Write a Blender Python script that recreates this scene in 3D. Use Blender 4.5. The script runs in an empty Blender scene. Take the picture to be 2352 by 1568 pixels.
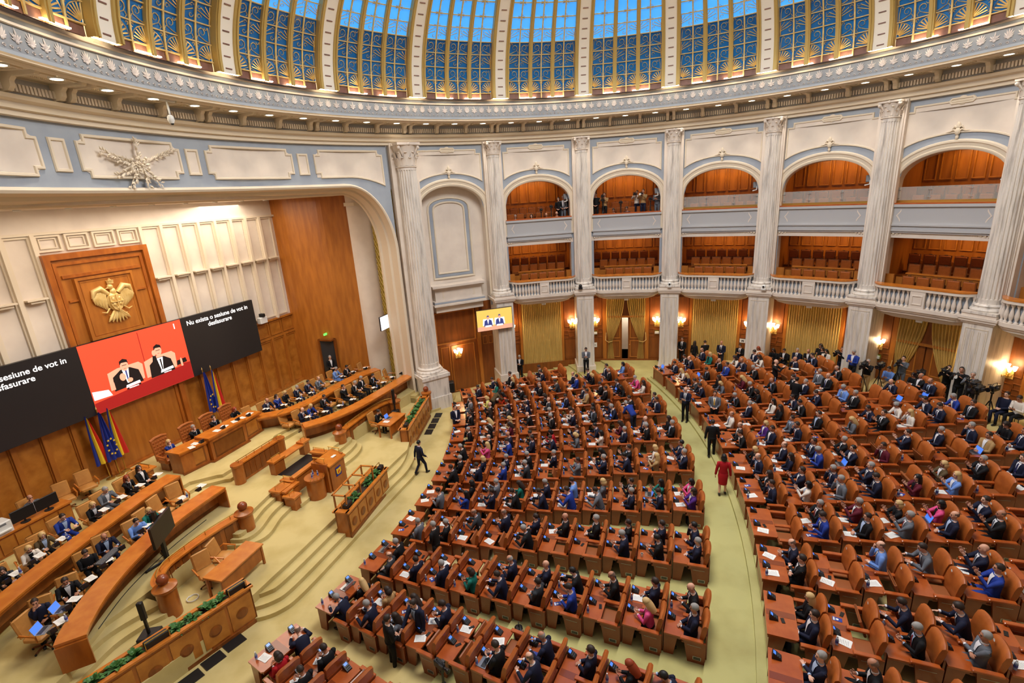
import bpy, math, random
from mathutils import Vector, Matrix
random.seed(7)
pi = math.pi
sc = bpy.context.scene
COL = sc.collection
sin, cos, rad, sqrt = math.sin, math.cos, math.radians, math.sqrt

# ---------------------------------------------------------------- camera, world, exposure, large lamps
def cam_axes(yaw, pitch, roll):
    f = Vector((cos(yaw)*cos(pitch), sin(yaw)*cos(pitch), sin(pitch)))
    r = Vector((sin(yaw), -cos(yaw), 0.0))
    u = r.cross(f)
    c, s = cos(roll), sin(roll)
    return c*r + s*u, -s*r + c*u, f
cd = bpy.data.cameras.new('camera')
cam = bpy.data.objects.new('camera', cd)
COL.objects.link(cam)
sc.camera = cam
_r, _u, _f = cam_axes(-0.00273, -0.28666, -0.06415)
CAMP = Vector((-14.1927, 3.9955, 11.1055))
cam.matrix_world = Matrix(((_r.x, _u.x, -_f.x, CAMP.x), (_r.y, _u.y, -_f.y, CAMP.y), (_r.z, _u.z, -_f.z, CAMP.z), (0, 0, 0, 1)))
cd.sensor_width = 36.0
cd.lens = 36.0*1148.05/2352.0
cd.clip_start = 0.1
cd.clip_end = 300
sc.view_settings.view_transform = 'Standard'
sc.view_settings.look = 'None'
sc.view_settings.exposure = 0.0
sc.view_settings.gamma = 1.0
sc.view_settings.use_curve_mapping = False
W = bpy.data.worlds.new('world')
sc.world = W
W.use_nodes = True
W.node_tree.nodes['Background'].inputs[0].default_value = (1.0, 0.92, 0.84, 1)
W.node_tree.nodes['Background'].inputs[1].default_value = 0.16

def S(s, t, z=0.0):
    """stage frame (s along the stage axis from the hall centre, t across it) -> world"""
    return Vector((s*0.34202 + t*0.93969, s*0.93969 - t*0.34202, z))
def P(r, deg, z=0.0):
    return Vector((r*cos(rad(deg)), r*sin(rad(deg)), z))
SEATC = Vector((8.49, 27.97, 0))
def Q(R, deg, z=0.0):
    return Vector((SEATC.x + R*cos(rad(deg)), SEATC.y + R*sin(rad(deg)), z))

def lamp(name, kind, loc, power, color, size=0.1, target=None, size_y=None, spot=None, blend=0.6):
    d = bpy.data.lights.new(name, kind)
    d.energy = power
    d.color = color
    if kind == 'AREA':
        if size_y:
            d.shape = 'RECTANGLE'; d.size = size; d.size_y = size_y
        else:
            d.shape = 'DISK'; d.size = size
    elif kind == 'SPOT':
        d.shadow_soft_size = size; d.spot_size = rad(spot or 60); d.spot_blend = blend
    else:
        d.shadow_soft_size = size
    o = bpy.data.objects.new(name, d)
    COL.objects.link(o)
    o.location = loc
    if target is not None:
        o.rotation_euler = (Vector(target) - Vector(loc)).to_track_quat('-Z', 'Y').to_euler()
    return o
WARM, AMBER, NEUT = (1.0, 0.86, 0.70), (1.0, 0.62, 0.26), (1.0, 0.94, 0.86)
lamp('dome_oculus_light', 'AREA', (0, 0, 22.6), 4300, NEUT, 9.0, (0, 0, 0))
lamp('stage_ceiling_light', 'AREA', S(18.6, 1.0, 11.45), 820, WARM, 14.0, S(18.6, 1.0, 0), 4.0)
lamp('stage_wall_washer', 'AREA', S(20.6, 1.0, 11.3), 90, WARM, 12.0, S(21.9, 1.0, 7), 0.5)

# ---------------------------------------------------------------- materials
def lin(c):
    return tuple((x/12.92 if x <= 0.04045 else ((x+0.055)/1.055)**2.4) for x in c)
def rgb(r, g, b):
    return lin((r/255.0, g/255.0, b/255.0))
def mat(name, col, rough=0.6, metal=0.0, col2=None, scale=4.0, stretch=(1, 1, 1), detail=3.0, bump=0.0, emit=0.0, ecol=None,
        trans=0.0, alpha=1.0, spec=None, coat=0.0, ramp=(0.35, 0.65), kind='noise', coords='Object'):
    m = bpy.data.materials.new(name)
    m.use_nodes = True
    nt = m.node_tree
    b = nt.nodes['Principled BSDF']
    b.inputs['Base Color'].default_value = (*col, 1)
    b.inputs['Roughness'].default_value = rough
    b.inputs['Metallic'].default_value = metal
    if spec is not None: b.inputs['Specular IOR Level'].default_value = spec
    if coat: b.inputs['Coat Weight'].default_value = coat; b.inputs['Coat Roughness'].default_value = 0.15
    if trans: b.inputs['Transmission Weight'].default_value = trans
    if alpha < 1: b.inputs['Alpha'].default_value = alpha
    if emit:
        b.inputs['Emission Color'].default_value = (*(ecol or col), 1)
        b.inputs['Emission Strength'].default_value = emit
    if col2 is not None:
        tc = nt.nodes.new('ShaderNodeTexCoord')
        mp = nt.nodes.new('ShaderNodeMapping')
        mp.inputs['Scale'].default_value = stretch
        nt.links.new(tc.outputs[coords], mp.inputs['Vector'])
        if kind == 'wave':
            n = nt.nodes.new('ShaderNodeTexWave')
            n.inputs['Scale'].default_value = scale
            n.inputs['Distortion'].default_value = 6.0
            n.inputs['Detail'].default_value = detail
            fac = n.outputs['Fac']
        else:
            n = nt.nodes.new('ShaderNodeTexNoise')
            n.inputs['Scale'].default_value = scale
            n.inputs['Detail'].default_value = detail
            fac = n.outputs['Fac']
        nt.links.new(mp.outputs[0], n.inputs['Vector'])
        r = nt.nodes.new('ShaderNodeValToRGB')
        r.color_ramp.elements[0].position, r.color_ramp.elements[1].position = ramp
        r.color_ramp.elements[0].color = (*col, 1)
        r.color_ramp.elements[1].color = (*col2, 1)
        nt.links.new(fac, r.inputs[0])
        nt.links.new(r.outputs[0], b.inputs['Base Color'])
        if bump:
            bp = nt.nodes.new('ShaderNodeBump')
            bp.inputs['Strength'].default_value = bump
            bp.inputs['Distance'].default_value = 0.02
            nt.links.new(fac, bp.inputs['Height'])
            nt.links.new(bp.outputs[0], b.inputs['Normal'])
    return m
MT = {}
def mk(key, *a, **k):
    MT[key] = mat(key, *a, **k)
mk('plaster', rgb(226, 214, 200), 0.75, col2=rgb(216, 203, 190), scale=1.2)
mk('plaster_blue', rgb(158, 166, 176), 0.75, col2=rgb(150, 158, 170), scale=1.5)
mk('plaster_cream', rgb(220, 206, 184), 0.65)
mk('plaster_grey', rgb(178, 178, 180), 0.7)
mk('frieze_ground', rgb(134, 139, 146), 0.75)
mk('frieze_leaf', rgb(196, 188, 186), 0.7)
mk('marble', rgb(226, 218, 208), 0.35, col2=rgb(176, 168, 160), scale=2.2, stretch=(3, 3, 0.35), detail=6, ramp=(0.48, 0.72))
mk('dome_white', rgb(236, 226, 208), 0.6)
mk('gold', rgb(222, 186, 112), 0.42, 0.35, col2=rgb(236, 208, 140), scale=6)
mk('gold_rib', rgb(198, 168, 98), 0.45, 0.35)
mk('brass', rgb(196, 160, 84), 0.3, 0.85)
mk('glass_deep', rgb(16, 62, 104), 0.12, col2=rgb(30, 104, 160), scale=0.9, emit=0.16, ecol=rgb(22, 96, 168), detail=4)
mk('glass_sky', rgb(40, 120, 205), 0.15, col2=rgb(96, 178, 235), scale=0.5, emit=1.15, ecol=rgb(64, 146, 222), detail=2)
mk('dome_brown', rgb(112, 76, 62), 0.35, col2=rgb(134, 94, 78), scale=3)
mk('lamp_glow', (1, 1, 1), 0.5, emit=16.0, ecol=(1.0, 0.86, 0.62))
mk('shade_glow', (1, 1, 1), 0.5, emit=9.0, ecol=(1.0, 0.82, 0.50))
mk('cove_glow', (1, 1, 1), 0.5, emit=30.0, ecol=(1.0, 0.84, 0.60))
mk('exit_glow', rgb(40, 200, 60), 0.5, emit=2.5, ecol=rgb(90, 240, 80))
mk('wood_wall', rgb(182, 112, 40), 0.38, col2=rgb(160, 94, 32), scale=1.6, stretch=(3, 3, 0.5), detail=5, coat=0.15)
mk('wood_dark', rgb(140, 76, 24), 0.4, col2=rgb(118, 62, 18), scale=2.0, stretch=(3, 3, 0.4), detail=5, coat=0.15)
mk('wood_stage', rgb(176, 100, 34), 0.3, col2=rgb(150, 80, 24), scale=2.4, stretch=(2, 2, 0.6), detail=5, coat=0.3)
mk('wood_top', rgb(205, 124, 44), 0.25, col2=rgb(188, 106, 34), scale=3.0, stretch=(1, 1, 1), detail=4, coat=0.4)
mk('wood_burl', rgb(190, 122, 46), 0.35, col2=rgb(162, 96, 30), scale=2.5, detail=8, coat=0.2)
mk('wood_desk', rgb(138, 66, 28), 0.32, col2=rgb(128, 54, 18), scale=3.0, stretch=(1.5, 1.5, 0.8), detail=5, coat=0.25)
mk('wood_desk_lit', rgb(178, 88, 36), 0.25, col2=rgb(160, 74, 28), scale=3.0, detail=4, coat=0.35)  # lighter copy of the desk wood, light on upper faces put into the colour
mk('wood_inlay', rgb(126, 56, 24), 0.25, coat=0.35)
mk('leather', rgb(178, 96, 38), 0.42, col2=rgb(160, 82, 30), scale=5.0, bump=0.05)
mk('leather_dark', rgb(132, 62, 26), 0.45)
mk('leather_seat', rgb(150, 86, 46), 0.35)
mk('leather_tan', rgb(196, 138, 70), 0.45, col2=rgb(182, 124, 60), scale=5.0)
mk('leather_tuft', rgb(170, 96, 40), 0.4)
mk('carpet', rgb(204, 186, 128), 0.95, col2=rgb(184, 164, 104), scale=1.1, detail=8, ramp=(0.42, 0.75), spec=0.1)
mk('carpet_aisle', rgb(184, 178, 118), 0.95, col2=rgb(164, 154, 98), scale=1.0, detail=8, ramp=(0.45, 0.8), spec=0.1)
mk('curtain', rgb(206, 172, 96), 0.7, col2=rgb(190, 154, 80), scale=8.0, stretch=(1, 1, 0.1))
mk('fabric_olive', rgb(176, 156, 52), 0.8, col2=rgb(150, 130, 38), scale=6.0)
mk('black', rgb(22, 22, 24), 0.45)
mk('black_gloss', rgb(20, 21, 24), 0.2)
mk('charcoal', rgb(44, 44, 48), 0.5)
mk('grey_plastic', rgb(120, 122, 126), 0.5)
mk('white_plastic', rgb(226, 226, 222), 0.5)
mk('paper', rgb(238, 236, 230), 0.8)
mk('steel', rgb(180, 182, 186), 0.3, 0.9)
mk('green_leaf', rgb(48, 96, 44), 0.5, col2=rgb(78, 128, 58), scale=6.0)
mk('soil', rgb(60, 44, 30), 0.9)
mk('grate', rgb(52, 44, 36), 0.6, 0.3)
mk('lcd_blue', rgb(60, 110, 210), 0.3, emit=0.8, ecol=rgb(80, 130, 235))
mk('screen_black', rgb(34, 33, 35), 0.3, emit=0.03, ecol=rgb(90, 86, 90))
mk('screen_red', rgb(214, 66, 40), 0.4, emit=0.75, ecol=rgb(222, 84, 54))
mk('screen_red_dark', rgb(150, 24, 24), 0.4, emit=0.6, ecol=rgb(168, 34, 32))
mk('screen_white', rgb(240, 240, 240), 0.4, emit=0.95, ecol=rgb(242, 240, 240))
mk('screen_lit', rgb(240, 244, 250), 0.4, emit=1.6, ecol=rgb(240, 244, 252))
mk('screen_amber', rgb(222, 186, 92), 0.4, emit=0.85, ecol=rgb(222, 186, 92))
mk('screen_skin', rgb(236, 170, 140), 0.4, emit=0.7, ecol=rgb(236, 170, 140))
mk('screen_dark', rgb(30, 26, 30), 0.4, emit=0.05, ecol=rgb(60, 50, 56))
mk('screen_navy', rgb(60, 70, 130), 0.4, emit=0.5, ecol=rgb(70, 80, 150))
mk('clear_glass', rgb(235, 245, 240), 0.03, alpha=0.16, spec=0.5)
mk('bottle', rgb(170, 190, 220), 0.1, alpha=0.55)
mk('bottle_label', rgb(60, 80, 170), 0.5)
mk('flag_blue', rgb(22, 44, 140), 0.7)
mk('flag_yellow', rgb(246, 206, 40), 0.7)
mk('flag_red', rgb(206, 40, 36), 0.7)
mk('fringe', rgb(206, 166, 60), 0.7)
mk('red_cover', rgb(150, 30, 40), 0.6)
mk('blue_cover', rgb(40, 60, 150), 0.6)

# ---------------------------------------------------------------- mesh builder
class MB:
    def __init__(s, f=None):
        s.v, s.p, s.mi, s.f = [], [], [], f
    def add(s, vs, fs, m=0):
        n = len(s.v)
        if s.f: s.v += [tuple(s.f(*q)) for q in vs]
        else: s.v += [tuple(q) for q in vs]
        s.p += [tuple(i+n for i in q) for q in fs]
        s.mi += [m]*len(fs)
        return s
    def box(s, x0, x1, y0, y1, z0, z1, m=0, T=None):
        vs = [(x0, y0, z0), (x1, y0, z0), (x1, y1, z0), (x0, y1, z0), (x0, y0, z1), (x1, y0, z1), (x1, y1, z1), (x0, y1, z1)]
        if T is not None: vs = [tuple(T @ Vector(q)) for q in vs]
        return s.add(vs, [(3, 2, 1, 0), (4, 5, 6, 7), (0, 1, 5, 4), (1, 2, 6, 5), (2, 3, 7, 6), (3, 0, 4, 7)], m)
    def bbox(s, x0, x1, y0, y1, z0, z1, b=0.02, m=0, T=None):
        """box with chamfered top and side edges"""
        def ring(d, z): return [(x0+d, y0, z), (x1-d, y0, z), (x1, y0+d, z), (x1, y1-d, z), (x1-d, y1, z), (x0+d, y1, z), (x0, y1-d, z), (x0, y0+d, z)]
        def ins(z): return [(x0+2*b, y0+b, z), (x1-2*b, y0+b, z), (x1-b, y0+2*b, z), (x1-b, y1-2*b, z), (x1-2*b, y1-b, z), (x0+2*b, y1-b, z), (x0+b, y1-2*b, z), (x0+b, y0+2*b, z)]
        vs = ring(b, z0) + ring(b, z1-b) + ins(z1)
        if T is not None: vs = [tuple(T @ Vector(q)) for q in vs]
        fs = [tuple(range(7, -1, -1)), tuple(range(16, 24))]
        for k in range(2):
            for i in range(8):
                fs.append((k*8+i, k*8+(i+1) % 8, k*8+8+(i+1) % 8, k*8+8+i))
        return s.add(vs, fs, m)
    def grid(s, fn, nu, nv, cu=False, cv=False, m=0):
        U = nu if cu else nu+1; V = nv if cv else nv+1
        vs = [fn(i/nu, j/nv) for i in range(U) for j in range(V)]
        fs = [(i*V+j, ((i+1) % U)*V+j, ((i+1) % U)*V+(j+1) % V, i*V+(j+1) % V) for i in range(nu) for j in range(nv)]
        return s.add(vs, fs, m)
    def prism(s, pts, z0, z1, m=0, T=None):
        n = len(pts)
        vs = [(x, y, z0) for x, y in pts] + [(x, y, z1) for x, y in pts]
        if T is not None: vs = [tuple(T @ Vector(q)) for q in vs]
        fs = [tuple(range(n-1, -1, -1)), tuple(range(n, 2*n))] + [(i, (i+1) % n, n+(i+1) % n, n+i) for i in range(n)]
        return s.add(vs, fs, m)
    def lathe(s, prof, seg=12, c=(0, 0, 0), m=0, a0=0.0, a1=2*pi, T=None):
        full = abs(a1-a0-2*pi) < 1e-6
        U = seg if full else seg+1; V = len(prof)
        vs = [(c[0]+r*cos(a0+(a1-a0)*i/seg), c[1]+r*sin(a0+(a1-a0)*i/seg), c[2]+z) for i in range(U) for r, z in prof]
        if T is not None: vs = [tuple(T @ Vector(q)) for q in vs]
        fs = [(i*V+j, ((i+1) % U)*V+j, ((i+1) % U)*V+j+1, i*V+j+1) for i in range(seg) for j in range(V-1)]
        return s.add(vs, fs, m)
    def tube(s, pts, rads, seg=8, m=0, cap=True, flat=1.0, up=None):
        pts = [Vector(q) for q in pts]
        if not hasattr(rads, '__len__'): rads = [rads]*len(pts)
        vs, n = [], len(pts)
        prev = None
        for i, q in enumerate(pts):
            d = (pts[min(i+1, n-1)] - pts[max(i-1, 0)])
            d = d.normalized() if d.length > 1e-9 else Vector((0, 0, 1))
            ref = Vector(up) if up is not None else (prev if prev is not None else (Vector((0, 0, 1)) if abs(d.z) < 0.9 else Vector((1, 0, 0))))
            a = ref - d*ref.dot(d)
            a = a.normalized() if a.length > 1e-6 else d.orthogonal().normalized()
            prev = a
            b = d.cross(a)
            rr = rads[i]
            ra, rb = (rr if hasattr(rr, '__len__') else (rr*flat, rr))
            for k in range(seg):
                t = 2*pi*k/seg
                vs.append(q + a*(ra*cos(t)) + b*(rb*sin(t)))
        fs = [(i*seg+k, i*seg+(k+1) % seg, (i+1)*seg+(k+1) % seg, (i+1)*seg+k) for i in range(n-1) for k in range(seg)]
        if cap:
            fs += [tuple(range(seg-1, -1, -1)), tuple((n-1)*seg+k for k in range(seg))]
        return s.add([tuple(q) for q in vs], fs, m)
    def ball(s, c, r, nu=10, nv=6, m=0, T=None):
        rx, ry, rz = r if hasattr(r, '__len__') else (r, r, r)
        vs = [(c[0], c[1], c[2]-rz)]
        for j in range(1, nv):
            ph = -pi/2 + pi*j/nv
            vs += [(c[0]+rx*cos(ph)*cos(2*pi*i/nu), c[1]+ry*cos(ph)*sin(2*pi*i/nu), c[2]+rz*sin(ph)) for i in range(nu)]
        vs.append((c[0], c[1], c[2]+rz))
        if T is not None: vs = [tuple(T @ Vector(q)) for q in vs]
        L = len(vs)-1
        fs = [(0, 1+(i+1) % nu, 1+i) for i in range(nu)] + [(L, L-nu+i, L-nu+(i+1) % nu) for i in range(nu)]
        fs += [(1+j*nu+i, 1+j*nu+(i+1) % nu, 1+(j+1)*nu+(i+1) % nu, 1+(j+1)*nu+i) for j in range(nv-2) for i in range(nu)]
        return s.add(vs, fs, m)
    def sweep(s, path, prof, closed=False, m=0, up=(0, 0, 1)):
        """profile (a: sideways, b: along up) swept along a path of points"""
        path = [Vector(q) for q in path]; up = Vector(up)
        n, V = len(path), len(prof)
        vs = []
        for i, q in enumerate(path):
            d = (path[(i+1) % n]-path[i-1]) if closed else (path[min(i+1, n-1)]-path[max(i-1, 0)])
            side = d.cross(up).normalized()
            vs += [tuple(q + side*a + up*b) for a, b in prof]
        R_ = n if closed else n-1
        fs = [(i*V+j, i*V+j+1, ((i+1) % n)*V+j+1, ((i+1) % n)*V+j) for i in range(R_) for j in range(V-1)]
        return s.add(vs, fs, m)
    def mesh(s, name, mats, smooth=0):
        me = bpy.data.meshes.new(name)
        me.from_pydata(s.v, [], s.p)
        for q in (mats if isinstance(mats, (list, tuple)) else [mats]):
            me.materials.append(MT[q] if isinstance(q, str) else q)
        if any(s.mi): me.polygons.foreach_set('material_index', s.mi)
        if smooth:
            me.polygons.foreach_set('use_smooth', [True]*len(me.polygons))
            if smooth < 3: me.set_sharp_from_angle(angle=smooth)
        me.update()
        return me
    def obj(s, name, mats, parent=None, smooth=0):
        return link(name, s.mesh(name, mats, smooth), parent)
KIDS = {}
def link(name, data, parent=None, loc=None, rot=None):
    o = bpy.data.objects.new(name, data)
    COL.objects.link(o)
    if parent is not None:
        o.parent = parent
        KIDS.setdefault(parent.name, []).append(o)
    if loc is not None: o.location = loc
    if rot is not None: o.rotation_euler = rot
    return o
def tag(o, label=None, cat=None, group=None, kind=None):
    if label: o['label'] = label
    if cat: o['category'] = cat
    if group: o['group'] = group
    if kind: o['kind'] = kind
    return o
def thing(name, label, cat, loc=(0, 0, 0), rz=0.0, group=None, kind=None):
    o = link(name, None, None, loc, (0, 0, rz))
    return tag(o, label, cat, group, kind)
def dup(o, parent=None):
    c = o.copy(); COL.objects.link(c)
    if parent is not None:
        c.parent = parent
        KIDS.setdefault(parent.name, []).append(c)
    for ch in KIDS.get(o.name, ()): dup(ch, c)
    return c
def clone(proto, loc, rz, label, group=None):
    c = dup(proto); c.location = loc; c.rotation_euler = (0, 0, rz)
    c['label'] = label
    if group: c['group'] = group
    return c
def ordn(n):
    return ['first', 'second', 'third', 'fourth', 'fifth', 'sixth', 'seventh', 'eighth', 'ninth', 'tenth', 'eleventh', 'twelfth', 'thirteenth', 'fourteenth', 'fifteenth', 'sixteenth'][n]
# ================================================================ the hall
RC = 16.5
COLANG = {'A': 32.7, 'B': 15.2, 'C': -2.7, 'D': -20.6, 'E': -37.8, 'F': -54.8, 'G': -70.9, 'H': -88.0}
def bay_map(th):
    def f(u, v, z):
        a = rad(th) - u/RC
        return ((RC+v)*cos(a), (RC+v)*sin(a), z)
    return f
def ring_sector(mb, prof, a0, a1, n, m=0):
    V = len(prof)
    full = abs(a1-a0) >= 360
    vs = [P(r, a0+(a1-a0)*i/n, z) for i in range(n if full else n+1) for r, z in prof]
    N = n if full else n+1
    mb.add(vs, [(i*V+j, ((i+1) % N)*V+j, ((i+1) % N)*V+j+1, i*V+j+1) for i in range(n) for j in range(V-1)], m)
LROW = [21.98+1.014*j for j in range(10)]
LANG = [-124.83, -119.16, -114.28, -109.45, -104.69, -99.95, -95.19, -90.54, -85.95, -81.36]
RROW = [33.65+0.995*j for j in range(14)]
RANG = [-116.67, -113.52, -110.31, -107.11, -104.07, -101.0, -97.75, -94.81, -91.79, -89.0, -86.0, -83.0]
def lz(j): return -0.9 + 0.1*j
def rz_(j): return 0.25 + 0.15*j

# floor: terraces around the seating centre
fl = thing('floor', 'pale green and yellow patterned carpet terraces between the desk lines', 'floor', kind='structure')
def terrace(name, R0, R1, z0, z1, a0, a1, m, n=48, side=None):
    mb = MB()
    vs, fs = [], []
    for i in range(n+1):
        a = a0+(a1-a0)*i/n
        vs += [Q(R0, a, z0), Q(R0, a, z1), Q(R1, a, z1)]
    for i in range(n):
        fs += [(3*i, 3*i+3, 3*i+4, 3*i+1), (3*i+1, 3*i+4, 3*i+5, 3*i+2)]
    if side is not None:
        for i in (0, n):
            k = len(vs); vs.append(vs[3*i+2].copy()); vs[k].z = side; k2 = len(vs); vs.append(vs[3*i+1].copy()); vs[k2].z = side
            fs.append((3*i+1, 3*i+2, k, k2))
    mb.add(vs, fs)
    return mb.obj(name, m, fl)
terrace('front_carpet', 14.0, LROW[0]+0.06, -1.4, lz(0), -140, -58, 'carpet')
for j in range(1, 10):
    terrace('carpet_terrace', LROW[j-1]+0.06, LROW[j]+0.06, lz(j-1)-0.02, lz(j), -140, -56 + j*0.3, 'carpet_aisle' if j > 3 else 'carpet')
terrace('aisle_carpet', LROW[9]+0.06, 34.5, 0.0, 0.1, -140, -50, 'carpet_aisle')
terrace('entrance_carpet', 34.4, 47, 0.1, 0.1, -81.2, -62, 'carpet')
terrace('step_edge', 32.28, 32.5, 0.1, 0.2, -140, -81.2, 'carpet_aisle', side=0.0)
RLAST = {12: 2, 11: 4, 10: 6, 9: 6, 8: 8, 7: 8, 6: 9, 5: 9, 4: 10, 3: 10, 2: 10, 1: 10}
WALK = {12: 0.45, 11: 0.5, 10: 0.8, 9: 0.9, 8: 1.1, 7: 1.25, 6: 1.4, 5: 1.6}
for i in range(1, 13):
    a0 = -140 if i == 1 else (RANG[i-1]+RANG[i-2])/2
    a1 = -81.2 if i == 12 else (RANG[i-1]+RANG[i])/2
    for j in range(RLAST[i]+1):
        terrace('carpet_terrace', (32.5 if j == 0 else RROW[j-1]+0.06), RROW[j]+(0.06 if j < RLAST[i] else 0.3), (0.2 if j == 0 else rz_(j-1)), rz_(j), a0, a1, 'carpet_aisle' if j < 2 else 'carpet', 20 if i == 1 else 4, side=0.0)
    terrace('back_walk_carpet', RROW[RLAST[i]]+0.3, 50, 0.0, WALK.get(i, 1.75), a0, a1 + (2 if i == 12 else 0), 'carpet', 4, side=0.0)

# ------------------------------------------------------------ bays
MOLD = [(-0.05, 0.0), (-0.035, 0.035), (0.0, 0.05), (0.03, 0.035), (0.045, 0.0)]
def framed(mb, pts, w=0.05, d=0.04, v=0.45, m=0, closed=True):
    """raised moulding along a path of (u, z) points on the plane v"""
    n = len(pts)
    vs, fs = [], []
    prof = [(-w, 0), (-w*0.6, -d), (w*0.6, -d), (w, 0)]
    for i, (u, z) in enumerate(pts):
        a = pts[i-1] if (closed or i > 0) else pts[i]
        b = pts[(i+1) % n] if (closed or i < n-1) else pts[i]
        d1 = Vector((u-a[0], z-a[1])); d2 = Vector((b[0]-u, b[1]-z))
        if d1.length < 1e-6: d1 = d2
        if d2.length < 1e-6: d2 = d1
        n1 = Vector((d1.y, -d1.x)).normalized(); n2 = Vector((d2.y, -d2.x)).normalized()
        k = (n1+n2)
        k = k/max(0.3, k.length_squared)*2 if k.length > 0.05 else n1
        for o, h in prof:
            vs.append((u+k.x*o, v+h, z+k.y*o))
    R_ = n if closed else n-1
    for i in range(R_):
        for j in range(3):
            fs.append((i*4+j, ((i+1) % n)*4+j, ((i+1) % n)*4+j+1, i*4+j+1))
    mb.add(vs, fs, m)
def rect(u0, u1, z0, z1): return [(u0, z0), (u1, z0), (u1, z1), (u0, z1)]
def arch_z(u, hw=1.9, zs=10.4, h=1.33):
    t = 1-(u/hw)**2
    return zs + h*sqrt(max(0.0, t))**0.9
BAYNAME = {'BC': 'curtained bay next to the blank bay', 'CD': 'bay above the open curtained doorway', 'DE': 'bay beyond the doorway pillar', 'EF': 'bay with seated people below', 'FG': 'bay above the second curtained doorway', 'GH': 'bay at the edge of view', 'AB': 'blank bay beside the stage'}
SHORT = {'BC': 'galleries over the closed curtain near the stage', 'CD': 'galleries over the open doorway', 'DE': 'galleries over the standing group', 'EF': 'galleries over the seated onlookers', 'FG': 'galleries over the camera crews', 'GH': 'galleries at the picture edge'}
def build_bay(key, th, level=1.0):
    F = bay_map(th)
    nm = BAYNAME[key]
    blank = key == 'AB'
    U = 2.5
    wall = thing('wall_upper', 'blue grey arched wall with cream panel, ' + nm, 'wall', kind='structure')
    us = [-U] + [-1.9+3.8*i/24 for i in range(25)] + [U]
    mb = MB(F)
    vs, fs = [], []
    for u in us:
        zb = arch_z(u) if abs(u) < 1.9 else (10.4 if abs(u) == 1.9 else 10.4)
        vs += [(u, 0.45, zb), (u, 0.45, 14.0)]
    fs = [(2*i, 2*i+2, 2*i+3, 2*i+1) for i in range(len(us)-1)]
    mb.add(vs, fs)
    for sgn in (-1, 1):
        mb.add([(sgn*1.9, 0.45, 4.6), (sgn*U, 0.45, 4.6), (sgn*U, 0.45, 10.4), (sgn*1.9, 0.45, 10.4)], [(0, 1, 2, 3)])
    mb.obj('wall_face', 'plaster_blue', wall)
    # reveal of the opening
    mb = MB(F)
    path = [(-1.9, 5.0), (-1.9, 8.0), (-1.9, 9.6)] + [(-1.9*cos(pi*i/24), 10.4+1.33*abs(sin(pi*i/24))**0.9) for i in range(25)] + [(1.9, 9.6), (1.9, 8.0), (1.9, 5.0)]
    mb.add([(u, v, z) for u, z in path for v in (0.45, 1.15)], [(2*i, 2*i+2, 2*i+3, 2*i+1) for i in range(len(path)-1)])
    mb.obj('reveal', 'plaster', wall, 0.6)
    # archivolt
    mb = MB(F)
    prof = [(0.0, 0.50), (0.0, 0.40), (0.07, 0.36), (0.12, 0.36), (0.14, 0.39), (0.26, 0.37), (0.30, 0.33), (0.37, 0.33), (0.42, 0.46)]
    ap = [(-1, 0, 8.6 if not blank else 5.2)] + [(-cos(pi*i/30), abs(sin(pi*i/30))**0.9, None) for i in range(31)] + [(1, 0, 8.6 if not blank else 5.2)]
    vs = []
    for a, b, z in ap:
        for d, v in prof:
            vs.append((a*(1.9+d), v, z if z is not None else 10.4+b*(1.33+d)))
    k = len(prof)
    mb.add(vs, [(i*k+j, (i+1)*k+j, (i+1)*k+j+1, i*k+j+1) for i in range(len(ap)-1) for j in range(k-1)])
    mb.obj('archivolt', 'plaster_cream', wall, 0.6)
    # cream panel with notched corners above the arch
    def pt(u): return 13.62 if abs(u) < 1.62 else 13.40
    def pb(u): return 11.72 + 0.72*sqrt(max(0, 1-(u/2.25)**2))*1.42 - 0.32
    us = [-1.88+3.76*i/20 for i in range(21)]
    mb = MB(F)
    vs = []
    for u in us: vs += [(u, 0.43, pb(u)), (u, 0.43, 13.40)]
    mb.add(vs, [(2*i, 2*i+2, 2*i+3, 2*i+1) for i in range(20)])
    mb.add([(-1.62, 0.43, 13.40), (1.62, 0.43, 13.40), (1.62, 0.43, 13.62), (-1.62, 0.43, 13.62)], [(0, 1, 2, 3)])
    mb.obj('wall_panel', 'plaster', wall)
    out = [(u, pb(u)) for u in us] + [(1.88, 13.40), (1.62, 13.40), (1.62, 13.62), (-1.62, 13.62), (-1.62, 13.40), (-1.88, 13.40)]
    mb = MB(F); framed(mb, out, 0.045, 0.05, 0.44); mb.obj('panel_moulding', 'plaster_cream', wall, 0.8)
    mb = MB(F)
    mb.prism([(-0.36, 0.34), (0.36, 0.34), (0.36, 0.44), (-0.36, 0.44)], 13.52, 13.74)
    framed(mb, [(-0.34, 13.54), (0.34, 13.54), (0.42, 13.63), (0.34, 13.72), (-0.34, 13.72), (-0.42, 13.63)], 0.04, 0.05, 0.35)
    mb.ball((0, 0.36, 13.76), (0.12, 0.05, 0.05), 8, 4)
    mb.ball((0, 0.36, 13.50), (0.12, 0.05, 0.05), 8, 4)
    mb.obj('cartouche', 'plaster_cream', wall, 0.8)
    mb = MB(F)
    z0 = pb(0)
    mb.ball((0, 0.36, z0+0.02), (0.10, 0.07, 0.16), 8, 6); mb.ball((0, 0.36, z0+0.24), (0.07, 0.06, 0.16), 8, 6); mb.ball((0, 0.38, z0-0.20), (0.06, 0.05, 0.10), 8, 6)
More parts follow.
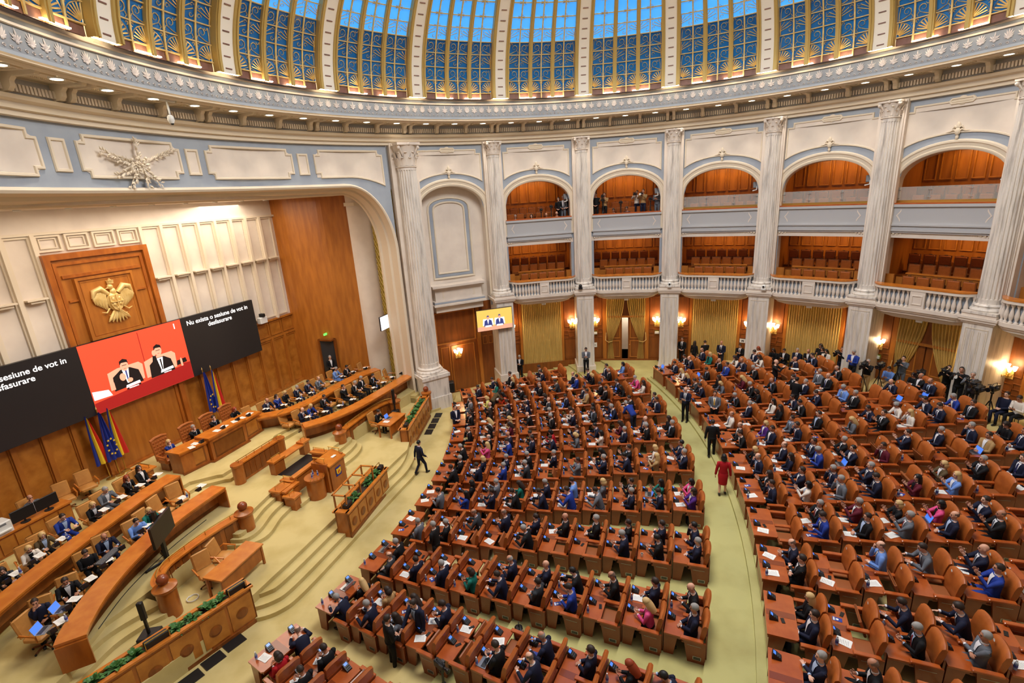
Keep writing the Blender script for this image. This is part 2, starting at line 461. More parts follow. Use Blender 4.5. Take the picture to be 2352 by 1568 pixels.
    for sg in (-1, 1):
        mb.tube([(0, 0.38, z0+0.16), (sg*0.12, 0.36, z0+0.22), (sg*0.20, 0.37, z0+0.12)], [0.05, 0.045, 0.015], 6)
        mb.tube([(0, 0.38, z0+0.02), (sg*0.15, 0.37, z0+0.10), (sg*0.24, 0.37, z0+0.04), (sg*0.40, 0.40, z0+0.02)], [0.045, 0.04, 0.03, 0.012], 6)
    mb.obj('arch_ornament', 'plaster_cream', wall, 0.8)
    if blank:
        mb = MB(F)
        mb.grid(lambda a, b: (-1.9+3.8*a, 1.12, 4.6+7.2*b), 6, 2)
        mb.obj('niche_wall', 'plaster', wall)
        for d, c, v in ((0.0, 'plaster_cream', 1.10), (0.16, 'plaster_blue', 1.10), (0.30, 'plaster_cream', 1.10)):
            hw = 1.18-d
            out = [(-hw, 6.5+d), (hw, 6.5+d), (hw, 10.4)] + [(hw*cos(pi*i/12), 10.4+(0.72-d*0.8)*sin(pi*i/12)**0.7) for i in range(1, 12)] + [(-hw, 10.4)]
            mb = MB(F); framed(mb, out, 0.055 if c != 'plaster_blue' else 0.09, 0.06 if c != 'plaster_blue' else 0.015, v); mb.obj('niche_moulding', c, wall, 0.8)
        mb = MB(F)
        for v0, z0, z1, hw in ((0.35, 6.05, 6.18, 1.62), (0.45, 5.95, 6.05, 1.55), (0.62, 5.25, 5.95, 1.42), (0.45, 5.05, 5.25, 1.55), (0.35, 4.95, 5.05, 1.62), (0.6, 4.55, 4.95, 1.45)):
            mb.box(-hw, hw, v0, 1.15, z0, z1)
        mb.obj('ledge', 'plaster', wall)
        mb = MB(F)
        for a, b in ((-0.95, -0.32), (-0.2, 0.2), (0.32, 0.95)): framed(mb, rect(a, b, 5.42, 5.80), 0.04, 0.03, 0.61)
        mb.obj('ledge_panel', 'plaster_cream', wall)
        mb = MB(F); mb.box(-1.56, 1.56, 0.43, 1.1, 5.10, 5.2); mb.obj('ledge_band', 'plaster_blue', wall)
        lo = thing('wall_lower', 'tall wooden panelled wall of the blank bay beside the stage', 'wall', kind='structure')
        mb = MB(F); mb.grid(lambda a, b: (-2.4+4.8*a, 1.1, -1.4+6.2*b), 8, 1); mb.obj('wood_wall_face', 'wood_dark', lo)
        mb = MB(F)
        mb.box(-1.75, -1.55, 0.98, 1.1, -1.4, 4.55); mb.box(1.05, 1.25, 0.98, 1.1, -1.4, 4.55)
        mb.obj('wood_pilaster', 'wood_wall', lo)
        mb = MB(F)
        framed(mb, rect(-1.45, 0.95, 2.45, 4.4), 0.05, 0.05, 1.09); framed(mb, rect(-1.25, -0.75, -0.8, 2.2), 0.03, 0.03, 1.09); framed(mb, rect(-0.6, 0.8, -0.8, 2.2), 0.03, 0.03, 1.09)
        mb.obj('wood_panel', 'wood_wall', lo)
        mb = MB(F)
        for a in (-2.3, -2.0, 1.4, 1.75, 2.1): framed(mb, rect(a, a+0.25, 2.0, 2.5), 0.03, 0.03, 1.09)
        mb.obj('small_panel', 'wood_wall', lo)
        return F
    # ---- upper parapet
    par = thing('parapet', 'grey panelled parapet of upper gallery, ' + nm, 'parapet', kind='structure')
    mb = MB(F)
    mb.box(-1.93, 1.93, 0.34, 0.60, 8.44, 9.50)
    mb.box(-1.98, 1.98, 0.26, 0.66, 9.44, 9.56); mb.box(-1.98, 1.98, 0.28, 0.6, 8.60, 8.68)
    for v0, z0, z1 in ((0.30, 8.36, 8.46), (0.36, 8.28, 8.36), (0.44, 8.07, 8.28)): mb.box(-1.95, 1.95, v0, 1.15, z0, z1)
    mb.obj('parapet_body', 'plaster_grey', par)
    mb = MB(F)
    for i in range(27): mb.box(-1.90+i*0.142, -1.81+i*0.142, 0.36, 0.46, 8.20, 8.28)
    tag(mb.obj('dentil_row', 'plaster_cream', par), kind='stuff')
    mb = MB(F)
    framed(mb, rect(-0.95, 0.95, 8.80, 9.32), 0.035, 0.045, 0.34)
    framed(mb, [(0.24*cos(2*pi*i/16), 9.06+0.24*sin(2*pi*i/16)) for i in range(16)], 0.035, 0.06, 0.34)
    for sg in (-1, 1):
        framed(mb, [(sg*1.12, 8.80), (sg*1.50, 8.80), (sg*1.56, 8.92), (sg*1.66, 9.06), (sg*1.56, 9.20), (sg*1.50, 9.32), (sg*1.12, 9.32)], 0.035, 0.045, 0.34)
    mb.obj('parapet_moulding', 'plaster', par, 0.8)
    mb = MB(F); mb.box(-1.96, 1.96, 0.27, 0.72, 9.56, 9.62); mb.obj('wood_cap', 'wood_desk_lit', par)
    if key in ('DE', 'EF', 'FG', 'GH'):
        gr = thing('glass_rail', 'clear glass rail on steel clips, ' + nm, 'glass rail')
        for a, b in ((-1.88, -0.72), (-0.70, 0.68), (0.70, 1.86)):
            mb = MB(F); mb.box(a, b, 0.66, 0.675, 9.66, 10.30); mb.obj('glass_pane', 'clear_glass', gr)
        mb = MB(F)
        mb.box(-1.9, 1.9, 0.64, 0.70, 9.62, 9.72, 0)
        mb.obj('base_rail', 'brass', gr)
        for a in (-1.84, -0.71, 0.69, 1.82):
            mb = MB(F)
            mb.box(a-0.015, a+0.015, 0.69, 0.73, 9.6, 10.3)
            for z in (9.82, 10.16): mb.box(a-0.07, a+0.07, 0.64, 0.70, z-0.012, z+0.012)
            mb.obj('steel_clip', 'steel', gr)
    # ---- balcony
    bal = thing('balcony', 'bowed balcony with stone balusters and wood rail, ' + nm, 'balcony', kind='structure')
    def vf(u, off=0.0, hw=2.12):
        a = abs(u)
        if a < hw-0.72: return -0.62 - off
        t = (a-(hw-0.72))/0.72
        return -0.62 - off + (1.12+off)*(1-sqrt(max(0, 1-min(1, t)**2)))
    def plan(off, hw, n=28):
        us = [hw*sin(pi/2*(-1+2*i/n)) for i in range(n+1)]
        return [(u, vf(u, off, hw)) for u in us]
    def slab(mb, off, hw, z0, z1, back=1.1, m=0):
        pl = plan(off, hw); n = len(pl)
        vs = []
        for u, v in pl: vs += [(u, v, z0), (u, v, z1), (u, back, z0), (u, back, z1)]
        fs = []
        for i in range(n-1):
            fs += [(4*i, 4*i+4, 4*i+5, 4*i+1), (4*i+1, 4*i+5, 4*i+7, 4*i+3), (4*i, 4*i+2, 4*i+6, 4*i+4)]
        mb.add(vs, fs, m)
    def band(mb, off0, off1, hw, z0, z1, m=0):
        a = plan(off0, hw); b = plan(off1, hw); vs = []
        for (u, v), (u2, v2) in zip(a, b): vs += [(u, v, z0), (u, v, z1), (u2, v2, z0), (u2, v2, z1)]
        fs = []
        for i in range(len(a)-1): fs += [(4*i, 4*i+4, 4*i+5, 4*i+1), (4*i+1, 4*i+5, 4*i+7, 4*i+3), (4*i+2, 4*i+3, 4*i+7, 4*i+6), (4*i, 4*i+2, 4*i+6, 4*i+4)]
        mb.add(vs, fs, m)
    mb = MB(F)
    slab(mb, 0.05, 2.12, 4.95, 5.10)
    slab(mb, -0.02, 2.08, 4.86, 4.95); slab(mb, -0.10, 2.0, 4.74, 4.86); slab(mb, -0.24, 1.86, 4.66, 4.74); slab(mb, -0.32, 1.72, 4.55, 4.66); slab(mb, -0.46, 1.5, 4.47, 4.55)
    mb.obj('balcony_base', 'plaster', bal, 0.5)
    mb = MB(F); band(mb, 0.04, -0.22, 2.12, 5.86, 5.98); mb.obj('stone_rail', 'plaster', bal, 0.5)
    mb = MB(F); band(mb, 0.06, -0.40, 2.12, 5.98, 6.04); mb.obj('wood_rail', 'wood_top', bal, 0.5)
    mb = MB(F); band(mb, -0.16, -0.20, 2.04, 5.08, 5.88); mb.obj('back_panel', 'plaster_blue', bal, 0.5)
    mb = MB(F)
    mb.box(-0.30, 0.30, vf(0)-0.02, vf(0)+0.2, 5.08, 5.88)
    framed(mb, rect(-0.19, 0.19, 5.28, 5.66), 0.03, 0.03, vf(0)-0.02)
    mb.obj('pedestal_block', 'plaster', bal)
    for sg in (-1, 1):
        for k, u in enumerate([0.42, 0.61, 0.80, 0.99, 1.18, 1.37, 1.56, 1.74, 1.90]):
            u *= sg
            c = F(u, vf(u)+0.09, 0)
            o = link('baluster', BALUSTER, bal, (c[0], c[1], 5.10))
    # ---- gallery interiors
    gal = thing('wall_gallery', 'wooden panelled back walls of the galleries, ' + nm, 'wall', kind='structure')
    mb = MB(F)
    for z0, z1, vb in ((5.0, 8.1, 4.1), (8.3, 12.4, 3.9)):
        mb.grid(lambda a, b: (-2.35+4.7*a, vb, z0+(z1-z0)*b), 8, 1)
        for sg in (-1, 1): mb.add([(sg*2.0, 0.6, z0), (sg*2.0, vb, z0), (sg*2.0, vb, z1), (sg*2.0, 0.6, z1)], [(0, 1, 2, 3)])
    mb.obj('wood_wall_face', 'wood_wall', gal)
    for z0, z1, vb in ((7.15, 7.75, 4.06), (10.5, 11.8, 3.86)):
        for k in range(8):
            a = -2.0+k*0.5
            mb = MB(F); framed(mb, rect(a+0.07, a+0.43, z0, z1), 0.028, 0.03, vb); mb.obj('wall_panel', 'wood_burl', gal)
    mb = MB(F)
    mb.box(-2.4, 2.4, 0.5, 4.4, 8.05, 8.3); mb.box(-2.4, 2.4, 0.9, 4.4, 12.1, 12.3)
    mb.obj('gallery_ceiling', 'plaster', gal)
    mb = MB(F)
    for v0, z in ((0.45, 5.28), (1.3, 5.66), (2.3, 6.02), (3.2, 6.1)): mb.box(-2.0, 2.0, v0, 4.1, 5.0, z)
    for v0, z in ((0.6, 8.55), (1.3, 8.9), (2.2, 9.2)): mb.box(-2.0, 2.0, v0, 3.9, 8.3, z)
    mb.obj('gallery_step', 'wood_dark', gal)
    pt_ = thing('gallery_partition', 'wooden partition behind front gallery seats, ' + nm, 'partition')
    mb = MB(F); mb.box(-1.2, 1.45, 1.12, 1.22, 5.3, 6.32); mb.obj('partition_panel', 'wood_wall', pt_)
    mb = MB(F); mb.box(-1.25, 1.5, 1.08, 1.26, 6.30, 6.36); mb.obj('partition_cap', 'wood_top', pt_)
    mb = MB(F); mb.box(-1.95, -1.55, 0.7, 0.85, 5.3, 6.3); mb.box(1.6, 1.95, 0.7, 0.85, 5.3, 6.3); mb.box(-1.55, -1.2, 0.95, 1.05, 5.3, 6.15); mb.obj('end_panel', 'wood_wall', pt_)
    rows = [(0.75, 5.28, 5, 0.55, 0.15, 'front lower'), (2.05, 5.66, 6, 0.53, 0.1, 'middle lower'), (3.0, 6.02, 7, 0.52, 0.0, 'back lower'), (1.75, 8.9, 6, 0.56, 0.0, 'front upper'), (2.7, 9.2, 7, 0.52, 0.0, 'back upper')]
    for v0, z, n, w, du, rn in rows:
        if level < 1 and n > 5: continue
        for k in range(n):
            u = du + (k-(n-1)/2)*w
            c = F(u, v0, z)
            a = rad(th)-u/RC
            clone(GSEAT, c, a-pi/2, 'folding seat, %s in %s row, %s' % (ordn(k), rn, SHORT[key]), 'folding seats of the galleries')
    lamp('gallery_lamp', 'AREA', F(0.0, 3.2, 7.98), 34, AMBER, 3.0, F(0, 3.5, 5), 0.5)
    lamp('gallery_lamp', 'AREA', F(0.0, 3.1, 11.9), 44, AMBER, 2.6, F(0, 3.5, 8), 0.5)
    # ---- ground floor
    lo = thing('wall_lower', 'wooden panelled wall below the balcony, ' + nm, 'wall', kind='structure')
    mb = MB(F)
    if key == 'CD':
        mb.grid(lambda a, b: (-2.45+2.23*a, 1.15, -1.2+6.3*b), 6, 1); mb.grid(lambda a, b: (0.15+2.3*a, 1.15, -1.2+6.3*b), 6, 1); mb.grid(lambda a, b: (-0.22+0.37*a, 1.15, 3.0+2.1*b), 1, 1)
    else: mb.grid(lambda a, b: (-2.45+4.9*a, 1.15, -1.2+6.3*b), 10, 1)
    mb.obj('wood_wall_face', 'wood_dark', lo)
    for sg in (-1, 1):
        mb = MB(F); mb.box(sg*1.30-0.07, sg*1.30+0.07, 1.02, 1.15, -1.2, 4.5); mb.obj('wood_pilaster', 'wood_wall', lo)
        for a, b, z0, z1 in ((1.42, 1.66, 1.95, 2.2), (1.7, 2.0, 1.8, 2.15), (2.04, 2.3, 1.95, 2.2), (1.45, 2.3, 2.5, 4.3), (1.45, 2.3, -0.6, 1.7)):
            mb = MB(F); framed(mb, rect(min(sg*a, sg*b), max(sg*a, sg*b), z0, z1), 0.025, 0.03, 1.14); mb.obj('wall_panel', 'wood_dark', lo)
    mb = MB(F); mb.box(-2.4, 2.4, 1.08, 1.15, -1.2, 0.22 if key != 'CD' else 0.2); mb.obj('baseboard', 'wood_dark', lo)
    return F
def curtain_closed(F, label, zt=4.45, zb=0.2):
    t = thing('curtain', label, 'curtain')
    mb = MB(F)
    n = 132
    mb.grid(lambda a, b: (-1.22+2.44*a, 1.0+0.045*sin(a*22*2*pi)+0.02*sin(a*7), zb+(zt-zb)*b), n, 1)
    mb.obj('drape', 'curtain', t, 1.2)
    mb = MB(F); mb.tube([(-1.25, 1.0, zt), (1.25, 1.0, zt)], 0.03, 6); mb.obj('curtain_rail', 'brass', t)
def curtain_swag(F, label, zt=4.45, zb=0.12):
    t = thing('curtain', label, 'curtain')
    for sg, wt in ((-1, 1.08), (1, 1.0)):
        mb = MB(F)
        def fn(a, b, sg=sg, wt=wt):
            # a across from outer to inner edge, b from top to bottom
            z = zt + (zb-zt)*b
            tie = 0.70
            if b < tie:
                k = b/tie
                ui = 0.06 + (0.80-0.06)*(k**1.8)
                uo = 1.2 - 0.16*k**3
            else:
                k = (b-tie)/(1-tie)
                ui = 0.80 - 0.12*k
                uo = 1.04 + 0.08*k
            u = uo + (ui-uo)*a
            amp = 0.05 if b < tie else 0.04
            return (sg*u, 1.0+amp*sin(a*9*2*pi+b*2)-0.03*sin(pi*min(1, b/tie)), z)
        mb.grid(fn, 60, 22)
        mb.obj('drape', 'curtain', t, 1.2)
        mb = MB(F); mb.tube([(sg*1.18, 0.98, 2.0), (sg*1.22, 0.9, 1.5), (sg*1.05, 0.86, 1.38), (sg*0.80, 0.92, 1.42)], 0.022, 6); mb.obj('tie_cord', 'gold', t)
    mb = MB(F); mb.tube([(-1.25, 1.0, zt), (1.25, 1.0, zt)], 0.035, 6); mb.obj('curtain_rail', 'brass', t)
def sconce_proto():
    t = thing('wall_sconce', '', 'sconce')
    mb = MB(); mb.box(-0.16, 0.16, -0.02, 0.02, -0.38, 0.05); mb.obj('back_plate', 'gold', t)
    mb = MB(); mb.ball((0, -0.10, -0.22), (0.06, 0.06, 0.12), 8, 6); mb.tube([(0, 0, -0.2), (0, -0.12, -0.22), (0, -0.12, 0.06)], 0.02, 6); mb.obj('stem', 'brass', t, 0.8)
    for x, y, z in ((0, -0.2, 0.10), (-0.22, -0.14, 0.02), (0.22, -0.14, 0.02), (-0.13, -0.3, -0.02), (0.13, -0.3, -0.02)):
        mb = MB(); mb.tube([(0, -0.1, -0.2), (x*0.6, y-0.02, -0.22), (x, y, -0.12+z), (x, y, z)], [0.014]*4, 5)
        mb.ball((x*0.7, y, -0.24), (0.02, 0.02, 0.05), 5, 4)
        a = mb.obj('arm', 'brass', t, 0.8)
        mb = MB(); mb.lathe([(0.025, 0), (0.055, 0.05), (0.07, 0.13), (0.085, 0.20)], 10, (x, y, z)); mb.obj('glass_shade', 'shade_glow', a, 0.8)
    return t
def place_sconce(F, th, u, z, label, v=1.12):
    c = F(u, v, z)
    o = clone(SCONCE, c, rad(th)-u/RC+pi/2+pi, label, 'brass wall sconces with tulip shades')
    lamp('sconce_lamp', 'POINT', F(u, v-0.45, z+0.25), 26, AMBER, 0.12)
def exit_sign(F, th, u, z, label, v=1.05):
    c = F(u, v, z)
    o = thing('exit_sign', label, 'exit sign', c, rad(th)-u/RC-pi/2)
    mb = MB(); mb.bbox(-0.13, 0.13, -0.03, 0.03, -0.075, 0.075, 0.01); mb.obj('sign_case', 'white_plastic', o)
    mb = MB(); mb.box(-0.115, 0.115, 0.031, 0.036, -0.06, 0.06); mb.obj('green_panel', 'exit_glow', o)
    mb = MB(); mb.ball((-0.03, 0.038, 0.035), (0.013, 0.003, 0.013), 6, 4); mb.box(-0.045, -0.015, 0.036, 0.039, -0.035, 0.02); mb.box(0.02, 0.09, 0.036, 0.039, -0.006, 0.006)
    mb.add([(0.09, 0.038, 0.0), (0.06, 0.038, 0.03), (0.06, 0.038, -0.03)], [(0, 1, 2)]); mb.obj('running_figure', 'white_plastic', o)

_m = MB(); _m.lathe([(0.075, 0), (0.075, 0.05), (0.045, 0.07), (0.04, 0.12), (0.075, 0.22), (0.085, 0.32), (0.06, 0.45), (0.035, 0.56), (0.035, 0.62), (0.055, 0.66), (0.07, 0.70), (0.07, 0.78)], 8); BALUSTER = _m.mesh('baluster', 'plaster', 0.9)
def gseat_proto():
    t = thing('folding_seat', '', 'seat')
    mb = MB(); mb.bbox(-0.22, 0.22, -0.05, 0.06, 0.48, 0.98, 0.02, T=Matrix.Rotation(0.12, 4, 'X')); mb.obj('backrest', 'leather', t)
    mb = MB(); mb.bbox(-0.21, 0.21, 0.10, 0.2, 0.32, 0.70, 0.02); mb.obj('seat', 'leather_seat', t)
    for x in (-0.25, 0.23):
        mb = MB(); mb.box(x, x+0.025, -0.1, 0.24, 0.0, 0.66); mb.obj('side_frame', 'wood_dark', t)
    mb = MB(); mb.box(-0.25, 0.25, -0.12, -0.06, 0.4, 1.0); mb.obj('back_board', 'wood_dark', t)
    mb = MB(); mb.box(-0.06, 0.06, -0.07, -0.02, 0.99, 1.02); mb.obj('number_plate', 'black', t)
    return t
GSEAT = gseat_proto()
SCONCE = sconce_proto()
BAYS = {'AB': 23.95, 'BC': 6.25, 'CD': -11.65, 'DE': -29.2, 'EF': -46.3, 'FG': -62.85, 'GH': -79.4}
FB = {}
for key, th in BAYS.items():
    FB[key] = build_bay(key, th, 1.0)
curtain_closed(FB['BC'], 'closed gold curtain in the bay beside the blank bay', 4.45, -0.75)
curtain_closed(FB['DE'], 'closed gold curtain behind the standing group by the wall')
curtain_closed(FB['EF'], 'closed gold curtain behind the seated onlookers')
curtain_closed(FB['GH'], 'closed gold curtain at the edge of view beside a sconce')
curtain_swag(FB['CD'], 'gold curtains tied back at the open doorway by the aisle')
curtain_swag(FB['FG'], 'gold curtains tied back at the doorway behind the camera crews')
def doorway(n, F, open_):
    d = thing('door_%d' % n, 'dark wooden double door between tied gold curtains, ' + ('one leaf ajar' if open_ else 'closed behind the cameras'), 'door', kind='structure')
    mb = MB(F)
    for sg in (-1, 1): mb.box(sg*1.22-0.06, sg*1.22+0.06, 0.98, 1.14, -0.1, 4.4)
    mb.box(-1.25, 1.25, 0.98, 1.14, 3.0, 3.12)
    mb.obj('door_frame', 'wood_wall', d)
    mb = MB(F); mb.box(-1.16, 1.16, 1.08, 1.13, 3.1, 4.45); mb.obj('transom_panel', 'wood_dark', d)
    mb = MB(F)
    if open_:
        mb.box(-1.16, -0.22, 1.06, 1.12, 0.1, 3.0); mb.box(0.15, 1.16, 1.06, 1.12, 0.1, 3.0)
    else:
        mb.box(-1.16, -0.03, 1.06, 1.12, 0.1, 3.0); mb.box(0.03, 1.16, 1.06, 1.12, 0.1, 3.0)
    mb.obj('door_leaf', 'wood_dark', d)
    mb = MB(F)
    for a, b in ((-1.05, -0.35), (0.28, 1.05)): framed(mb, rect(a, b, 1.6, 2.85), 0.03, 0.02, 1.05); framed(mb, rect(a, b, 0.3, 1.4), 0.03, 0.02, 1.05)
    mb.obj('door_panel', 'wood_wall', d)
    mb = MB(F); mb.ball((0.24, 1.02, 1.15), (0.03, 0.04, 0.03), 6, 4); mb.obj('handle', 'brass', d)
    if open_:
        mb = MB(F); mb.box(-1.2, 1.2, 3.4, 3.45, 0.0, 3.2); mb.box(-1.2, 1.2, 1.16, 3.4, 0.0, 0.1); mb.box(-1.2, -1.15, 1.16, 3.4, 0.0, 3.2); mb.box(1.15, 1.2, 1.16, 3.4, 0.0, 3.2); mb.obj('bright_corridor', 'plaster_cream', d)
doorway(1, FB['CD'], True)
doorway(2, FB['FG'], False)
lamp('corridor_lamp', 'POINT', FB['CD'](0.3, 2.4, 2.9), 90, NEUT, 0.2)
for key, us in (('BC', (-1.95, 1.9)), ('CD', (-1.85, 1.85)), ('DE', (-1.85, 1.85)), ('EF', (-1.85, 1.85)), ('FG', (-1.85, 1.85)), ('GH', (-1.85,))):
    for u in us:
        place_sconce(FB[key], BAYS[key], u, 2.75, 'brass sconce with glowing glass tulips, %s side of %s' % ('stage' if u < 0 else 'far', BAYNAME[key]))
place_sconce(FB['AB'], BAYS['AB'], -0.25, 1.75, 'brass sconce alone on the tall wooden panel beside the stage', 1.08)
for k, (key, u) in enumerate((('CD', -1.85), ('CD', 1.85), ('FG', -1.85), ('FG', 1.85))):
    exit_sign(FB[key], BAYS[key], u, 1.98, 'green exit sign %s of the %s' % ('on the stage side' if u < 0 else 'on the far side', 'open doorway by the aisle' if key == 'CD' else 'doorway behind the camera crews'))
for key in ('BC', 'CD', 'DE', 'EF', 'FG'):
    exit_sign(FB[key], BAYS[key], 0.0, 4.44, 'small green exit lamp under the balcony, ' + BAYNAME[key], -0.1)

# ------------------------------------------------------------ columns and piers
def flute_ring(r, z, n=20, depth=0.09):
    pts = []
    for i in range(n):
        for k in range(4):
            a = 2*pi*(i+k/4)/n
            rr = r*(1 - (depth if k in (2, 3) else 0))
            pts.append((rr*cos(a), rr*sin(a), z))
    return pts
def shaft_mesh(r0, r1, z0, z1, n=20):
    mb = MB()
    zs = [z0, z0+0.15, z0+0.16, z0+(z1-z0)*0.35, z1-0.14, z1-0.12, z1]
    vs = []
    for k, z in enumerate(zs):
        r = r0+(r1-r0)*((z-z0)/(z1-z0))**1.5
        vs += flute_ring(r, z, n, 0.0 if k in (0, 1, 5, 6) else 0.10)
    L = n*4
    mb.add(vs, [(k*L+i, k*L+(i+1) % L, (k+1)*L+(i+1) % L, (k+1)*L+i) for k in range(len(zs)-1) for i in range(L)])
    return mb.mesh('shaft', 'marble')
def capital_meshes(r, h):
    mb = MB(); mb.lathe([(r*1.02, 0), (r*1.12, 0.03), (r*1.12, 0.06), (r*0.98, 0.09), (r*1.0, h*0.5), (r*1.25, h*0.86), (r*1.3, h*0.9)], 20)
    mb.prism([(1.55*r*cos(a)*q, 1.55*r*sin(a)*q) for a, q in [(pi/4*i+pi/8*0, 1.15 if i % 2 else 0.86) for i in range(8)]], h*0.9, h)
    bell = mb.mesh('capital_bell', 'plaster', 0.7)
    mb = MB()
    def leaf(a, zb, ht, w, out):
        n = 5
        vs = []
        for k in range(n+1):
            t = k/n
            ro = r*1.02 + out*(t**2.2)
            z = zb + ht*(t if t < 0.85 else 0.85-(t-0.85)*0.6)
            ww = w*(0.75+0.5*sin(pi*t))*(1-t*0.35)
            for s_ in (-1, 0, 1):
                aa = a + s_*ww/(ro)
                rr = ro + (0.03 if s_ == 0 else 0.0)
                vs.append((rr*cos(aa), rr*sin(aa), z))
        return vs, [(3*k+j, 3*k+j+1, 3*k+4+j, 3*k+3+j) for k in range(n) for j in range(2)]
    for i in range(10):
        mb.add(*leaf(2*pi*i/10, 0.08, h*0.42, r*0.24, r*0.30))
        mb.add(*leaf(2*pi*(i+0.5)/10, 0.10, h*0.68, r*0.24, r*0.36))
    lv = mb.mesh('acanthus', 'plaster', 0.9)
    mb = MB()
    for i in range(4):
        a = pi/4+pi/2*i
        for s_ in (-0.16, 0.16):
            pts = [((r*1.0+r*0.55*t)*cos(a+s_*(1-t)), (r*1.0+r*0.55*t)*sin(a+s_*(1-t)), h*(0.45+0.42*t)) for t in (0, 0.4, 0.8, 1.0)]
            mb.tube(pts, [0.02, 0.035, 0.05, 0.06], 6)
        mb.ball((1.5*r*cos(a), 1.5*r*sin(a), h*0.80), (0.085, 0.085, 0.10), 8, 6)
        b = pi/2*i
        mb.ball((1.3*r*cos(b), 1.3*r*sin(b), h*0.93), (0.07, 0.07, 0.07), 6, 4)
    vo = mb.mesh('volute', 'plaster', 0.9)
    return bell, lv, vo
def base_mesh(r, z0):
    mb = MB()
    mb.box(-r*1.42, r*1.42, -r*1.42, r*1.42, z0, z0+0.10)
    mb.lathe([(r*1.36, z0+0.10), (r*1.42, z0+0.16), (r*1.36, z0+0.22), (r*1.18, z0+0.24), (r*1.16, z0+0.29), (r*1.24, z0+0.33), (r*1.18, z0+0.38), (r*1.02, z0+0.40), (r, z0+0.5)], 24)
    return mb.mesh('column_base', 'marble', 0.6)
SM = shaft_mesh(0.42, 0.345, 5.7, 13.25)
CAPM = capital_meshes(0.345, 0.72)
BASM = base_mesh(0.42, 5.25)
_m = MB()
_m.box(-0.48, 1.15, -0.52, 0.52, -1.4, 4.86); PIERM = _m.mesh('pier_body', 'marble')
_m = MB()
for y in (-0.24, 0.0, 0.24):
    _m.box(-0.492, -0.48, y-0.10, y-0.075, 0.5, 4.5); _m.box(-0.492, -0.48, y+0.075, y+0.10, 0.5, 4.5)
_m.box(-0.495, -0.48, -0.40, -0.37, 0.3, 4.62); _m.box(-0.495, -0.48, 0.37, 0.40, 0.3, 4.62); _m.box(-0.495, -0.48, -0.40, 0.40, 4.6, 4.63)
PIERF = _m.mesh('pier_fillet', 'plaster_cream')
_m = MB()
for d, z0, z1 in ((0.06, 4.84, 4.92), (0.12, 4.92, 5.02), (0.16, 5.02, 5.12), (0.08, 5.12, 5.26)): _m.box(-0.48-d, 1.15, -0.52-d, 0.52+d, z0, z1)
_m.box(-0.56, 1.15, -0.6, 0.6, -1.4, 0.25)
PIERC = _m.mesh('pier_cap', 'plaster')
_m = MB(); _m.box(0.12, 0.47, -0.52, 0.52, 5.2, 14.0); _m.box(0.05, 0.47, -0.45, 0.45, 5.2, 14.0); PILM = _m.mesh('pilaster', 'plaster')
WHERE = {'B': 'between the blank bay and the closed curtain', 'C': 'on the stage side of the open doorway', 'D': 'on the far side of the open doorway', 'E': 'behind the woman in the white blouse', 'F': 'behind the man in the blue jacket', 'G': 'beyond the second curtained doorway', 'H': 'past the edge of view'}
for k in 'BCDEFGH':
    c = thing('column', 'fluted marble column on a tall pier ' + WHERE[k], 'column', P(RC, COLANG[k]), rad(COLANG[k]), kind='structure')
    for nm, me in (('shaft', SM), ('column_base', BASM), ('pier', PIERM), ('pier_fillet', PIERF), ('pier_cap', PIERC), ('pilaster', PILM)):
        link(nm, me, c)
    cp = link('capital', CAPM[0], c, (0, 0, 13.25))
    link('acanthus', CAPM[1], cp); link('volute', CAPM[2], cp)
# the giant column beside the stage
c = thing('column', 'giant fluted marble column on a square pedestal beside the stage', 'column', P(16.55, 32.6), rad(32.6), kind='structure')
link('shaft', shaft_mesh(0.56, 0.50, 1.75, 12.75, 22), c); link('column_base', base_mesh(0.56, 1.25), c)
mb = MB(); mb.box(-0.80, 1.2, -0.80, 0.80, -0.9, 1.12); mb.box(-0.88, 1.2, -0.88, 0.88, 1.05, 1.25); mb.box(-0.88, 1.2, -0.88, 0.88, -0.9, -0.1); mb.obj('pedestal', 'marble', c)
_cp = capital_meshes(0.50, 1.22)
cp = link('capital', _cp[0], c, (0, 0, 12.75)); link('acanthus', _cp[1], cp); link('volute', _cp[2], cp)
mb = MB(); mb.box(0.2, 0.6, -0.75, 0.75, 1.2, 14.0); mb.obj('pilaster', 'plaster', c)
c2 = dup(c); c2.location = P(16.55, 119.0); c2.rotation_euler = (0, 0, rad(119)); c2['label'] = 'giant column on the near flank of the stage, out of view'
# ================================================================ entablature ring, dome, proscenium
def ring_obj(name, prof, m, parent, a0=0, a1=360, n=168, smooth=0.5):
    mb = MB(); ring_sector(mb, prof, a0, a1, n); return mb.obj(name, m, parent, smooth)
ent = thing('trim_1', 'cream entablature ring with coffered soffit and palmette frieze under the dome', 'cornice', kind='structure')
ring_obj('architrave', [(16.98, 13.90), (16.80, 13.92), (16.80, 14.06), (16.70, 14.08), (16.70, 14.24), (16.55, 14.30), (16.50, 14.40), (16.62, 14.42), (16.75, 14.44), (16.75, 14.90)], 'plaster_cream', ent)
ring_obj('soffit', [(16.8, 14.90), (15.3, 14.90)], 'plaster_cream', ent)
ring_obj('fascia_moulding', [(15.62, 14.90), (15.58, 14.84), (15.50, 14.83), (15.44, 14.88), (15.42, 14.97), (15.36, 15.0)], 'plaster_cream', ent)
ring_obj('fascia_band', [(15.36, 15.0), (15.36, 15.09)], 'plaster_blue', ent)
ring_obj('frieze', [(15.37, 15.09), (15.37, 15.66)], 'frieze_ground', ent)
ring_obj('frieze_moulding', [(15.37, 15.66), (15.30, 15.67), (15.30, 15.73), (15.36, 15.75)], 'plaster', ent)
ring_obj('upper_band', [(15.36, 15.75), (15.33, 15.84)], 'plaster_blue', ent)
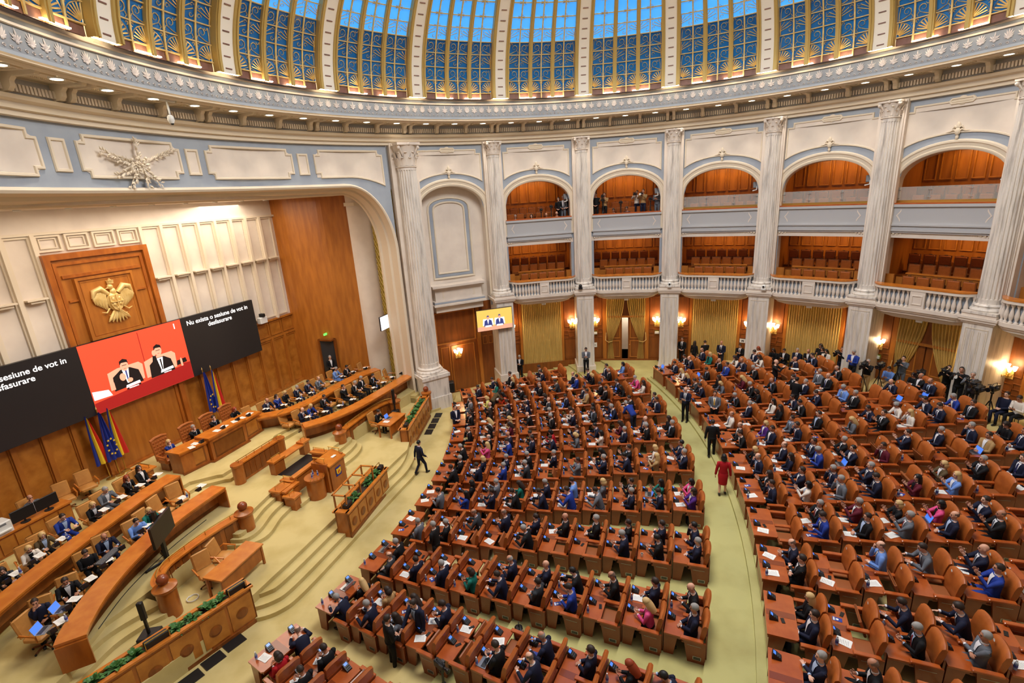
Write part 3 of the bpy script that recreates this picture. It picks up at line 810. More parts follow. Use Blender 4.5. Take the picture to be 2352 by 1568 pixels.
ring_obj('top_ledge', [(15.33, 15.84), (15.25, 15.85), (15.25, 15.88), (15.6, 15.88)], 'plaster', ent)
# dentils between the brackets: too many and too small to pick apart
mb = MB()
for i in range(960):
    a = i*0.375
    if -100 < a < 130 or a > 260:
        c = P(16.70, a); T = Matrix.Translation((c.x, c.y, 0)) @ Matrix.Rotation(rad(a), 4, 'Z')
        mb.box(-0.08, 0.04, -0.034, 0.034, 14.50, 14.70, 0, T)
tag(mb.obj('dentil_row', 'plaster', ent), kind='stuff')
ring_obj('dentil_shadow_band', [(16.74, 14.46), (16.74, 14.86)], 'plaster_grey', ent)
# brackets, coffers and palmettes, each a piece
mb = MB()
prof = [(16.75, 14.44), (16.52, 14.46), (16.42, 14.56), (16.40, 14.70), (16.30, 14.80), (15.72, 14.80), (15.66, 14.90), (16.75, 14.90)]
n = len(prof)
vs = [(r, -0.075, z) for r, z in prof] + [(r, 0.075, z) for r, z in prof]
mb.add(vs, [tuple(range(n)), tuple(range(2*n-1, n-1, -1))] + [(i, i+n, (i+1) % n+n, (i+1) % n) for i in range(n)])
for d in (-0.05, 0.05): mb.box(15.75, 16.36, d-0.012, d+0.012, 14.785, 14.80)
BRK = mb.mesh('bracket', 'plaster_cream')
mb = MB()
for x0, x1, y0, y1 in ((15.80, 15.84, -0.5, 0.5), (16.30, 16.34, -0.5, 0.5), (15.80, 16.34, -0.54, -0.5), (15.80, 16.34, 0.5, 0.54)): mb.box(x0, x1, y0, y1, 14.86, 14.90)
for k in range(18): mb.box(15.86, 15.90, -0.47+k*0.054, -0.44+k*0.054, 14.87, 14.90); mb.box(16.24, 16.28, -0.47+k*0.054, -0.44+k*0.054, 14.87, 14.90)
COF = mb.mesh('coffer', 'plaster_cream')
step = 5.72
TENS = ['', '', 'twenty', 'thirty', 'forty']
CNT = [ordn(i) for i in range(16)] + ['seventeenth', 'eighteenth', 'nineteenth', 'twentieth'] + ['twenty-'+ordn(i) for i in range(9)] + ['thirtieth'] + ['thirty-'+ordn(i) for i in range(9)] + ['fortieth'] + ['forty-'+ordn(i) for i in range(3)]
for k in range(-17, 24):
    a = COLANG['C'] + step*k
    at = a + (0 if k % 3 else 0.0)
    if k % 3 == 0:
        for d in (-0.55, 0.55): link('bracket', BRK, ent, None, (0, 0, rad(a+d)))
    else:
        link('bracket', BRK, ent, None, (0, 0, rad(a)))
    link('coffer', COF, ent, None, (0, 0, rad(a+step/2)))
    dl = thing('downlight', 'recessed soffit downlight, %s counted along the ring towards the stage' % CNT[k+17], 'downlight', P(15.9, a+step/2, 14.86), rad(a+step/2), 'recessed downlights of the ring soffit')
    m1 = MB(); m1.lathe([(0.19, 0.03), (0.19, -0.015), (0.15, -0.02), (0.145, 0.03)], 14); m1.obj('trim_ring', 'white_plastic', dl, 0.8)
    m1 = MB(); m1.lathe([(0.0, -0.008), (0.145, -0.008)], 14); m1.obj('lamp_disc', 'lamp_glow', dl)
    if -14 <= k <= 18:
        q = P(15.9, a+step/2, 14.8); tq = P(16.4, a+step/2, 8)
        lamp('downlight_lamp', 'SPOT', q, 190, WARM, 0.12, tq, spot=62, blend=0.8)
# palmettes alternate between fan and lily shapes
def palm(kind):
    mb = MB()
    if kind == 0: ang = [(-78, .13), (-56, .19), (-36, .25), (-17, .30), (0, .33), (17, .30), (36, .25), (56, .19), (78, .13)]
    else: ang = [(-70, .17), (-40, .24), (-20, .2), (0, .33), (20, .2), (40, .24), (70, .17)]
    for a, L in ang:
        s_, c_ = sin(rad(a)), cos(rad(a))
        w = 0.028
        x1, z1 = s_*L, c_*L
        mb.add([(0, 0.005, 0.08), (x1*0.6-c_*w, 0.022, 0.08+z1*0.6+s_*w), (x1, 0.008, 0.08+z1), (x1*0.6+c_*w, 0.022, 0.08+z1*0.6-s_*w), (x1*0.6, 0.04, 0.08+z1*0.6)], [(0, 1, 4), (1, 2, 4), (2, 3, 4), (3, 0, 4)])
    mb.ball((0, 0.01, 0.08), (0.05, 0.03, 0.05), 6, 4)
    return mb.mesh('palmette', 'frieze_leaf')
PALM = [palm(0), palm(1)]
npal = 240
for i in range(-68, 88):
    a = i*1.5
    q = P(15.365, a, 15.24)
    link('palmette', PALM[i % 2], ent, q, (0, 0, rad(a)+pi/2))
mb = MB()
for i in range(-136, 176):
    a = i*0.75
    pts = []
    for k in range(9):
        t = k/8
        th = 2.2*pi*t
        rr = 0.055*(1-0.8*t)
        pts.append(P(15.355, a+(rr*cos(th))/15.36*57.3, 15.165+rr*sin(th)*0.9))
    mb.tube(pts, 0.011, 4, cap=False)
tag(mb.obj('running_scroll', 'frieze_leaf', ent), kind='stuff')
# ---- dome
def dm(a, ph, off=0.0):
    r = (15.0+off)*cos(ph); z = 15.88 + (8.0+off)*sin(ph)
    return Vector((r*cos(rad(a)), r*sin(rad(a)), z))
PHI = [0.0, 0.036, 0.104, 0.175, 0.247, 0.312, 0.376, 0.433, 0.50, 0.57, 0.65, 0.74, 0.85, 0.97]
BAYA = 360/21.0
def dome_strip(mb, a, w0, w1, off, ph0=0.0, ph1=0.97, n=22, depth=0.1):
    """a rib of angular half widths w (metres at the base) standing off the shell"""
    vs = []
    for i in range(n+1):
        ph = ph0+(ph1-ph0)*i/n
        k = 57.3/15.0
        for w, o in ((w0, 0.02), (w0, off), (w1, off), (w1, 0.02)):
            vs.append(dm(a + w*k*(0.55+0.45*cos(ph))/max(0.3, cos(ph)), ph, -o))
    mb.add(vs, [(i*4+j, i*4+j+1, i*4+4+j+1, i*4+4+j) for i in range(n) for j in range(3)])
dome = thing('ceiling', 'glazed blue dome with gold tracery and white ribs', 'ceiling', kind='structure')
mb = MB()
vs = [dm(360*i/84, ph, 0.35) for i in range(84) for ph in [0.0, 0.15, 0.3, 0.5, 0.7, 0.97]]
mb.add(vs, [(i*6+j, ((i+1) % 84)*6+j, ((i+1) % 84)*6+j+1, i*6+j+1) for i in range(84) for j in range(5)])
mb.obj('outer_shell', 'dome_white', dome)
mb = MB(); mb.lathe([(dm(0, 0.97).x+0.1, dm(0, 0.97).z-0.1), (dm(0, 0.97).x-0.4, dm(0, 0.97).z-0.15), (dm(0, 0.97).x-0.5, dm(0, 0.97).z+0.4)], 48)
mb.obj('oculus_ring', 'gold', dome)
mb = MB(); mb.lathe([(0.0, 23.1), (dm(0, 0.97).x, 23.0)], 48); mb.obj('oculus_glass', 'glass_sky', dome)
# ornament meshes, drawn on a unit pane (x -0.5..0.5, y 0..1) and bent on to the shell per row
def curl(cx, cy, r, a0, turns, sg, n=12, w0=0.05):
    pts = []
    for i in range(n+1):
        t = i/n
        a = a0 + sg*2*pi*turns*t
        rr = r*(1-0.78*t)
        pts.append((cx+rr*cos(a), cy+rr*sin(a)))
    return pts
def orn_scroll(flip):
    L = []
    L.append((curl(0.05*flip, 0.55, 0.30, -pi/2, 1.35, flip), 0.055))
    L.append(([(-0.42*flip, 0.08), (-0.2*flip, 0.14), (0.05*flip, 0.25)], 0.06))
    L.append(([(-0.42*flip, 0.08), (-0.40*flip, 0.5), (-0.33*flip, 0.86)], 0.05))
    L.append((curl(-0.22*flip, 0.80, 0.12, 0.3, 0.8, -flip, 8), 0.045))
    L.append(([(0.30*flip, 0.35), (0.40*flip, 0.18), (0.32*flip, 0.07)], 0.05))
    return L
def orn_fan(flip):
    L = []
    for k in range(4):
        a = pi/2 + flip*(0.0 + 0.32*k)
        L.append(([(-0.45*flip, 0.05), (-0.45*flip-cos(a)*-0.45*1, 0.05+0.45*sin(a)), (-0.45*flip+flip*sin(0.34*k)*0.95, 0.08+0.85*cos(0.30*k))], 0.06))
    L.append((curl(0.25*flip, 0.30, 0.16, pi, 1.0, -flip, 9), 0.05))
    L.append((curl(0.28*flip, 0.78, 0.13, pi, 0.9, flip, 8), 0.045))
    return L
def orn_shell(flip):
    L = []
    for k in range(6):
        a = 0.26*k
        L.append(([(-0.45*flip+flip*0.12*sin(a), 0.10+0.12*cos(a)), (-0.45*flip+flip*0.82*sin(a), 0.10+0.82*cos(a))], 0.085))
    pts = [(-0.45*flip+flip*0.9*sin(0.06*i*pi/2*1.6), 0.06+0.88*cos(0.06*i*pi/2*1.6)*1.0) for i in range(1, 11)]
    L.append((pts, 0.05))
    L.append((curl(0.34*flip, 0.84, 0.12, -pi/2, 0.9, flip, 8), 0.05))
    L.append(([(-0.45*flip, 0.05), (0.0, 0.03), (0.42*flip, 0.2)], 0.05))
    return L
def orn_corner(flip):
    L = []
    for sx, y0, sy in ((0.46*flip, 0.04, 1), (0.46*flip, 0.96, -1)):
        L.append((curl(sx-0.10*flip, y0+0.08*sy, 0.09, 0, 0.8, flip*sy, 7), 0.03))
        L.append(([(sx, y0), (sx-0.2*flip, y0+0.02*sy), (sx-0.28*flip, y0+0.10*sy)], 0.03))
    return L
ROWORN = [None, orn_shell, orn_scroll, orn_fan, orn_scroll, orn_fan, None, None, None, None, None, None, None]
halfw = BAYA/3/2
RIBW = 0.46*57.3/15.0
subw = (BAYA-2*RIBW)/3.0
def pane_mesh(row, w):
    ph0, ph1 = PHI[row], PHI[row+1]
    mb = MB()
    n = 4 if row > 5 else 2
    vs, fs = [], []
    d = 0.010
    for i in range(n+1):
        ph = ph0+(ph1-ph0)*i/n
        vs += [dm(-w/2, ph), dm(w/2, ph), dm(-w/2, ph, 0.05), dm(w/2, ph, 0.05)]
    for i in range(n): fs += [(4*i, 4*i+1, 4*i+5, 4*i+4), (4*i+2, 4*i+6, 4*i+7, 4*i+3)]
    mb.add(vs, fs)
    return mb.mesh('pane', 'dome_brown' if row == 0 else ('glass_deep' if row < 5 else 'glass_sky'))
def orn_mesh(row, w, flip):
    f = ROWORN[row] if row < len(ROWORN) and ROWORN[row] else (orn_corner if row >= 6 else None)
    if f is None: return None
    ph0, ph1 = PHI[row], PHI[row+1]
    mb = MB()
    for pts, th in f(flip):
        n = len(pts)
        vs = []
        for i, (x, y) in enumerate(pts):
            x = max(-0.49, min(0.49, x)); y = max(0.02, min(0.98, y))
            a = pts[max(0, i-1)]; b = pts[min(n-1, i+1)]
            dx, dy = b[0]-a[0], b[1]-a[1]
            L = sqrt(dx*dx+dy*dy) or 1
            nx, ny = -dy/L, dx/L
            hw = th*0.5*(1.15-0.75*abs(2*i/(n-1)-0.6) if n > 3 else 1)
            for s_, o in ((1, -0.03), (0, -0.055), (-1, -0.03)):
                xx = max(-0.5, min(0.5, x+nx*hw*s_)); yy = max(0.0, min(1.0, y+ny*hw*s_))
                vs.append(dm(xx*w, ph0+(ph1-ph0)*yy, o))
        mb.add(vs, [(3*i+j, 3*i+j+1, 3*i+4+j, 3*i+3+j) for i in range(n-1) for j in range(2)])
    return mb.mesh('scrollwork', 'gold')
hw_ = subw/2
PANES = [pane_mesh(r, hw_*0.97) for r in range(13)]
ORN = [(orn_mesh(r, hw_*0.97, 1), orn_mesh(r, hw_*0.97, -1)) for r in range(13)]
RIBM = []
mb = MB(); dome_strip(mb, 0, -0.30, 0.30, 0.22); RIB_WHITE = mb.mesh('white_rib', 'dome_white', 0.5)
mb = MB(); dome_strip(mb, 0, -0.46, -0.28, 0.30); dome_strip(mb, 0, -0.43, -0.36, 0.36); RIB_GL = mb.mesh('gold_rib', 'gold_rib', 0.5)
mb = MB(); dome_strip(mb, 0, 0.28, 0.46, 0.30); dome_strip(mb, 0, 0.36, 0.43, 0.36); RIB_GR = mb.mesh('gold_rib', 'gold_rib', 0.5)
mb = MB(); dome_strip(mb, 0, -0.10, 0.10, 0.16); dome_strip(mb, 0, -0.045, 0.045, 0.20); RIB_MIN = mb.mesh('minor_rib', 'gold_rib', 0.5)
mb = MB(); dome_strip(mb, 0, -0.03, 0.03, 0.07); MULL = mb.mesh('mullion', 'gold', 0.5)
mb = MB()
for k in range(18):
    ph = 0.02+k*0.05
    q = dm(0, ph, -0.23)
    mb.box(-0.015, 0.015, -0.13, 0.13, -0.02, 0.02, 0, Matrix.Translation(q) @ Matrix.Rotation(-ph*0.5, 4, 'Y'))
RIBDOT = mb.mesh('rib_notch', 'dome_brown')
mb = MB()
for r in range(1, 13):
    vs = []
    n = 9
    for i in range(n+1):
        a = -BAYA/2+RIBW + (BAYA-2*RIBW)*i/n
        for dph, o in ((-0.0028, 0.0), (-0.002, -0.07), (0.002, -0.07), (0.0028, 0.0)): vs.append(dm(a, PHI[r]+dph, o))
    mb.add(vs, [(i*4+j, i*4+j+1, i*4+4+j+1, i*4+4+j) for i in range(n) for j in range(3)])
HBAR = mb.mesh('cross_bar', 'gold')
for b in range(-6, 9):
    a0 = COLANG['C'] + BAYA*b      # rib angle
    bay = thing('ceiling_bay', 'dome bay between two white ribs, %s from the far end' % ordn(b+6), 'dome bay', (0, 0, 0), rad(a0), kind='structure')
    link('white_rib', RIB_WHITE, bay); link('gold_rib', RIB_GL, bay); link('gold_rib', RIB_GR, bay); link('rib_notch', RIBDOT, bay)['kind'] = 'stuff'
    ca = BAYA/2
    link('cross_bar', HBAR, bay, None, (0, 0, rad(ca)))['kind'] = 'stuff'
    for s_ in range(3):
        sa = RIBW + subw*s_
        if s_: link('minor_rib', RIB_MIN, bay, None, (0, 0, rad(sa)))
        link('mullion', MULL, bay, None, (0, 0, rad(sa+subw/2)))
        for h in range(2):
            for r in range(13):
                aa = sa + hw_*(h+0.5)
                pn = link('pane', PANES[r], bay, None, (0, 0, rad(aa)))
                om = ORN[r][h]
                if om is not None: link('scrollwork', om, pn)
lampring = thing('cove_light', 'ring of hidden lamps washing the foot of the dome', 'cove light')
for k in range(-18, 27):
    a = COLANG['C'] + BAYA/3*k + BAYA/6*0
    if k % 3 == 0 or True:
        mb = MB(); q = P(14.88, a + (0 if k % 3 else 0), 15.92)
        T = Matrix.Translation(q) @ Matrix.Rotation(rad(a), 4, 'Z')
        mb.box(-0.04, 0.04, -0.42, 0.42, -0.03, 0.0, 0, T); mb.obj('lamp_bar', 'cove_glow', lampring)

# ---- proscenium wall over the stage
PA0, PA1 = 35.6, 116.0
def pz(a):
    d = (a-PA0)/8.5
    z = 12.08
    for d in ((a-PA0)/8.5, (PA1-a)/8.5):
        if d < 1: z = min(z, 12.08-3.6*(1-sqrt(max(0, 1-(1-max(0, d))**2))))
    return z
pw = thing('wall_stage', 'curved blue grey wall with cream panels above the stage opening', 'wall', kind='structure')
angs = [PA0+(PA1-PA0)*(i/70) for i in range(71)]
mb = MB(); vs = []
for a in angs: vs += [P(16.95, a, pz(a)), P(16.95, a, 14.0)]
mb.add(vs, [(2*i, 2*i+2, 2*i+3, 2*i+1) for i in range(70)]); mb.obj('wall_face', 'plaster_blue', pw)
fine = [PA0+8.5*(1-cos(pi/2*i/14)) for i in range(15)] + [PA0+8.5+(PA1-PA0-17)*i/30 for i in range(1, 30)] + [PA1-8.5*(1-cos(pi/2*i/14)) for i in range(14, -1, -1)]
prof = [(16.95, 0.02), (16.80, 0.0), (16.76, -0.08), (16.80, -0.16), (17.1, -0.20), (17.4, -0.22), (17.45, -0.34), (18.1, -0.40), (18.15, -0.50), (18.3, -0.52)]
path = [(PA0, -0.9)] + [(a, None) for a in fine] + [(PA1, -0.9)]
vs = []
for a, z in path:
    t0 = (a-PA0)/8.5; t1 = (PA1-a)/8.5
    sh = 1 if t0 < 0.5 else (-1 if t1 < 0.5 else 0)
    for r, dz in prof:
        base = (pz(a) if z is None else z)
        side = 0.0
        if t0 < 1: side = -dz*(1-max(0, t0))*57.3/17.0
        if t1 < 1: side = dz*(1-max(0, t1))*57.3/17.0
        kz = 1 - max(0, 1-t0 if t0 < 1 else (1-t1 if t1 < 1 else 0))
        vs.append(P(r, a+side, base + dz*max(0.0, kz) if z is None else base))
k = len(prof)
mb = MB(); mb.add(vs, [(i*k+j, (i+1)*k+j, (i+1)*k+j+1, i*k+j+1) for i in range(len(path)-1) for j in range(k-1)])
mb.obj('proscenium_arch', 'plaster_cream', pw, 0.6)
def cylF(u, v, z): return tuple(P(16.95+v, -u, z))      # u = -degrees
def ppanel(a0, a1, z0, z1, notch=0.35, low=None):
    da = notch*57.3/16.95
    u0, u1 = -a1, -a0
    if notch: o = [(u0, z0+notch*.6), (u0+da*.7, z0+notch*.6), (u0+da*.7, z0), (u1-da*.7, z0), (u1-da*.7, z0+notch*.6), (u1, z0+notch*.6), (u1, z1-notch*.6), (u1-da*.7, z1-notch*.6), (u1-da*.7, z1), (u0+da*.7, z1), (u0+da*.7, z1-notch*.6), (u0, z1-notch*.6)]
    else: o = [(u0, z0), (u1, z0), (u1, z1), (u0, z1)]
    if low:
        o = [(u0, z0+notch*.6), (u0+da*.7, z0+notch*.6), (u0+da*.7, z0)] + [(u0+(u1-u0)*(0.45+0.55*i/8), z0-low*(i/8)**2) for i in range(9)] + [(u1, z1-notch*.6), (u1-da*.7, z1-notch*.6), (u1-da*.7, z1), (u0+da*.7, z1), (u0+da*.7, z1-notch*.6), (u0, z1-notch*.6)]
    nn = 10
    mb = MB(cylF); vs = []
    for i in range(nn+1):
        u = u0+(u1-u0)*i/nn
        zb = z0 - (low*max(0, (i/nn-0.45)/0.55)**2 if low else 0)
        vs += [(u, -0.015, zb + (notch*.6 if i in (0, nn) and not low else 0)), (u, -0.015, z1-(notch*.6 if i in (0, nn) else 0))]
    mb.add(vs, [(2*i, 2*i+2, 2*i+3, 2*i+1) for i in range(nn)]); mb.obj('wall_panel', 'plaster', pw)
    mb = MB()
    n = len(o); vs, fs = [], []
    for i, (u, z) in enumerate(o):
        pr_, nx_ = o[i-1], o[(i+1) % n]
        kx = 16.95/57.3
        d1 = Vector(((u-pr_[0])*kx, z-pr_[1])).normalized(); d2 = Vector(((nx_[0]-u)*kx, nx_[1]-z)).normalized()
        nn_ = Vector((d1.y+d2.y, -d1.x-d2.x)); nn_ = nn_/max(0.6, nn_.length_squared)*2
        for w, d in ((-0.05, 0.0), (-0.03, -0.05), (0.03, -0.05), (0.05, 0.0)):
            vs.append(cylF(u+nn_.x*w/kx, d-0.01, z+nn_.y*w))
    for i in range(n):
        for j in range(3): fs.append((i*4+j, ((i+1) % n)*4+j, ((i+1) % n)*4+j+1, i*4+j+1))
    mb.add(vs, fs); mb.obj('panel_moulding', 'plaster_cream', pw)
for a0, a1 in ((86.4, 98.8), (103, 114.5), (69.7, 82.1), (52.6, 65.9)): ppanel(a0, a1, 12.42, 13.63)
ppanel(36.6, 48.7, 12.42, 13.63, low=0.45)
for a in (83.6+0.65, 67.3+0.6, 50.15+0.6): ppanel(a-0.75, a+0.75, 12.58, 13.44, 0)
em = thing('leaf_relief', 'plaster relief of crossed leafy branches on the panel above the stage', 'relief', P(16.86, 75.6, 12.98), rad(75.6)-pi/2, kind=None)
mb = MB(); L2 = MB()
rnd = random.Random(3)
for x1, z1, n in ((-1.45, 0.45, 34), (1.25, 0.22, 34), (0.0, 0.62, 14), (-0.6, -0.75, 20), (0.5, -0.85, 24), (-0.15, -0.85, 20), (0.9, -0.5, 20), (0.8, 0.0, 16)):
    x1 = -x1
    mb.tube([(0, -0.08, -0.2), (x1*0.5, -0.10, z1*0.45-0.02), (x1, -0.05, z1)], [0.035, 0.03, 0.012], 5)
    for i in range(n):
        t = (i+1)/n
        x, z = x1*t, -0.2+(z1+0.2)*t
        a = math.atan2(z1+0.2, x1) + rnd.choice((-0.7, 0.7)) + rnd.uniform(-0.3, 0.3)
        q = 0.16*rnd.uniform(0.8, 1.2)
        T = Matrix.Translation((x, -0.08-rnd.uniform(0, 0.08), z)) @ Matrix.Rotation(-a, 4, 'Y') @ Matrix.Rotation(rnd.uniform(-0.5, 0.5), 4, 'X')
        w = q*0.24
        L2.add([tuple(T @ Vector(p)) for p in ((0, 0, 0), (q*0.5, 0, w), (q, -0.03, 0), (q*0.5, 0, -w), (q*0.5, -0.03, 0))], [(0, 1, 4), (1, 2, 4), (2, 3, 4), (3, 0, 4)])
for i in range(14): L2.ball((rnd.uniform(-0.4, 0.3), -0.14, rnd.uniform(-0.5, 0.1)), 0.055, 6, 4)
mb.obj('branches', 'plaster_cream', em, 0.9)
tag(L2.obj('leaves', 'plaster_cream', em), kind='stuff')
cm = thing('ceiling_camera', 'white camera on a bracket hanging below the ring soffit above the leaf relief', 'camera', P(15.75, 73.2, 14.86), rad(73.2)-pi/2)
mb = MB(); mb.tube([(0, 0, 0), (0, 0, -0.45)], 0.03, 8); mb.box(-0.3, 0.3, -0.03, 0.03, -0.05, 0.0); mb.obj('bracket', 'white_plastic', cm)
mb = MB(); mb.lathe([(0.0, -0.26), (0.07, -0.24), (0.11, -0.14), (0.1, -0.03), (0.05, 0.03), (0, 0.04)], 12, (0, 0, -0.5)); mb.obj('camera_body', 'white_plastic', cm, 0.8)
mb = MB(); mb.ball((0, -0.02, -0.74), 0.055, 8, 6); mb.obj('lens', 'black_gloss', cm)
# ================================================================ the stage
def SF(s, t, z): return tuple(S(s, t, z))
def slab(parent, name, pts, z0, z1, m):
    mb = MB(SF); mb.prism(pts, z0, z1); return mb.obj(name, m, parent)
def strip_wall(mb, pts, z0, z1, thick=0.0, m=0):
    """vertical wall along (s, t) points"""
    vs = []
    for s, t in pts: vs += [(s, t, z0), (s, t, z1)]
    mb.add(vs, [(2*i, 2*i+2, 2*i+3, 2*i+1) for i in range(len(pts)-1)], m)
def offs(pts, d):
    out = []
    for i, (s, t) in enumerate(pts):
        a = pts[max(0, i-1)]; b = pts[min(len(pts)-1, i+1)]
        ds, dt = b[0]-a[0], b[1]-a[1]
        L = sqrt(ds*ds+dt*dt) or 1
        out.append((s - dt/L*d, t + ds/L*d))
    return out
def thick(mb, pts, d, z0, z1, m=0):
    q = offs(pts, d); n = len(pts); vs = []
    for (a, b), (c, e) in zip(pts, q): vs += [(a, b, z0), (a, b, z1), (c, e, z0), (c, e, z1)]
    fs = []
    for i in range(n-1): fs += [(4*i, 4*i+4, 4*i+5, 4*i+1), (4*i+1, 4*i+5, 4*i+7, 4*i+3), (4*i+2, 4*i+3, 4*i+7, 4*i+6), (4*i, 4*i+2, 4*i+6, 4*i+4)]
    fs += [(0, 1, 3, 2), (4*n-4, 4*n-2, 4*n-1, 4*n-3)]
    mb.add(vs, fs, m)
def resamp(pts, n):
    """smooth curve through points (Catmull-Rom), n samples per span"""
    out = []
    for i in range(len(pts)-1):
        p0 = pts[max(0, i-1)]; p1 = pts[i]; p2 = pts[i+1]; p3 = pts[min(len(pts)-1, i+2)]
        for k in range(n):
            t = k/n
            out.append(tuple(0.5*((2*b) + (-a+c)*t + (2*a-5*b+4*c-d)*t*t + (-a+3*b-3*c+d)*t**3) for a, b, c, d in zip(p0, p1, p2, p3)))
    out.append(tuple(pts[-1]))
    return out
sf = thing('floor_stage', 'yellow carpeted podium with curved steps in front of the benches', 'stage floor', kind='structure')
# podium with four front steps
for k in range(4):
    s0 = 10.2+0.35*k; z1 = -0.75+0.15*k
    edge = resamp([(11.7, -6.15+0.1*k), (s0+0.75, -5.95+0.12*k), (s0+0.2, -5.45+0.12*k), (s0, -4.6), (s0, -2.0), (s0, 1.2), (s0+0.02, 2.6), (s0+0.35, 3.9-0.08*k), (s0+0.9, 5.0-0.22*k), (12.3, 5.75-0.32*k)], 5)
    slab(sf, 'step', edge + [(13.5, 5.4-0.32*k), (13.5, -6.0)], -1.2, z1 - (0.004 if k == 3 else 0), 'carpet')
slab(sf, 'podium', [(11.3, -6.0), (11.15, -6.6), (11.75, -9.0), (12.6, -11.5), (13.2, -14.0), (22.0, -14.0), (22.0, 10.9), (13.3, 10.9), (12.9, 9.2), (12.35, 7.2), (12.0, 5.3), (11.6, 4.6), (11.25, 3.8), (11.25, -5.5)], -1.2, -0.3, 'carpet')
# three corner steps beside the giant column
for k in range(3):
    slab(sf, 'step', resamp([(12.9+0.25*k, 8.9), (12.55+0.2*k, 9.3+0.15*k), (12.3+0.22*k, 9.9+0.1*k), (12.2+0.3*k, 10.9), (12.4+0.3*k, 11.6)], 4) + [(14.2, 11.6), (14.2, 8.9)], -1.2, -0.75+0.15*k-0.004, 'carpet')
# upper floor behind the balustrades
up = [(13.9, 9.4), (14.2, 7.2), (14.25, 5.0), (14.45, 3.1), (14.25, 2.7), (14.25, -1.6), (13.95, -3.2), (13.95, -4.5), (13.9, -6.2), (13.9, -7.0), (13.98, -8.0), (13.3, -9.4), (13.4, -14.0), (22.1, -14.0), (22.1, 9.6), (18.3, 10.8), (16.0, 11.2), (14.6, 10.6)]
slab(sf, 'upper_floor', up, -0.5, 0.3, 'carpet')
for k in range(3):
    z1 = -0.15+0.15*k; d = 0.36*(2-k)+0.34
    slab(sf, 'step', resamp([(14.6, -3.9-0.12*(2-k)), (13.9-0.05*(2-k), -3.85-0.12*(2-k)), (13.75-d*0.6, -3.75), (13.95-d, -3.2), (14.25-d, -2.3), (14.35-d, -1.6)], 4) + [(15.0, -1.6)], -0.4, z1, 'carpet')
    slab(sf, 'step', [(14.9, 1.5), (14.35-d, 1.5)] + resamp([(14.35-d, 1.5), (14.3-d, 2.3), (14.3-d*0.9, 3.0), (14.3-d*0.55, 3.5+0.05*(2-k)), (14.55, 3.6+0.08*(2-k))], 4), -0.4, z1, 'carpet')
    slab(sf, 'step', resamp([(13.4, -6.9), (13.6-d, -6.95-0.05*(2-k)), (13.85-d*0.95, -7.6), (14.0-d, -8.3), (13.8-d, -9.2), (13.75-d, -9.9)], 4) + [(14.6, -9.9), (14.6, -6.9)], -0.4, z1, 'carpet')
    slab(sf, 'step', [(15.0, 8.9), (13.9-d*0.85, 8.9)] + resamp([(13.9-d*0.85, 8.9), (13.95-d*0.8, 9.8), (14.05-d*0.7, 10.6)], 4) + [(15.0, 10.9)], -0.4, z1, 'carpet')
for k, (z1, s0) in enumerate(((0.45, 16.6), (0.6, 17.0))):
    slab(sf, 'platform', [(s0, -1.3), (s0, 1.2), (s0+0.5, 2.2-0.1*k), (s0+0.4, 3.4), (22.1, 3.6), (22.1, -3.8), (s0+0.9, -3.4), (s0+0.9, -2.1), (s0+0.2, -1.4)], 0.2, z1, 'carpet')
slab(sf, 'platform', resamp([(17.6, 2.2), (17.05, 5.0), (16.95, 7.0), (16.7, 9.2), (16.3, 11.0)], 4) + [(19.0, 10.5), (22.1, 9.5), (22.1, 2.2)], 0.2, 0.45, 'carpet')
slab(sf, 'platform', resamp([(17.8, -2.4), (17.2, -5.0), (16.6, -8.0), (16.2, -10.0)], 4) + [(16.2, -14), (22.1, -14), (22.1, -2.4)], 0.2, 0.45, 'carpet')
# dark step nosing strips
# ------------------------------------------------------------ stage back wall
bw = thing('wall_back', 'stage back wall with cream fluted panels above wood panelling', 'wall', kind='structure')
mb = MB(SF); mb.add([(22.1, -14, 4.85), (22.1, 9.5, 4.85), (22.1, 9.5, 11.7), (22.1, -14, 11.7)], [(0, 1, 2, 3)]); mb.obj('plaster_face', 'plaster', bw)
mb = MB(SF); mb.add([(22.08, -14, 0), (22.08, 9.5, 0), (22.08, 9.5, 4.85), (22.08, -14, 4.85)], [(0, 1, 2, 3)]); mb.obj('wood_wall_face', 'wood_burl', bw)
def bfr(mb, t0, t1, z0, z1, w, d, s0=22.08):
    o = [(t0, z0), (t1, z0), (t1, z1), (t0, z1)]
    for (x0, x1, y0, y1) in ((t0, t1, z0, z0+w), (t0, t1, z1-w, z1), (t0, t0+w, z0+w, z1-w), (t1-w, t1, z0+w, z1-w)): mb.box(s0-d, s0, x0, x1, y0, y1)
edges = [1.42+0.97*i for i in range(9)]
for i in range(8):
    t0, t1 = edges[i], edges[i+1]
    mb = MB(SF); bfr(mb, t0+0.10, t1-0.03, 5.0, 10.68, 0.07, 0.07); mb.obj('panel_frame', 'plaster_cream', bw)
    mb = MB(SF); mb.box(21.9, 22.1, t0-0.05, t0+0.09, 4.87, 10.72); mb.obj('fillet', 'plaster_cream', bw)
    mb = MB(SF); mb.box(21.80, 22.1, t0+0.16, t1-0.09, 8.36, 8.42); mb.box(21.88, 22.1, t0+0.26, t1-0.19, 8.26, 8.36); mb.obj('bracket_shelf', 'plaster_cream', bw)
ledges = [-2.58-0.97*i for i in range(9)]
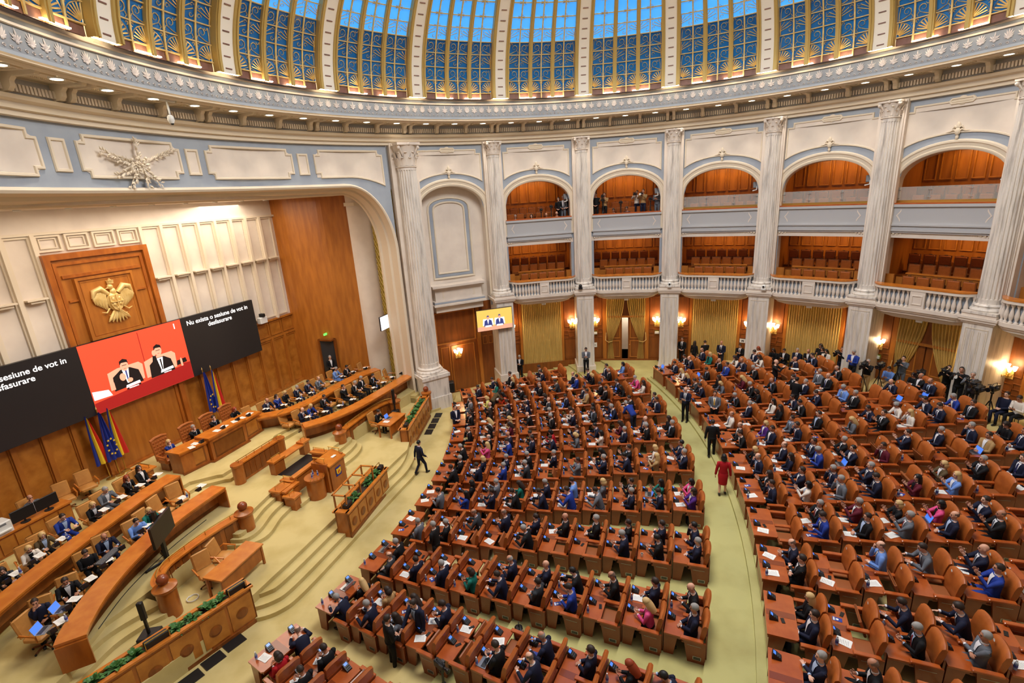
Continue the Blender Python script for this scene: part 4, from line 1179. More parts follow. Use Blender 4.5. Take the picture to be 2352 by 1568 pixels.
for i in range(8):
    t1, t0 = ledges[i], ledges[i+1]
    mb = MB(SF); bfr(mb, t0+0.06, t1-0.08, 5.0, 10.68, 0.07, 0.07); mb.obj('panel_frame', 'plaster_cream', bw)
    mb = MB(SF); mb.box(21.9, 22.1, t1-0.09, t1+0.05, 4.87, 10.72); mb.obj('fillet', 'plaster_cream', bw)
    mb = MB(SF); mb.box(21.80, 22.1, t0+0.14, t1-0.16, 8.36, 8.42); mb.box(21.88, 22.1, t0+0.26, t1-0.26, 8.26, 8.36); mb.obj('bracket_shelf', 'plaster_cream', bw)
for i in range(4):
    t0 = -2.58+i*1.0
    mb = MB(SF); bfr(mb, t0+0.06, t0+0.92, 10.06, 10.68, 0.07, 0.10); bfr(mb, t0+0.2, t0+0.78, 10.18, 10.56, 0.04, 0.05); mb.obj('square_panel', 'plaster_cream', bw)
mb = MB(SF); mb.box(21.95, 22.1, -14, 9.4, 10.70, 10.80); mb.obj('top_moulding', 'plaster_cream', bw)
mb = MB(SF); mb.box(21.92, 22.1, -14, -2.6, 4.80, 4.90); mb.box(21.92, 22.1, 1.45, 9.4, 4.80, 4.90); mb.obj('wood_ledge', 'wood_wall', bw)
mb = MB(SF); mb.box(21.98, 22.1, -14, 9.4, 3.74, 3.88); mb.obj('wood_rail', 'wood_wall', bw)
for i in range(17):
    t0 = -7.2+i*0.98
    if t0 > 8.9: break
    if -2.6 < t0+0.4 < 1.5: continue
    mb = MB(SF); bfr(mb, t0+0.05, t0+0.93, 3.92, 4.74, 0.07, 0.06); mb.obj('wall_panel', 'wood_wall', bw)
    mb = MB(SF); bfr(mb, t0+0.05, t0+0.93, 0.62, 3.70, 0.07, 0.06); mb.obj('wall_panel', 'wood_wall', bw)
    mb = MB(SF); mb.box(21.94, 22.1, t0-0.08, t0+0.08, 0.3, 3.80); mb.obj('wood_pilaster', 'wood_wall', bw)
mb = MB(SF); mb.box(21.95, 22.1, -14, 9.4, 0.3, 0.62); mb.obj('baseboard', 'wood_wall', bw)
ct = thing('emblem_panel', 'tall wooden panel with stepped frame behind the golden eagle', 'panel', kind='structure')
mb = MB(SF); mb.box(21.88, 22.1, -2.58, 1.42, 0.45, 9.96); mb.obj('backing', 'wood_wall', ct)
mb = MB(SF); bfr(mb, -2.58, 1.42, 0.45, 9.96, 0.22, 0.14, 21.88); bfr(mb, -2.30, 1.14, 0.5, 9.62, 0.12, 0.07, 21.88); mb.obj('outer_frame', 'wood_stage', ct)
mb = MB(SF); mb.box(21.80, 21.88, -2.1, 0.95, 9.0, 9.12); mb.box(21.80, 21.88, -2.1, -1.75, 8.06, 8.14); mb.box(21.80, 21.88, 0.45, 0.95, 8.06, 8.14); mb.obj('cornice_strip', 'wood_stage', ct)
mb = MB(SF); mb.box(21.78, 21.88, -1.78, 0.48, 6.4, 8.95); bfr(mb, -1.78, 0.48, 6.4, 8.95, 0.1, 0.07, 21.78); bfr(mb, -1.6, 0.30, 6.55, 8.78, 0.03, 0.02, 21.78); mb.obj('eagle_board', 'wood_wall', ct)
# golden eagle coat of arms
eg = thing('eagle_emblem', 'golden spread eagle coat of arms with shield and cross above the screens', 'emblem', S(21.76, -0.55, 7.75), rad(70)-pi/2)
def eb(): return MB()
mb = eb(); mb.ball((0, -0.06, 0.05), (0.30, 0.12, 0.42), 10, 8); mb.ball((0.02, -0.08, 0.46), (0.13, 0.09, 0.16), 8, 6); mb.obj('eagle_body', 'gold', eg, 0.9)
mb = eb(); mb.ball((-0.06, -0.10, 0.68), (0.12, 0.10, 0.12), 8, 6); mb.add([(-0.15, -0.14, 0.70), (-0.30, -0.12, 0.62), (-0.15, -0.14, 0.62), (-0.15, -0.06, 0.66)], [(0, 1, 2), (0, 1, 3), (1, 2, 3)]); mb.obj('eagle_head', 'gold', eg, 0.9)
mb = eb(); mb.lathe([(0.0, 0), (0.12, 0.0), (0.12, 0.06), (0.14, 0.14), (0.0, 0.10)], 8, (0.0, -0.08, 0.80)); mb.box(-0.02, 0.02, -0.1, -0.06, 0.88, 1.02); mb.box(-0.06, 0.06, -0.1, -0.06, 0.93, 0.97); mb.obj('crown', 'gold', eg)
for sg in (-1, 1):
    w = eb(); w.tube([(sg*0.2, -0.06, 0.40), (sg*0.46, -0.09, 0.66), (sg*0.70, -0.07, 0.58), (sg*0.78, -0.05, 0.30)], [0.09, 0.13, 0.11, 0.06], 8)
    wing = w.obj('wing', 'gold', eg, 0.9)
    for i in range(9):
        t = i/8
        f = eb(); x0, z0 = sg*(0.30+0.46*t), 0.55-0.12*t*t
        x1, z1 = sg*(0.34+0.40*t), -0.28+0.32*t
        f.tube([(x0, -0.05, z0), ((x0+x1)/2+sg*0.03, -0.09-0.02*(i % 2), (z0+z1)/2), (x1, -0.05, z1)], [0.05, 0.055, 0.015], 5)
        f.obj('feather', 'gold', wing, 0.9)
    tl = eb(); tl.tube([(sg*0.10, -0.05, -0.35), (sg*0.26, -0.08, -0.55), (sg*0.36, -0.06, -0.50)], [0.06, 0.05, 0.02], 6); tl.tube([(sg*0.28, -0.08, -0.2), (sg*0.45, -0.1, -0.36), (sg*0.62, -0.08, -0.3)], [0.03, 0.03, 0.015], 6); tl.obj('talon', 'gold', eg, 0.9)
for i in range(7):
    a = (-0.42+0.14*i)
    f = eb(); f.tube([(a*0.3, -0.05, -0.35), (a*0.8, -0.08, -0.62), (a*1.05, -0.05, -0.86+abs(a)*0.25)], [0.05, 0.07, 0.02], 5); f.obj('tail_feather', 'gold', eg, 0.9)
sh = eb(); sh.prism([(-0.24, 0.32), (0.24, 0.32), (0.25, -0.05), (0.16, -0.25), (0, -0.36), (-0.16, -0.25), (-0.25, -0.05)], 0.14, 0.20, T=Matrix.Rotation(pi/2, 4, 'X')); shd = sh.obj('shield', 'gold', eg)
for x, z in ((-0.12, 0.17), (0.12, 0.17), (-0.12, -0.06), (0.12, -0.06), (0.0, -0.23)):
    q = eb(); q.ball((x, -0.21, z), (0.07, 0.03, 0.08), 6, 5); q.tube([(x-0.06, -0.21, z+0.08), (x+0.05, -0.22, z-0.08)], 0.02, 5); q.obj('charge', 'gold', shd, 0.9)
q = eb(); q.box(-0.02, 0.02, -0.26, -0.2, -0.36, 0.34); q.box(-0.24, 0.24, -0.26, -0.2, 0.03, 0.07); q.obj('shield_bars', 'gold', shd)
# ------------------------------------------------------------ curved wood wall on the flank, pilaster, fabric panel
WC = resamp([(22.1, 9.4), (21.2, 9.42), (20.3, 9.65), (19.3, 9.98), (18.5, 10.52), (17.9, 10.9)], 4)
ww = thing('wall_side', 'curved golden wood wall of the stage with horizontal joints', 'wall', kind='structure')
mb = MB(SF); strip_wall(mb, WC, 0.2, 11.7); mb.obj('wood_wall_face', 'wood_wall', ww)
zj = [1.9, 3.64, 4.95, 6.31, 7.65, 8.95, 10.3, 11.65]
for k in range(7):
    for i in range(0, 20, 4):
        seg = WC[i:i+5]
        if len(seg) < 2: continue
        if k == 0 and i == 8: pass
        a = offs(seg, -0.03)
        mb = MB(SF); strip_wall(mb, a, zj[k]+0.02, zj[k+1]-0.02); mb.obj('wood_panel', 'wood_wall', ww)
        mb = MB(SF); thick(mb, offs(seg, -0.07), 0.05, zj[k]-0.03, zj[k]+0.03); mb.obj('joint_rail', 'wood_top', ww)
do = thing('door_3', 'open doorway in the curved wood wall at the back of the stage', 'door', kind='structure')
dpts = [(20.35, 9.56), (19.45, 9.86)]
mb = MB(SF)
mb.add([(20.32, 9.5, 0.45), (19.50, 9.78, 0.45), (19.50, 9.78, 3.1), (20.32, 9.5, 3.1)], [(0, 1, 2, 3)]); mb.obj('doorway_shade_sheet', 'charcoal', do)  # flat charcoal sheet on the wall, the doorway's inner shade painted as its colour
mb = MB(SF)
for s_, t_ in ((20.36, 9.47), (19.44, 9.78)): mb.box(s_-0.05, s_+0.05, t_-0.05, t_+0.08, 0.45, 3.2)
mb.box(19.40, 20.4, 9.45, 9.85, 3.1, 3.2); mb.obj('door_frame', 'wood_dark', do)
es = thing('exit_sign', 'green exit sign over the doorway in the curved wood wall', 'exit sign', S(19.9, 9.60, 3.5), rad(70)-pi/2)
mb = MB(); mb.bbox(-0.13, 0.13, -0.03, 0.03, -0.06, 0.06, 0.01); mb.obj('sign_case', 'exit_glow', es)
pl = thing('wall_pilaster', 'rounded cream pilaster beside the olive fabric panel', 'wall', kind='structure')
mb = MB(SF); strip_wall(mb, resamp([(17.95, 10.88), (17.65, 10.85), (17.3, 10.95), (17.0, 11.12), (16.75, 11.3), (16.68, 11.5)], 4), -0.3, 11.7); mb.obj('shaft', 'plaster', pl, 0.6)
mb = MB(SF)
for z0, z1, d in ((0.3, 0.75, 0.08), (0.75, 0.9, 0.05), (11.0, 11.2, 0.06)): mb.add([(17.98, 10.82-d, z0), (17.3, 10.85-d, z0), (16.95, 11.08-d, z0), (17.98, 10.82-d, z1), (17.3, 10.85-d, z1), (16.95, 11.08-d, z1)], [(0, 1, 4, 3), (1, 2, 5, 4)])
mb.obj('moulding', 'plaster_cream', pl)
fp = thing('wall_fabric', 'tall quilted olive fabric panel between pilaster and stage opening', 'wall', kind='structure')
FBp = resamp([(16.72, 11.42), (16.1, 11.25), (15.5, 11.0), (14.9, 10.75), (14.4, 10.6)], 3)
mb = MB(SF); strip_wall(mb, FBp, -0.4, 11.7); mb.obj('fabric_face', 'fabric_olive', fp)
mb = MB()
for i in range(-30, 64):
    for d in (1, -1):
        pts = []
        for k in range(13):
            u = k/12; z = i*0.36+d*u*4.2
            if 0.2 < z < 11.6:
                a = FBp[int(u*(len(FBp)-1))]
                pts.append(S(a[0]-0.02, a[1]-0.03, z))
        if len(pts) > 1: mb.tube(pts, 0.014, 3, cap=False)
tag(mb.obj('quilting', 'gold_rib', fp), kind='stuff')
cl = thing('ceiling_stage', 'plain plaster ceiling over the stage with small downlights', 'ceiling', kind='structure')
mb = MB(SF); mb.prism([(15.2, -13), (17.4, -5), (17.4, 5), (15.0, 11.6), (17, 11.8), (22.3, 9.8), (22.3, -14)], 11.62, 11.8); mb.obj('ceiling_face', 'plaster', cl)
for i in range(10):
    t = -6.5+i*1.6
    o = thing('downlight', 'small glowing downlight in the stage ceiling, %s from the near flank' % ordn(i), 'downlight', S(20.9-0.02*t*t*0, t, 11.6), 0, 'downlights of the stage ceiling')
    m1 = MB(); m1.lathe([(0.0, 0.0), (0.09, 0.0)], 10); m1.obj('lamp_disc', 'lamp_glow', o)
    m1 = MB(); m1.lathe([(0.09, 0.0), (0.12, -0.02), (0.12, 0.02)], 10); m1.obj('trim_ring', 'white_plastic', o)
# ------------------------------------------------------------ screens
def flat(parent, name, pts, m, s0, th=0.004):
    """a flat shape on the plane s = s0 facing the hall, points (t, z)"""
    mb = MB(SF); n = len(pts)
    mb.add([(s0, t, z) for t, z in pts], [tuple(range(n))]); return mb.obj(name, m, parent)
def ell(ct_, cz, rt, rz2, n=14): return [(ct_+rt*cos(2*pi*i/n), cz+rz2*sin(2*pi*i/n)) for i in range(n)]
def text(parent, body, size, t, z, m, s0, name='lettering', align='CENTER'):
    cu = bpy.data.curves.new('lettering', 'FONT'); cu.body = body; cu.size = size; cu.align_x = align; cu.extrude = 0.002; cu.space_line = 1.0; cu.offset = 0.004
    cu.materials.append(MT[m])
    tmp = bpy.data.objects.new('t', cu); COL.objects.link(tmp)
    me = bpy.data.meshes.new_from_object(tmp.evaluated_get(bpy.context.evaluated_depsgraph_get()))
    bpy.data.objects.remove(tmp)
    o = link(name, me, parent)
    ex = Vector(S(0, 1, 0)); ez = Vector((0, 0, 1)); ey = -Vector(S(1, 0, 0))
    p = S(s0, t, z)
    o.matrix_world = Matrix(((ex.x, ez.x, ey.x, p.x), (ex.y, ez.y, ey.y, p.y), (ex.z, ez.z, ey.z, p.z), (0, 0, 0, 1)))
    return o
def screen(name, label, t0, t1, m):
    o = thing(name, label, 'screen')
    mb = MB(SF); mb.box(21.60, 21.78, t0, t1, 3.45, 6.38); mb.obj('screen_body', 'black', o)
    flat(o, 'display', [(t0+0.01, 3.46), (t1-0.01, 3.46), (t1-0.01, 6.37), (t0+0.01, 6.37)], m, 21.595)
    return o
s1 = screen('video_screen', 'dark voting screen with white text above the far benches', 1.95, 6.28, 'screen_black')
text(s1, 'Nu exista o sesiune de vot in\ndesfasurare', 0.31, 4.05, 5.98, 'screen_white', 21.585)
s2 = screen('video_screen', 'dark voting screen with white text cut by the frame edge', -6.9, -2.5, 'screen_black')
text(s2, 'Nu exista o sesiune de vot in\ndesfasurare', 0.31, -4.78, 5.88, 'screen_white', 21.585)
s3 = screen('video_screen', 'red lit video screen showing two seated men in suits', -2.5, 1.95, 'screen_red')
Z0 = 21.59
flat(s3, 'picture_wall_seam', [(-0.15, 4.3), (-0.12, 4.3), (-0.10, 6.3), (-0.13, 6.3)], 'screen_red_dark', Z0)
flat(s3, 'picture_bench', [(-2.48, 3.47), (1.93, 3.47), (1.93, 4.28), (1.5, 4.30), (-2.48, 4.02)], 'screen_red_dark', Z0-0.002)
flat(s3, 'picture_bench_edge', [(-2.48, 4.02), (1.5, 4.30), (1.6, 4.22), (-2.48, 3.92)], 'screen_red', Z0-0.004)
for (c, hz, w, nm) in ((-1.0, 5.02, 0.62, 0), (0.55, 5.20, 0.58, 1)):
    flat(s3, 'picture_chair', [(c-0.75, 4.2), (c-0.72, 4.95), (c-0.3, 5.05), (c+0.6, 5.05), (c+0.75, 4.9), (c+0.7, 4.25)], 'screen_skin', Z0-0.005)
    flat(s3, 'picture_jacket', [(c-w, 4.12), (c-w*0.9, 4.72), (c-0.2, 4.94), (c+0.2, 4.94), (c+w*0.85, 4.72), (c+w, 4.16)], 'screen_dark', Z0-0.007)
    flat(s3, 'picture_shirt', [(c-0.14, 4.92), (c+0.14, 4.92), (c+0.03, 4.30), (c-0.05, 4.30)], 'screen_white', Z0-0.009)
    flat(s3, 'picture_tie', [(c-0.03, 4.86), (c+0.04, 4.86), (c+0.03, 4.35), (c-0.02, 4.35)], 'screen_navy' if nm == 0 else 'screen_dark', Z0-0.011)
    flat(s3, 'picture_head', ell(c, hz+0.06, 0.17, 0.24), 'screen_skin', Z0-0.011)
    flat(s3, 'picture_hair', [(c-0.18, hz+0.10), (c-0.16, hz+0.28), (c, hz+0.36), (c+0.16, hz+0.28), (c+0.18, hz+0.10), (c+0.12, hz+0.18), (c-0.1, hz+0.2)], 'screen_dark', Z0-0.013)
    flat(s3, 'picture_eyes', [(c-0.1, hz+0.06), (c+0.1, hz+0.06), (c+0.1, hz+0.085), (c-0.1, hz+0.085)], 'screen_dark', Z0-0.013)
    flat(s3, 'picture_mouth', [(c-0.05, hz-0.08), (c+0.05, hz-0.08), (c+0.05, hz-0.065), (c-0.05, hz-0.065)], 'screen_red_dark', Z0-0.013)
flat(s3, 'picture_hands', ell(-1.18, 4.62, 0.13, 0.17, 10), 'screen_skin', Z0-0.015); flat(s3, 'picture_hand', ell(-0.92, 4.40, 0.12, 0.10, 10), 'screen_skin', Z0-0.015)
flat(s3, 'picture_hand', ell(0.34, 5.20, 0.09, 0.14, 10), 'screen_skin', Z0-0.015); flat(s3, 'picture_sleeve', [(0.1, 4.4), (0.26, 5.1), (0.4, 5.08), (0.42, 4.4)], 'screen_dark', Z0-0.012)
for c, z in ((-0.85, 4.10), (0.75, 4.22)):
    flat(s3, 'picture_paper', [(c-0.32, z), (c+0.32, z+0.04), (c+0.30, z+0.16), (c-0.28, z+0.12)], 'screen_white', Z0-0.017)
    flat(s3, 'picture_name_plate', [(c-0.30, z-0.08), (c+0.32, z-0.04), (c+0.32, z+0.02), (c-0.30, z-0.02)], 'screen_dark', Z0-0.017)
    text(s3, 'VICEPRESEDINTE' if c < 0 else 'PRESEDINTELE', 0.055, c, z-0.055, 'screen_white', Z0-0.02)
flat(s3, 'picture_laptop', [(-2.46, 4.05), (-1.75, 4.02), (-1.85, 4.30), (-2.46, 4.42)], 'screen_white', Z0-0.016)
flat(s3, 'picture_telephone', [(1.25, 4.30), (1.78, 4.34), (1.74, 4.55), (1.3, 4.52)], 'screen_dark', Z0-0.016)
for c in (-1.62, 1.5): flat(s3, 'picture_bottle', [(c-0.05, 4.2), (c+0.05, 4.2), (c+0.05, 4.5), (c+0.02, 4.6), (c-0.02, 4.6), (c-0.05, 4.5)], 'screen_skin', Z0-0.018)
flat(s3, 'picture_mark', [(1.55, 6.0), (1.6, 6.0), (1.6, 6.25), (1.55, 6.25)], 'screen_white', Z0-0.018)
# monitor hung by the blank bay
tv = thing('hanging_monitor', 'wall monitor showing two seated men, hung by the blank bay', 'monitor', P(15.75, 18.0, 3.95), rad(18.0)+pi/2-0.02)
mb = MB(); mb.box(-1.12, 1.12, 0.0, 0.10, -0.64, 0.66); mb.obj('monitor_body', 'black', tv)
def tvf(name, pts, m, d): mb = MB(); mb.add([(-x, 0.0-d, z) for x, z in pts][::-1], [tuple(range(len(pts)))]); mb.obj(name, m, tv)
tv.rotation_euler = (0, 0, rad(18.0)-pi/2)
def tvf(name, pts, m, d): mb = MB(); mb.add([(x, 0.0-d, z) for x, z in pts], [tuple(range(len(pts)))]); mb.obj(name, m, tv)
tvf('display', [(-1.10, -0.62), (1.10, -0.62), (1.10, 0.64), (-1.10, 0.64)], 'screen_amber', 0.003)
tvf('picture_bench', [(-1.10, -0.62), (1.10, -0.62), (1.10, -0.36), (-1.10, -0.36)], 'screen_skin', 0.005)
for c in (-0.42, 0.30):
    tvf('picture_chair', [(c-0.34, -0.3), (c-0.3, 0.1), (c+0.3, 0.1), (c+0.34, -0.3)], 'screen_white', 0.006)
    tvf('picture_jacket', [(c-0.27, -0.36), (c-0.22, -0.02), (c-0.08, 0.06), (c+0.08, 0.06), (c+0.22, -0.02), (c+0.27, -0.36)], 'screen_navy', 0.008)
    tvf('picture_shirt', [(c-0.06, 0.05), (c+0.06, 0.05), (c, -0.25)], 'screen_white', 0.010)
    tvf('picture_head', ell(c, 0.16, 0.08, 0.12, 10), 'screen_skin', 0.010); tvf('picture_hair', [(c-0.085, 0.18), (c-0.05, 0.30), (c+0.05, 0.30), (c+0.085, 0.18), (c, 0.23)], 'screen_navy', 0.012)
    tvf('picture_name_plate', [(c-0.2, -0.40), (c+0.2, -0.40), (c+0.2, -0.30), (c-0.2, -0.30)], 'screen_white', 0.012)
mb = MB(); mb.box(-0.4, 0.1, 0.1, 0.5, -0.1, 0.1); mb.obj('wall_bracket', 'black', tv)
ls = thing('lit_panel', 'small bright white screen hung before the olive fabric panel', 'monitor', S(15.75, 10.42, 4.25), rad(70)-pi/2)
mb = MB(); mb.box(-0.88, 0.88, 0.0, 0.08, -0.42, 0.42); mb.obj('monitor_body', 'charcoal', ls)
mb = MB(); mb.box(-0.86, 0.86, -0.004, 0.0, -0.40, 0.40); mb.obj('display', 'screen_lit', ls)
cs = thing('column_speaker', 'slim white column loudspeaker on the olive fabric panel', 'loudspeaker', S(15.55, 10.88, 1.45), rad(70)-pi/2)
mb = MB(); mb.bbox(-0.07, 0.07, -0.06, 0.06, 0, 2.2, 0.015); mb.obj('speaker_body', 'white_plastic', cs)
mb = MB(); mb.box(-0.055, 0.055, -0.066, -0.06, 0.06, 2.14); mb.obj('speaker_grille', 'plaster_grey', cs)
# ------------------------------------------------------------ flags
def flag(name, label, s, t, z0, kind, lean, H=2.75):
    o = thing(name, label, 'flag', S(s, t, z0), rad(70)-pi/2)
    mb = MB(); mb.tube([(0, 0, 0), (lean*0.3, 0, H*0.6), (lean, 0, H+0.35)], 0.022, 6); mb.lathe([(0.16, 0), (0.16, 0.04), (0.04, 0.07)], 10); mb.obj('flag_pole', 'brass', o)
    mb = MB(); mb.lathe([(0, -0.02), (0.03, 0.02), (0.0, 0.14)], 6, (lean, 0, H+0.35)); mb.obj('finial', 'gold', o)
    cols = ['flag_blue', 'flag_yellow', 'flag_red'] if kind == 'ro' else ['flag_blue']*3
    for c in range(3):
        mb = MB()
        def fn(a, b, c=c):
            x = (c+a)/3
            z = H+0.25 - b*(H*0.80) + 0.0
            sp = 0.06+0.42*b**0.8
            xx = lean*(1-0.5*b) + (x-0.5)*sp*2*0.62
            return (xx, -0.07-0.06*sin(x*14+c)-0.03*b, z - 0.35*(x if kind == 'ro' else abs(x-0.5))*(1-b)*0.6)
        mb.grid(fn, 6, 10); mb.obj('flag_cloth' if kind != 'ro' else ['blue_stripe', 'yellow_stripe', 'red_stripe'][c], cols[c], o, 1.5)
    if kind == 'eu':
        mb = MB()
        for i in range(9):
            a = 2*pi*i/9; x, z = lean*0.6+0.17*cos(a), H*0.52+0.34*sin(a)
            pts = [(x+(0.06 if k % 2 == 0 else 0.025)*sin(2*pi*k/10), -0.20, z+(0.06 if k % 2 == 0 else 0.025)*cos(2*pi*k/10)) for k in range(10)]
            mb.add(pts, [tuple(range(10))])
        tag(mb.obj('stars', 'flag_yellow', o), kind='stuff')
    return o
flag('flag', 'blue yellow and red flag, first of three near the desks of the near flank', 22.0-0.35, -2.72, 0.6, 'ro', -0.22)
flag('flag', 'blue flag with a ring of yellow stars between two striped flags', 21.55, -2.40, 0.6, 'eu', -0.12)
flag('flag', 'blue yellow and red flag beside the starred flag', 21.65, -2.08, 0.6, 'ro', -0.02)
flag('flag', 'blue flag with yellow stars behind the tufted chairs', 21.45, 2.45, 0.6, 'eu', -0.14)
flag('flag', 'blue yellow and red flag behind the tufted chairs', 21.3, 2.70, 0.6, 'ro', -0.04)
# ------------------------------------------------------------ benches of the stage
def bench(label, front, depth, zf, zb, side, npan):
    """curved panelled bench: front edge polyline in (s, t), floor zf, base zb"""
    o = thing('panelled_bench', label, 'bench')
    fr = resamp(front, 6)
    mb = MB(SF); thick(mb, fr, depth*side, zf+0.78, zf+0.84); mb.obj('bench_top', 'wood_top', o)
    mb = MB(SF); thick(mb, offs(fr, 0.02*side), (depth-0.04)*side, zf+0.70, zf+0.78); mb.obj('top_edge', 'wood_stage', o)
    mb = MB(SF); thick(mb, offs(fr, 0.10*side), 0.06*side, zb, zf+0.72); mb.obj('front_panel', 'wood_stage', o)
    mb = MB(SF); thick(mb, offs(fr, 0.06*side), 0.10*side, zb, zb+0.16); mb.obj('plinth', 'wood_dark', o)
    q = offs(fr, 0.095*side)
    L = [0]
    for i in range(1, len(q)): L.append(L[-1]+math.dist(q[i], q[i-1]))
    def at(d):
        d = max(0, min(L[-1], d))
        for i in range(1, len(q)):
            if d <= L[i]+1e-9:
                k = (d-L[i-1])/max(1e-9, L[i]-L[i-1]); return tuple(a+(b-a)*k for a, b in zip(q[i-1], q[i]))
        return q[-1]
    w = L[-1]/npan
    for i in range(npan):
        a, b = at(i*w+0.12), at((i+1)*w-0.12)
        mb = MB(SF)
        z0, z1 = zf+0.20, zf+0.64
        thick(mb, [a, b], -0.03*side, z0, z1); 
        pn = mb.obj('carved_panel', 'wood_burl', o)
        mb = MB(SF)
        da = ((b[0]-a[0])/math.dist(a, b), (b[1]-a[1])/math.dist(a, b))
        for (p, r2, y0, y1) in ((a, b, z0, z0+0.05), (a, b, z1-0.05, z1)): thick(mb, [p, r2], -0.05*side, y0, y1)
        thick(mb, [a, (a[0]+da[0]*0.05, a[1]+da[1]*0.05)], -0.05*side, z0, z1); thick(mb, [(b[0]-da[0]*0.05, b[1]-da[1]*0.05), b], -0.05*side, z0, z1)
        mb.obj('panel_frame', 'wood_dark', pn)
    mb = MB(SF); bk_ = offs(fr, depth*side)
    for p, r2 in ((fr[0], bk_[0]), (fr[-1], bk_[-1])): thick(mb, [p, r2], 0.05, zb, zf+0.74)
    mb.obj('end_panel', 'wood_stage', o)
    return o
FR = [(16.2, 2.65), (15.55, 3.6), (15.08, 5.1), (14.85, 7.1), (14.66, 10.1)]
RR = [(18.9, 2.75), (18.05, 3.5), (17.72, 4.7), (17.62, 6.6), (17.45, 8.6), (16.9, 9.95)]
FLf = [(15.75, -2.75), (15.62, -4.7), (15.1, -6.6), (14.4, -8.05), (13.7, -9.0), (13.3, -9.4)]
RLf = [(18.0, -2.8), (17.85, -4.15), (17.5, -5.7), (17.2, -6.95), (16.65, -8.7), (16.0, -10.2), (15.2, -11.6)]
bench('long curved panelled bench of the far group, front row with name plates', FR, 0.66, 0.32, 0.30, 1, 13)
bench('long curved panelled bench of the far group, back row near the doorway', RR, 0.66, 0.52, 0.45, 1, 12)
bench('long curved panelled bench of the near group, front row with laptops', FLf[::-1], 0.66, 0.32, 0.30, 1, 12)
bench('long curved panelled bench of the near group, back row with papers', RLf[::-1], 0.66, 0.52, 0.45, 1, 12)
sk = thing('wall_skirt', 'pale carpeted riser under the end of the far front bench', 'riser', kind='structure')
mb = MB(SF); strip_wall(mb, [(14.15, 7.4), (14.0, 9.2), (14.1, 10.3)], -0.3, 0.32); mb.obj('riser_face', 'carpet', sk)
slab(sk, 'bench_base', [(13.25, -9.3), (14.0, -9.9), (14.6, -12.0), (14.1, -12.5), (13.0, -10.3)], -0.35, 0.31, 'carpet')
# computer bench of the near flank
cb = thing('computer_bench', 'wooden bench with two monitors and a printer behind the near benches', 'bench')
mb = MB(SF); mb.box(20.1, 20.7, -9.0, -4.95, 1.18, 1.24); mb.obj('bench_top', 'wood_top', cb)
mb = MB(SF); mb.box(20.16, 20.24, -8.9, -5.0, 0.45, 1.18); mb.obj('front_panel', 'wood_stage', cb)
for i in range(9):
    mb = MB(SF); mb.box(20.13, 20.16, -8.85+i*0.43, -8.47+i*0.43, 0.55, 1.1); mb.obj('carved_panel', 'wood_burl', cb)
mb = MB(SF); mb.box(20.2, 20.68, -5.06, -4.98, 0.45, 1.18); mb.obj('end_panel', 'wood_stage', cb)
for k, t in enumerate((-5.55, -6.25)):
    o = thing('computer_monitor', 'black flat monitor on the computer bench, ' + ('at its far end' if k == 0 else 'beside the printer'), 'monitor', S(20.32, t, 1.24), rad(70)-pi/2, 'monitors on the computer bench')
    mb = MB(); mb.bbox(-0.34, 0.34, -0.03, 0.02, 0.12, 0.54, 0.01); mb.obj('monitor_case', 'black', o)
    mb = MB(); mb.lathe([(0.14, 0), (0.14, 0.015), (0.03, 0.03), (0.025, 0.2)], 12); mb.obj('monitor_stand', 'black', o, 0.6)
o = thing('printer', 'white office printer at the frame edge on the computer bench', 'printer', S(20.4, -6.95, 1.24), rad(70)-pi/2)
mb = MB(); mb.bbox(-0.30, 0.30, -0.25, 0.25, 0, 0.42, 0.03); mb.obj('printer_body', 'white_plastic', o)
mb = MB(); mb.box(-0.24, 0.24, -0.33, -0.24, 0.10, 0.14); mb.obj('paper_tray', 'paper', o); mb = MB(); mb.box(-0.1, 0.15, -0.252, -0.25, 0.3, 0.37); mb.obj('control_panel', 'grey_plastic', o)
# president's desk
pd = thing('presidents_desk', 'high panelled desk with lower wings before the tufted chairs', 'desk')
def pblock(pts, z0, z1, nm):
    mb = MB(SF); mb.prism(pts, z0, z1-0.10); mb.obj(nm, 'wood_stage', pd)
    c = (sum(p[0] for p in pts)/len(pts), sum(p[1] for p in pts)/len(pts))
    big = [(c[0]+(p[0]-c[0])*1.0+(0.07 if p[0] > c[0] else -0.07), c[1]+(p[1]-c[1])*1.0+(0.07 if p[1] > c[1] else -0.07)) for p in pts]
    mb = MB(SF); mb.prism(big, z1-0.12, z1-0.05); mb.obj('cornice_band', 'wood_stage', pd)
    mb = MB(SF); mb.prism(big, z1-0.05, z1); mb.obj('desk_top', 'wood_top', pd)
pblock([(18.28, -0.55), (18.28, 1.32), (19.0, 1.32), (19.0, -0.55)], 0.45, 1.76, 'desk_body')
pblock([(18.62, -1.72), (18.45, -0.60), (19.15, -0.60), (19.3, -1.72)], 0.45, 1.62, 'desk_wing')
pblock([(18.45, 1.37), (18.55, 2.45), (19.2, 2.45), (19.15, 1.37)], 0.45, 1.62, 'desk_wing')
for t0, t1, s0, s1 in ((-0.42, 1.19, 18.28, 18.28), (-1.62, -0.72, 18.605, 18.468), (1.48, 2.35, 18.46, 18.54)):
    mb = MB(SF); thick(mb, [(s0, t0), (s1, t1)], -0.02, 0.78, 1.42); pn = mb.obj('carved_panel', 'wood_burl', pd)
    mb = MB(SF)
    for z0, z1 in ((0.72, 0.80), (1.40, 1.48)): thick(mb, [(s0, t0), (s1, t1)], -0.05, z0, z1)
    for f in (0, 1):
        ta = t0 if f == 0 else t1-0.07; sa = s0 if f == 0 else s1
        thick(mb, [(sa, ta), (sa, ta+0.07)], -0.05, 0.72, 1.48)
    mb.obj('panel_frame', 'wood_dark', pn)
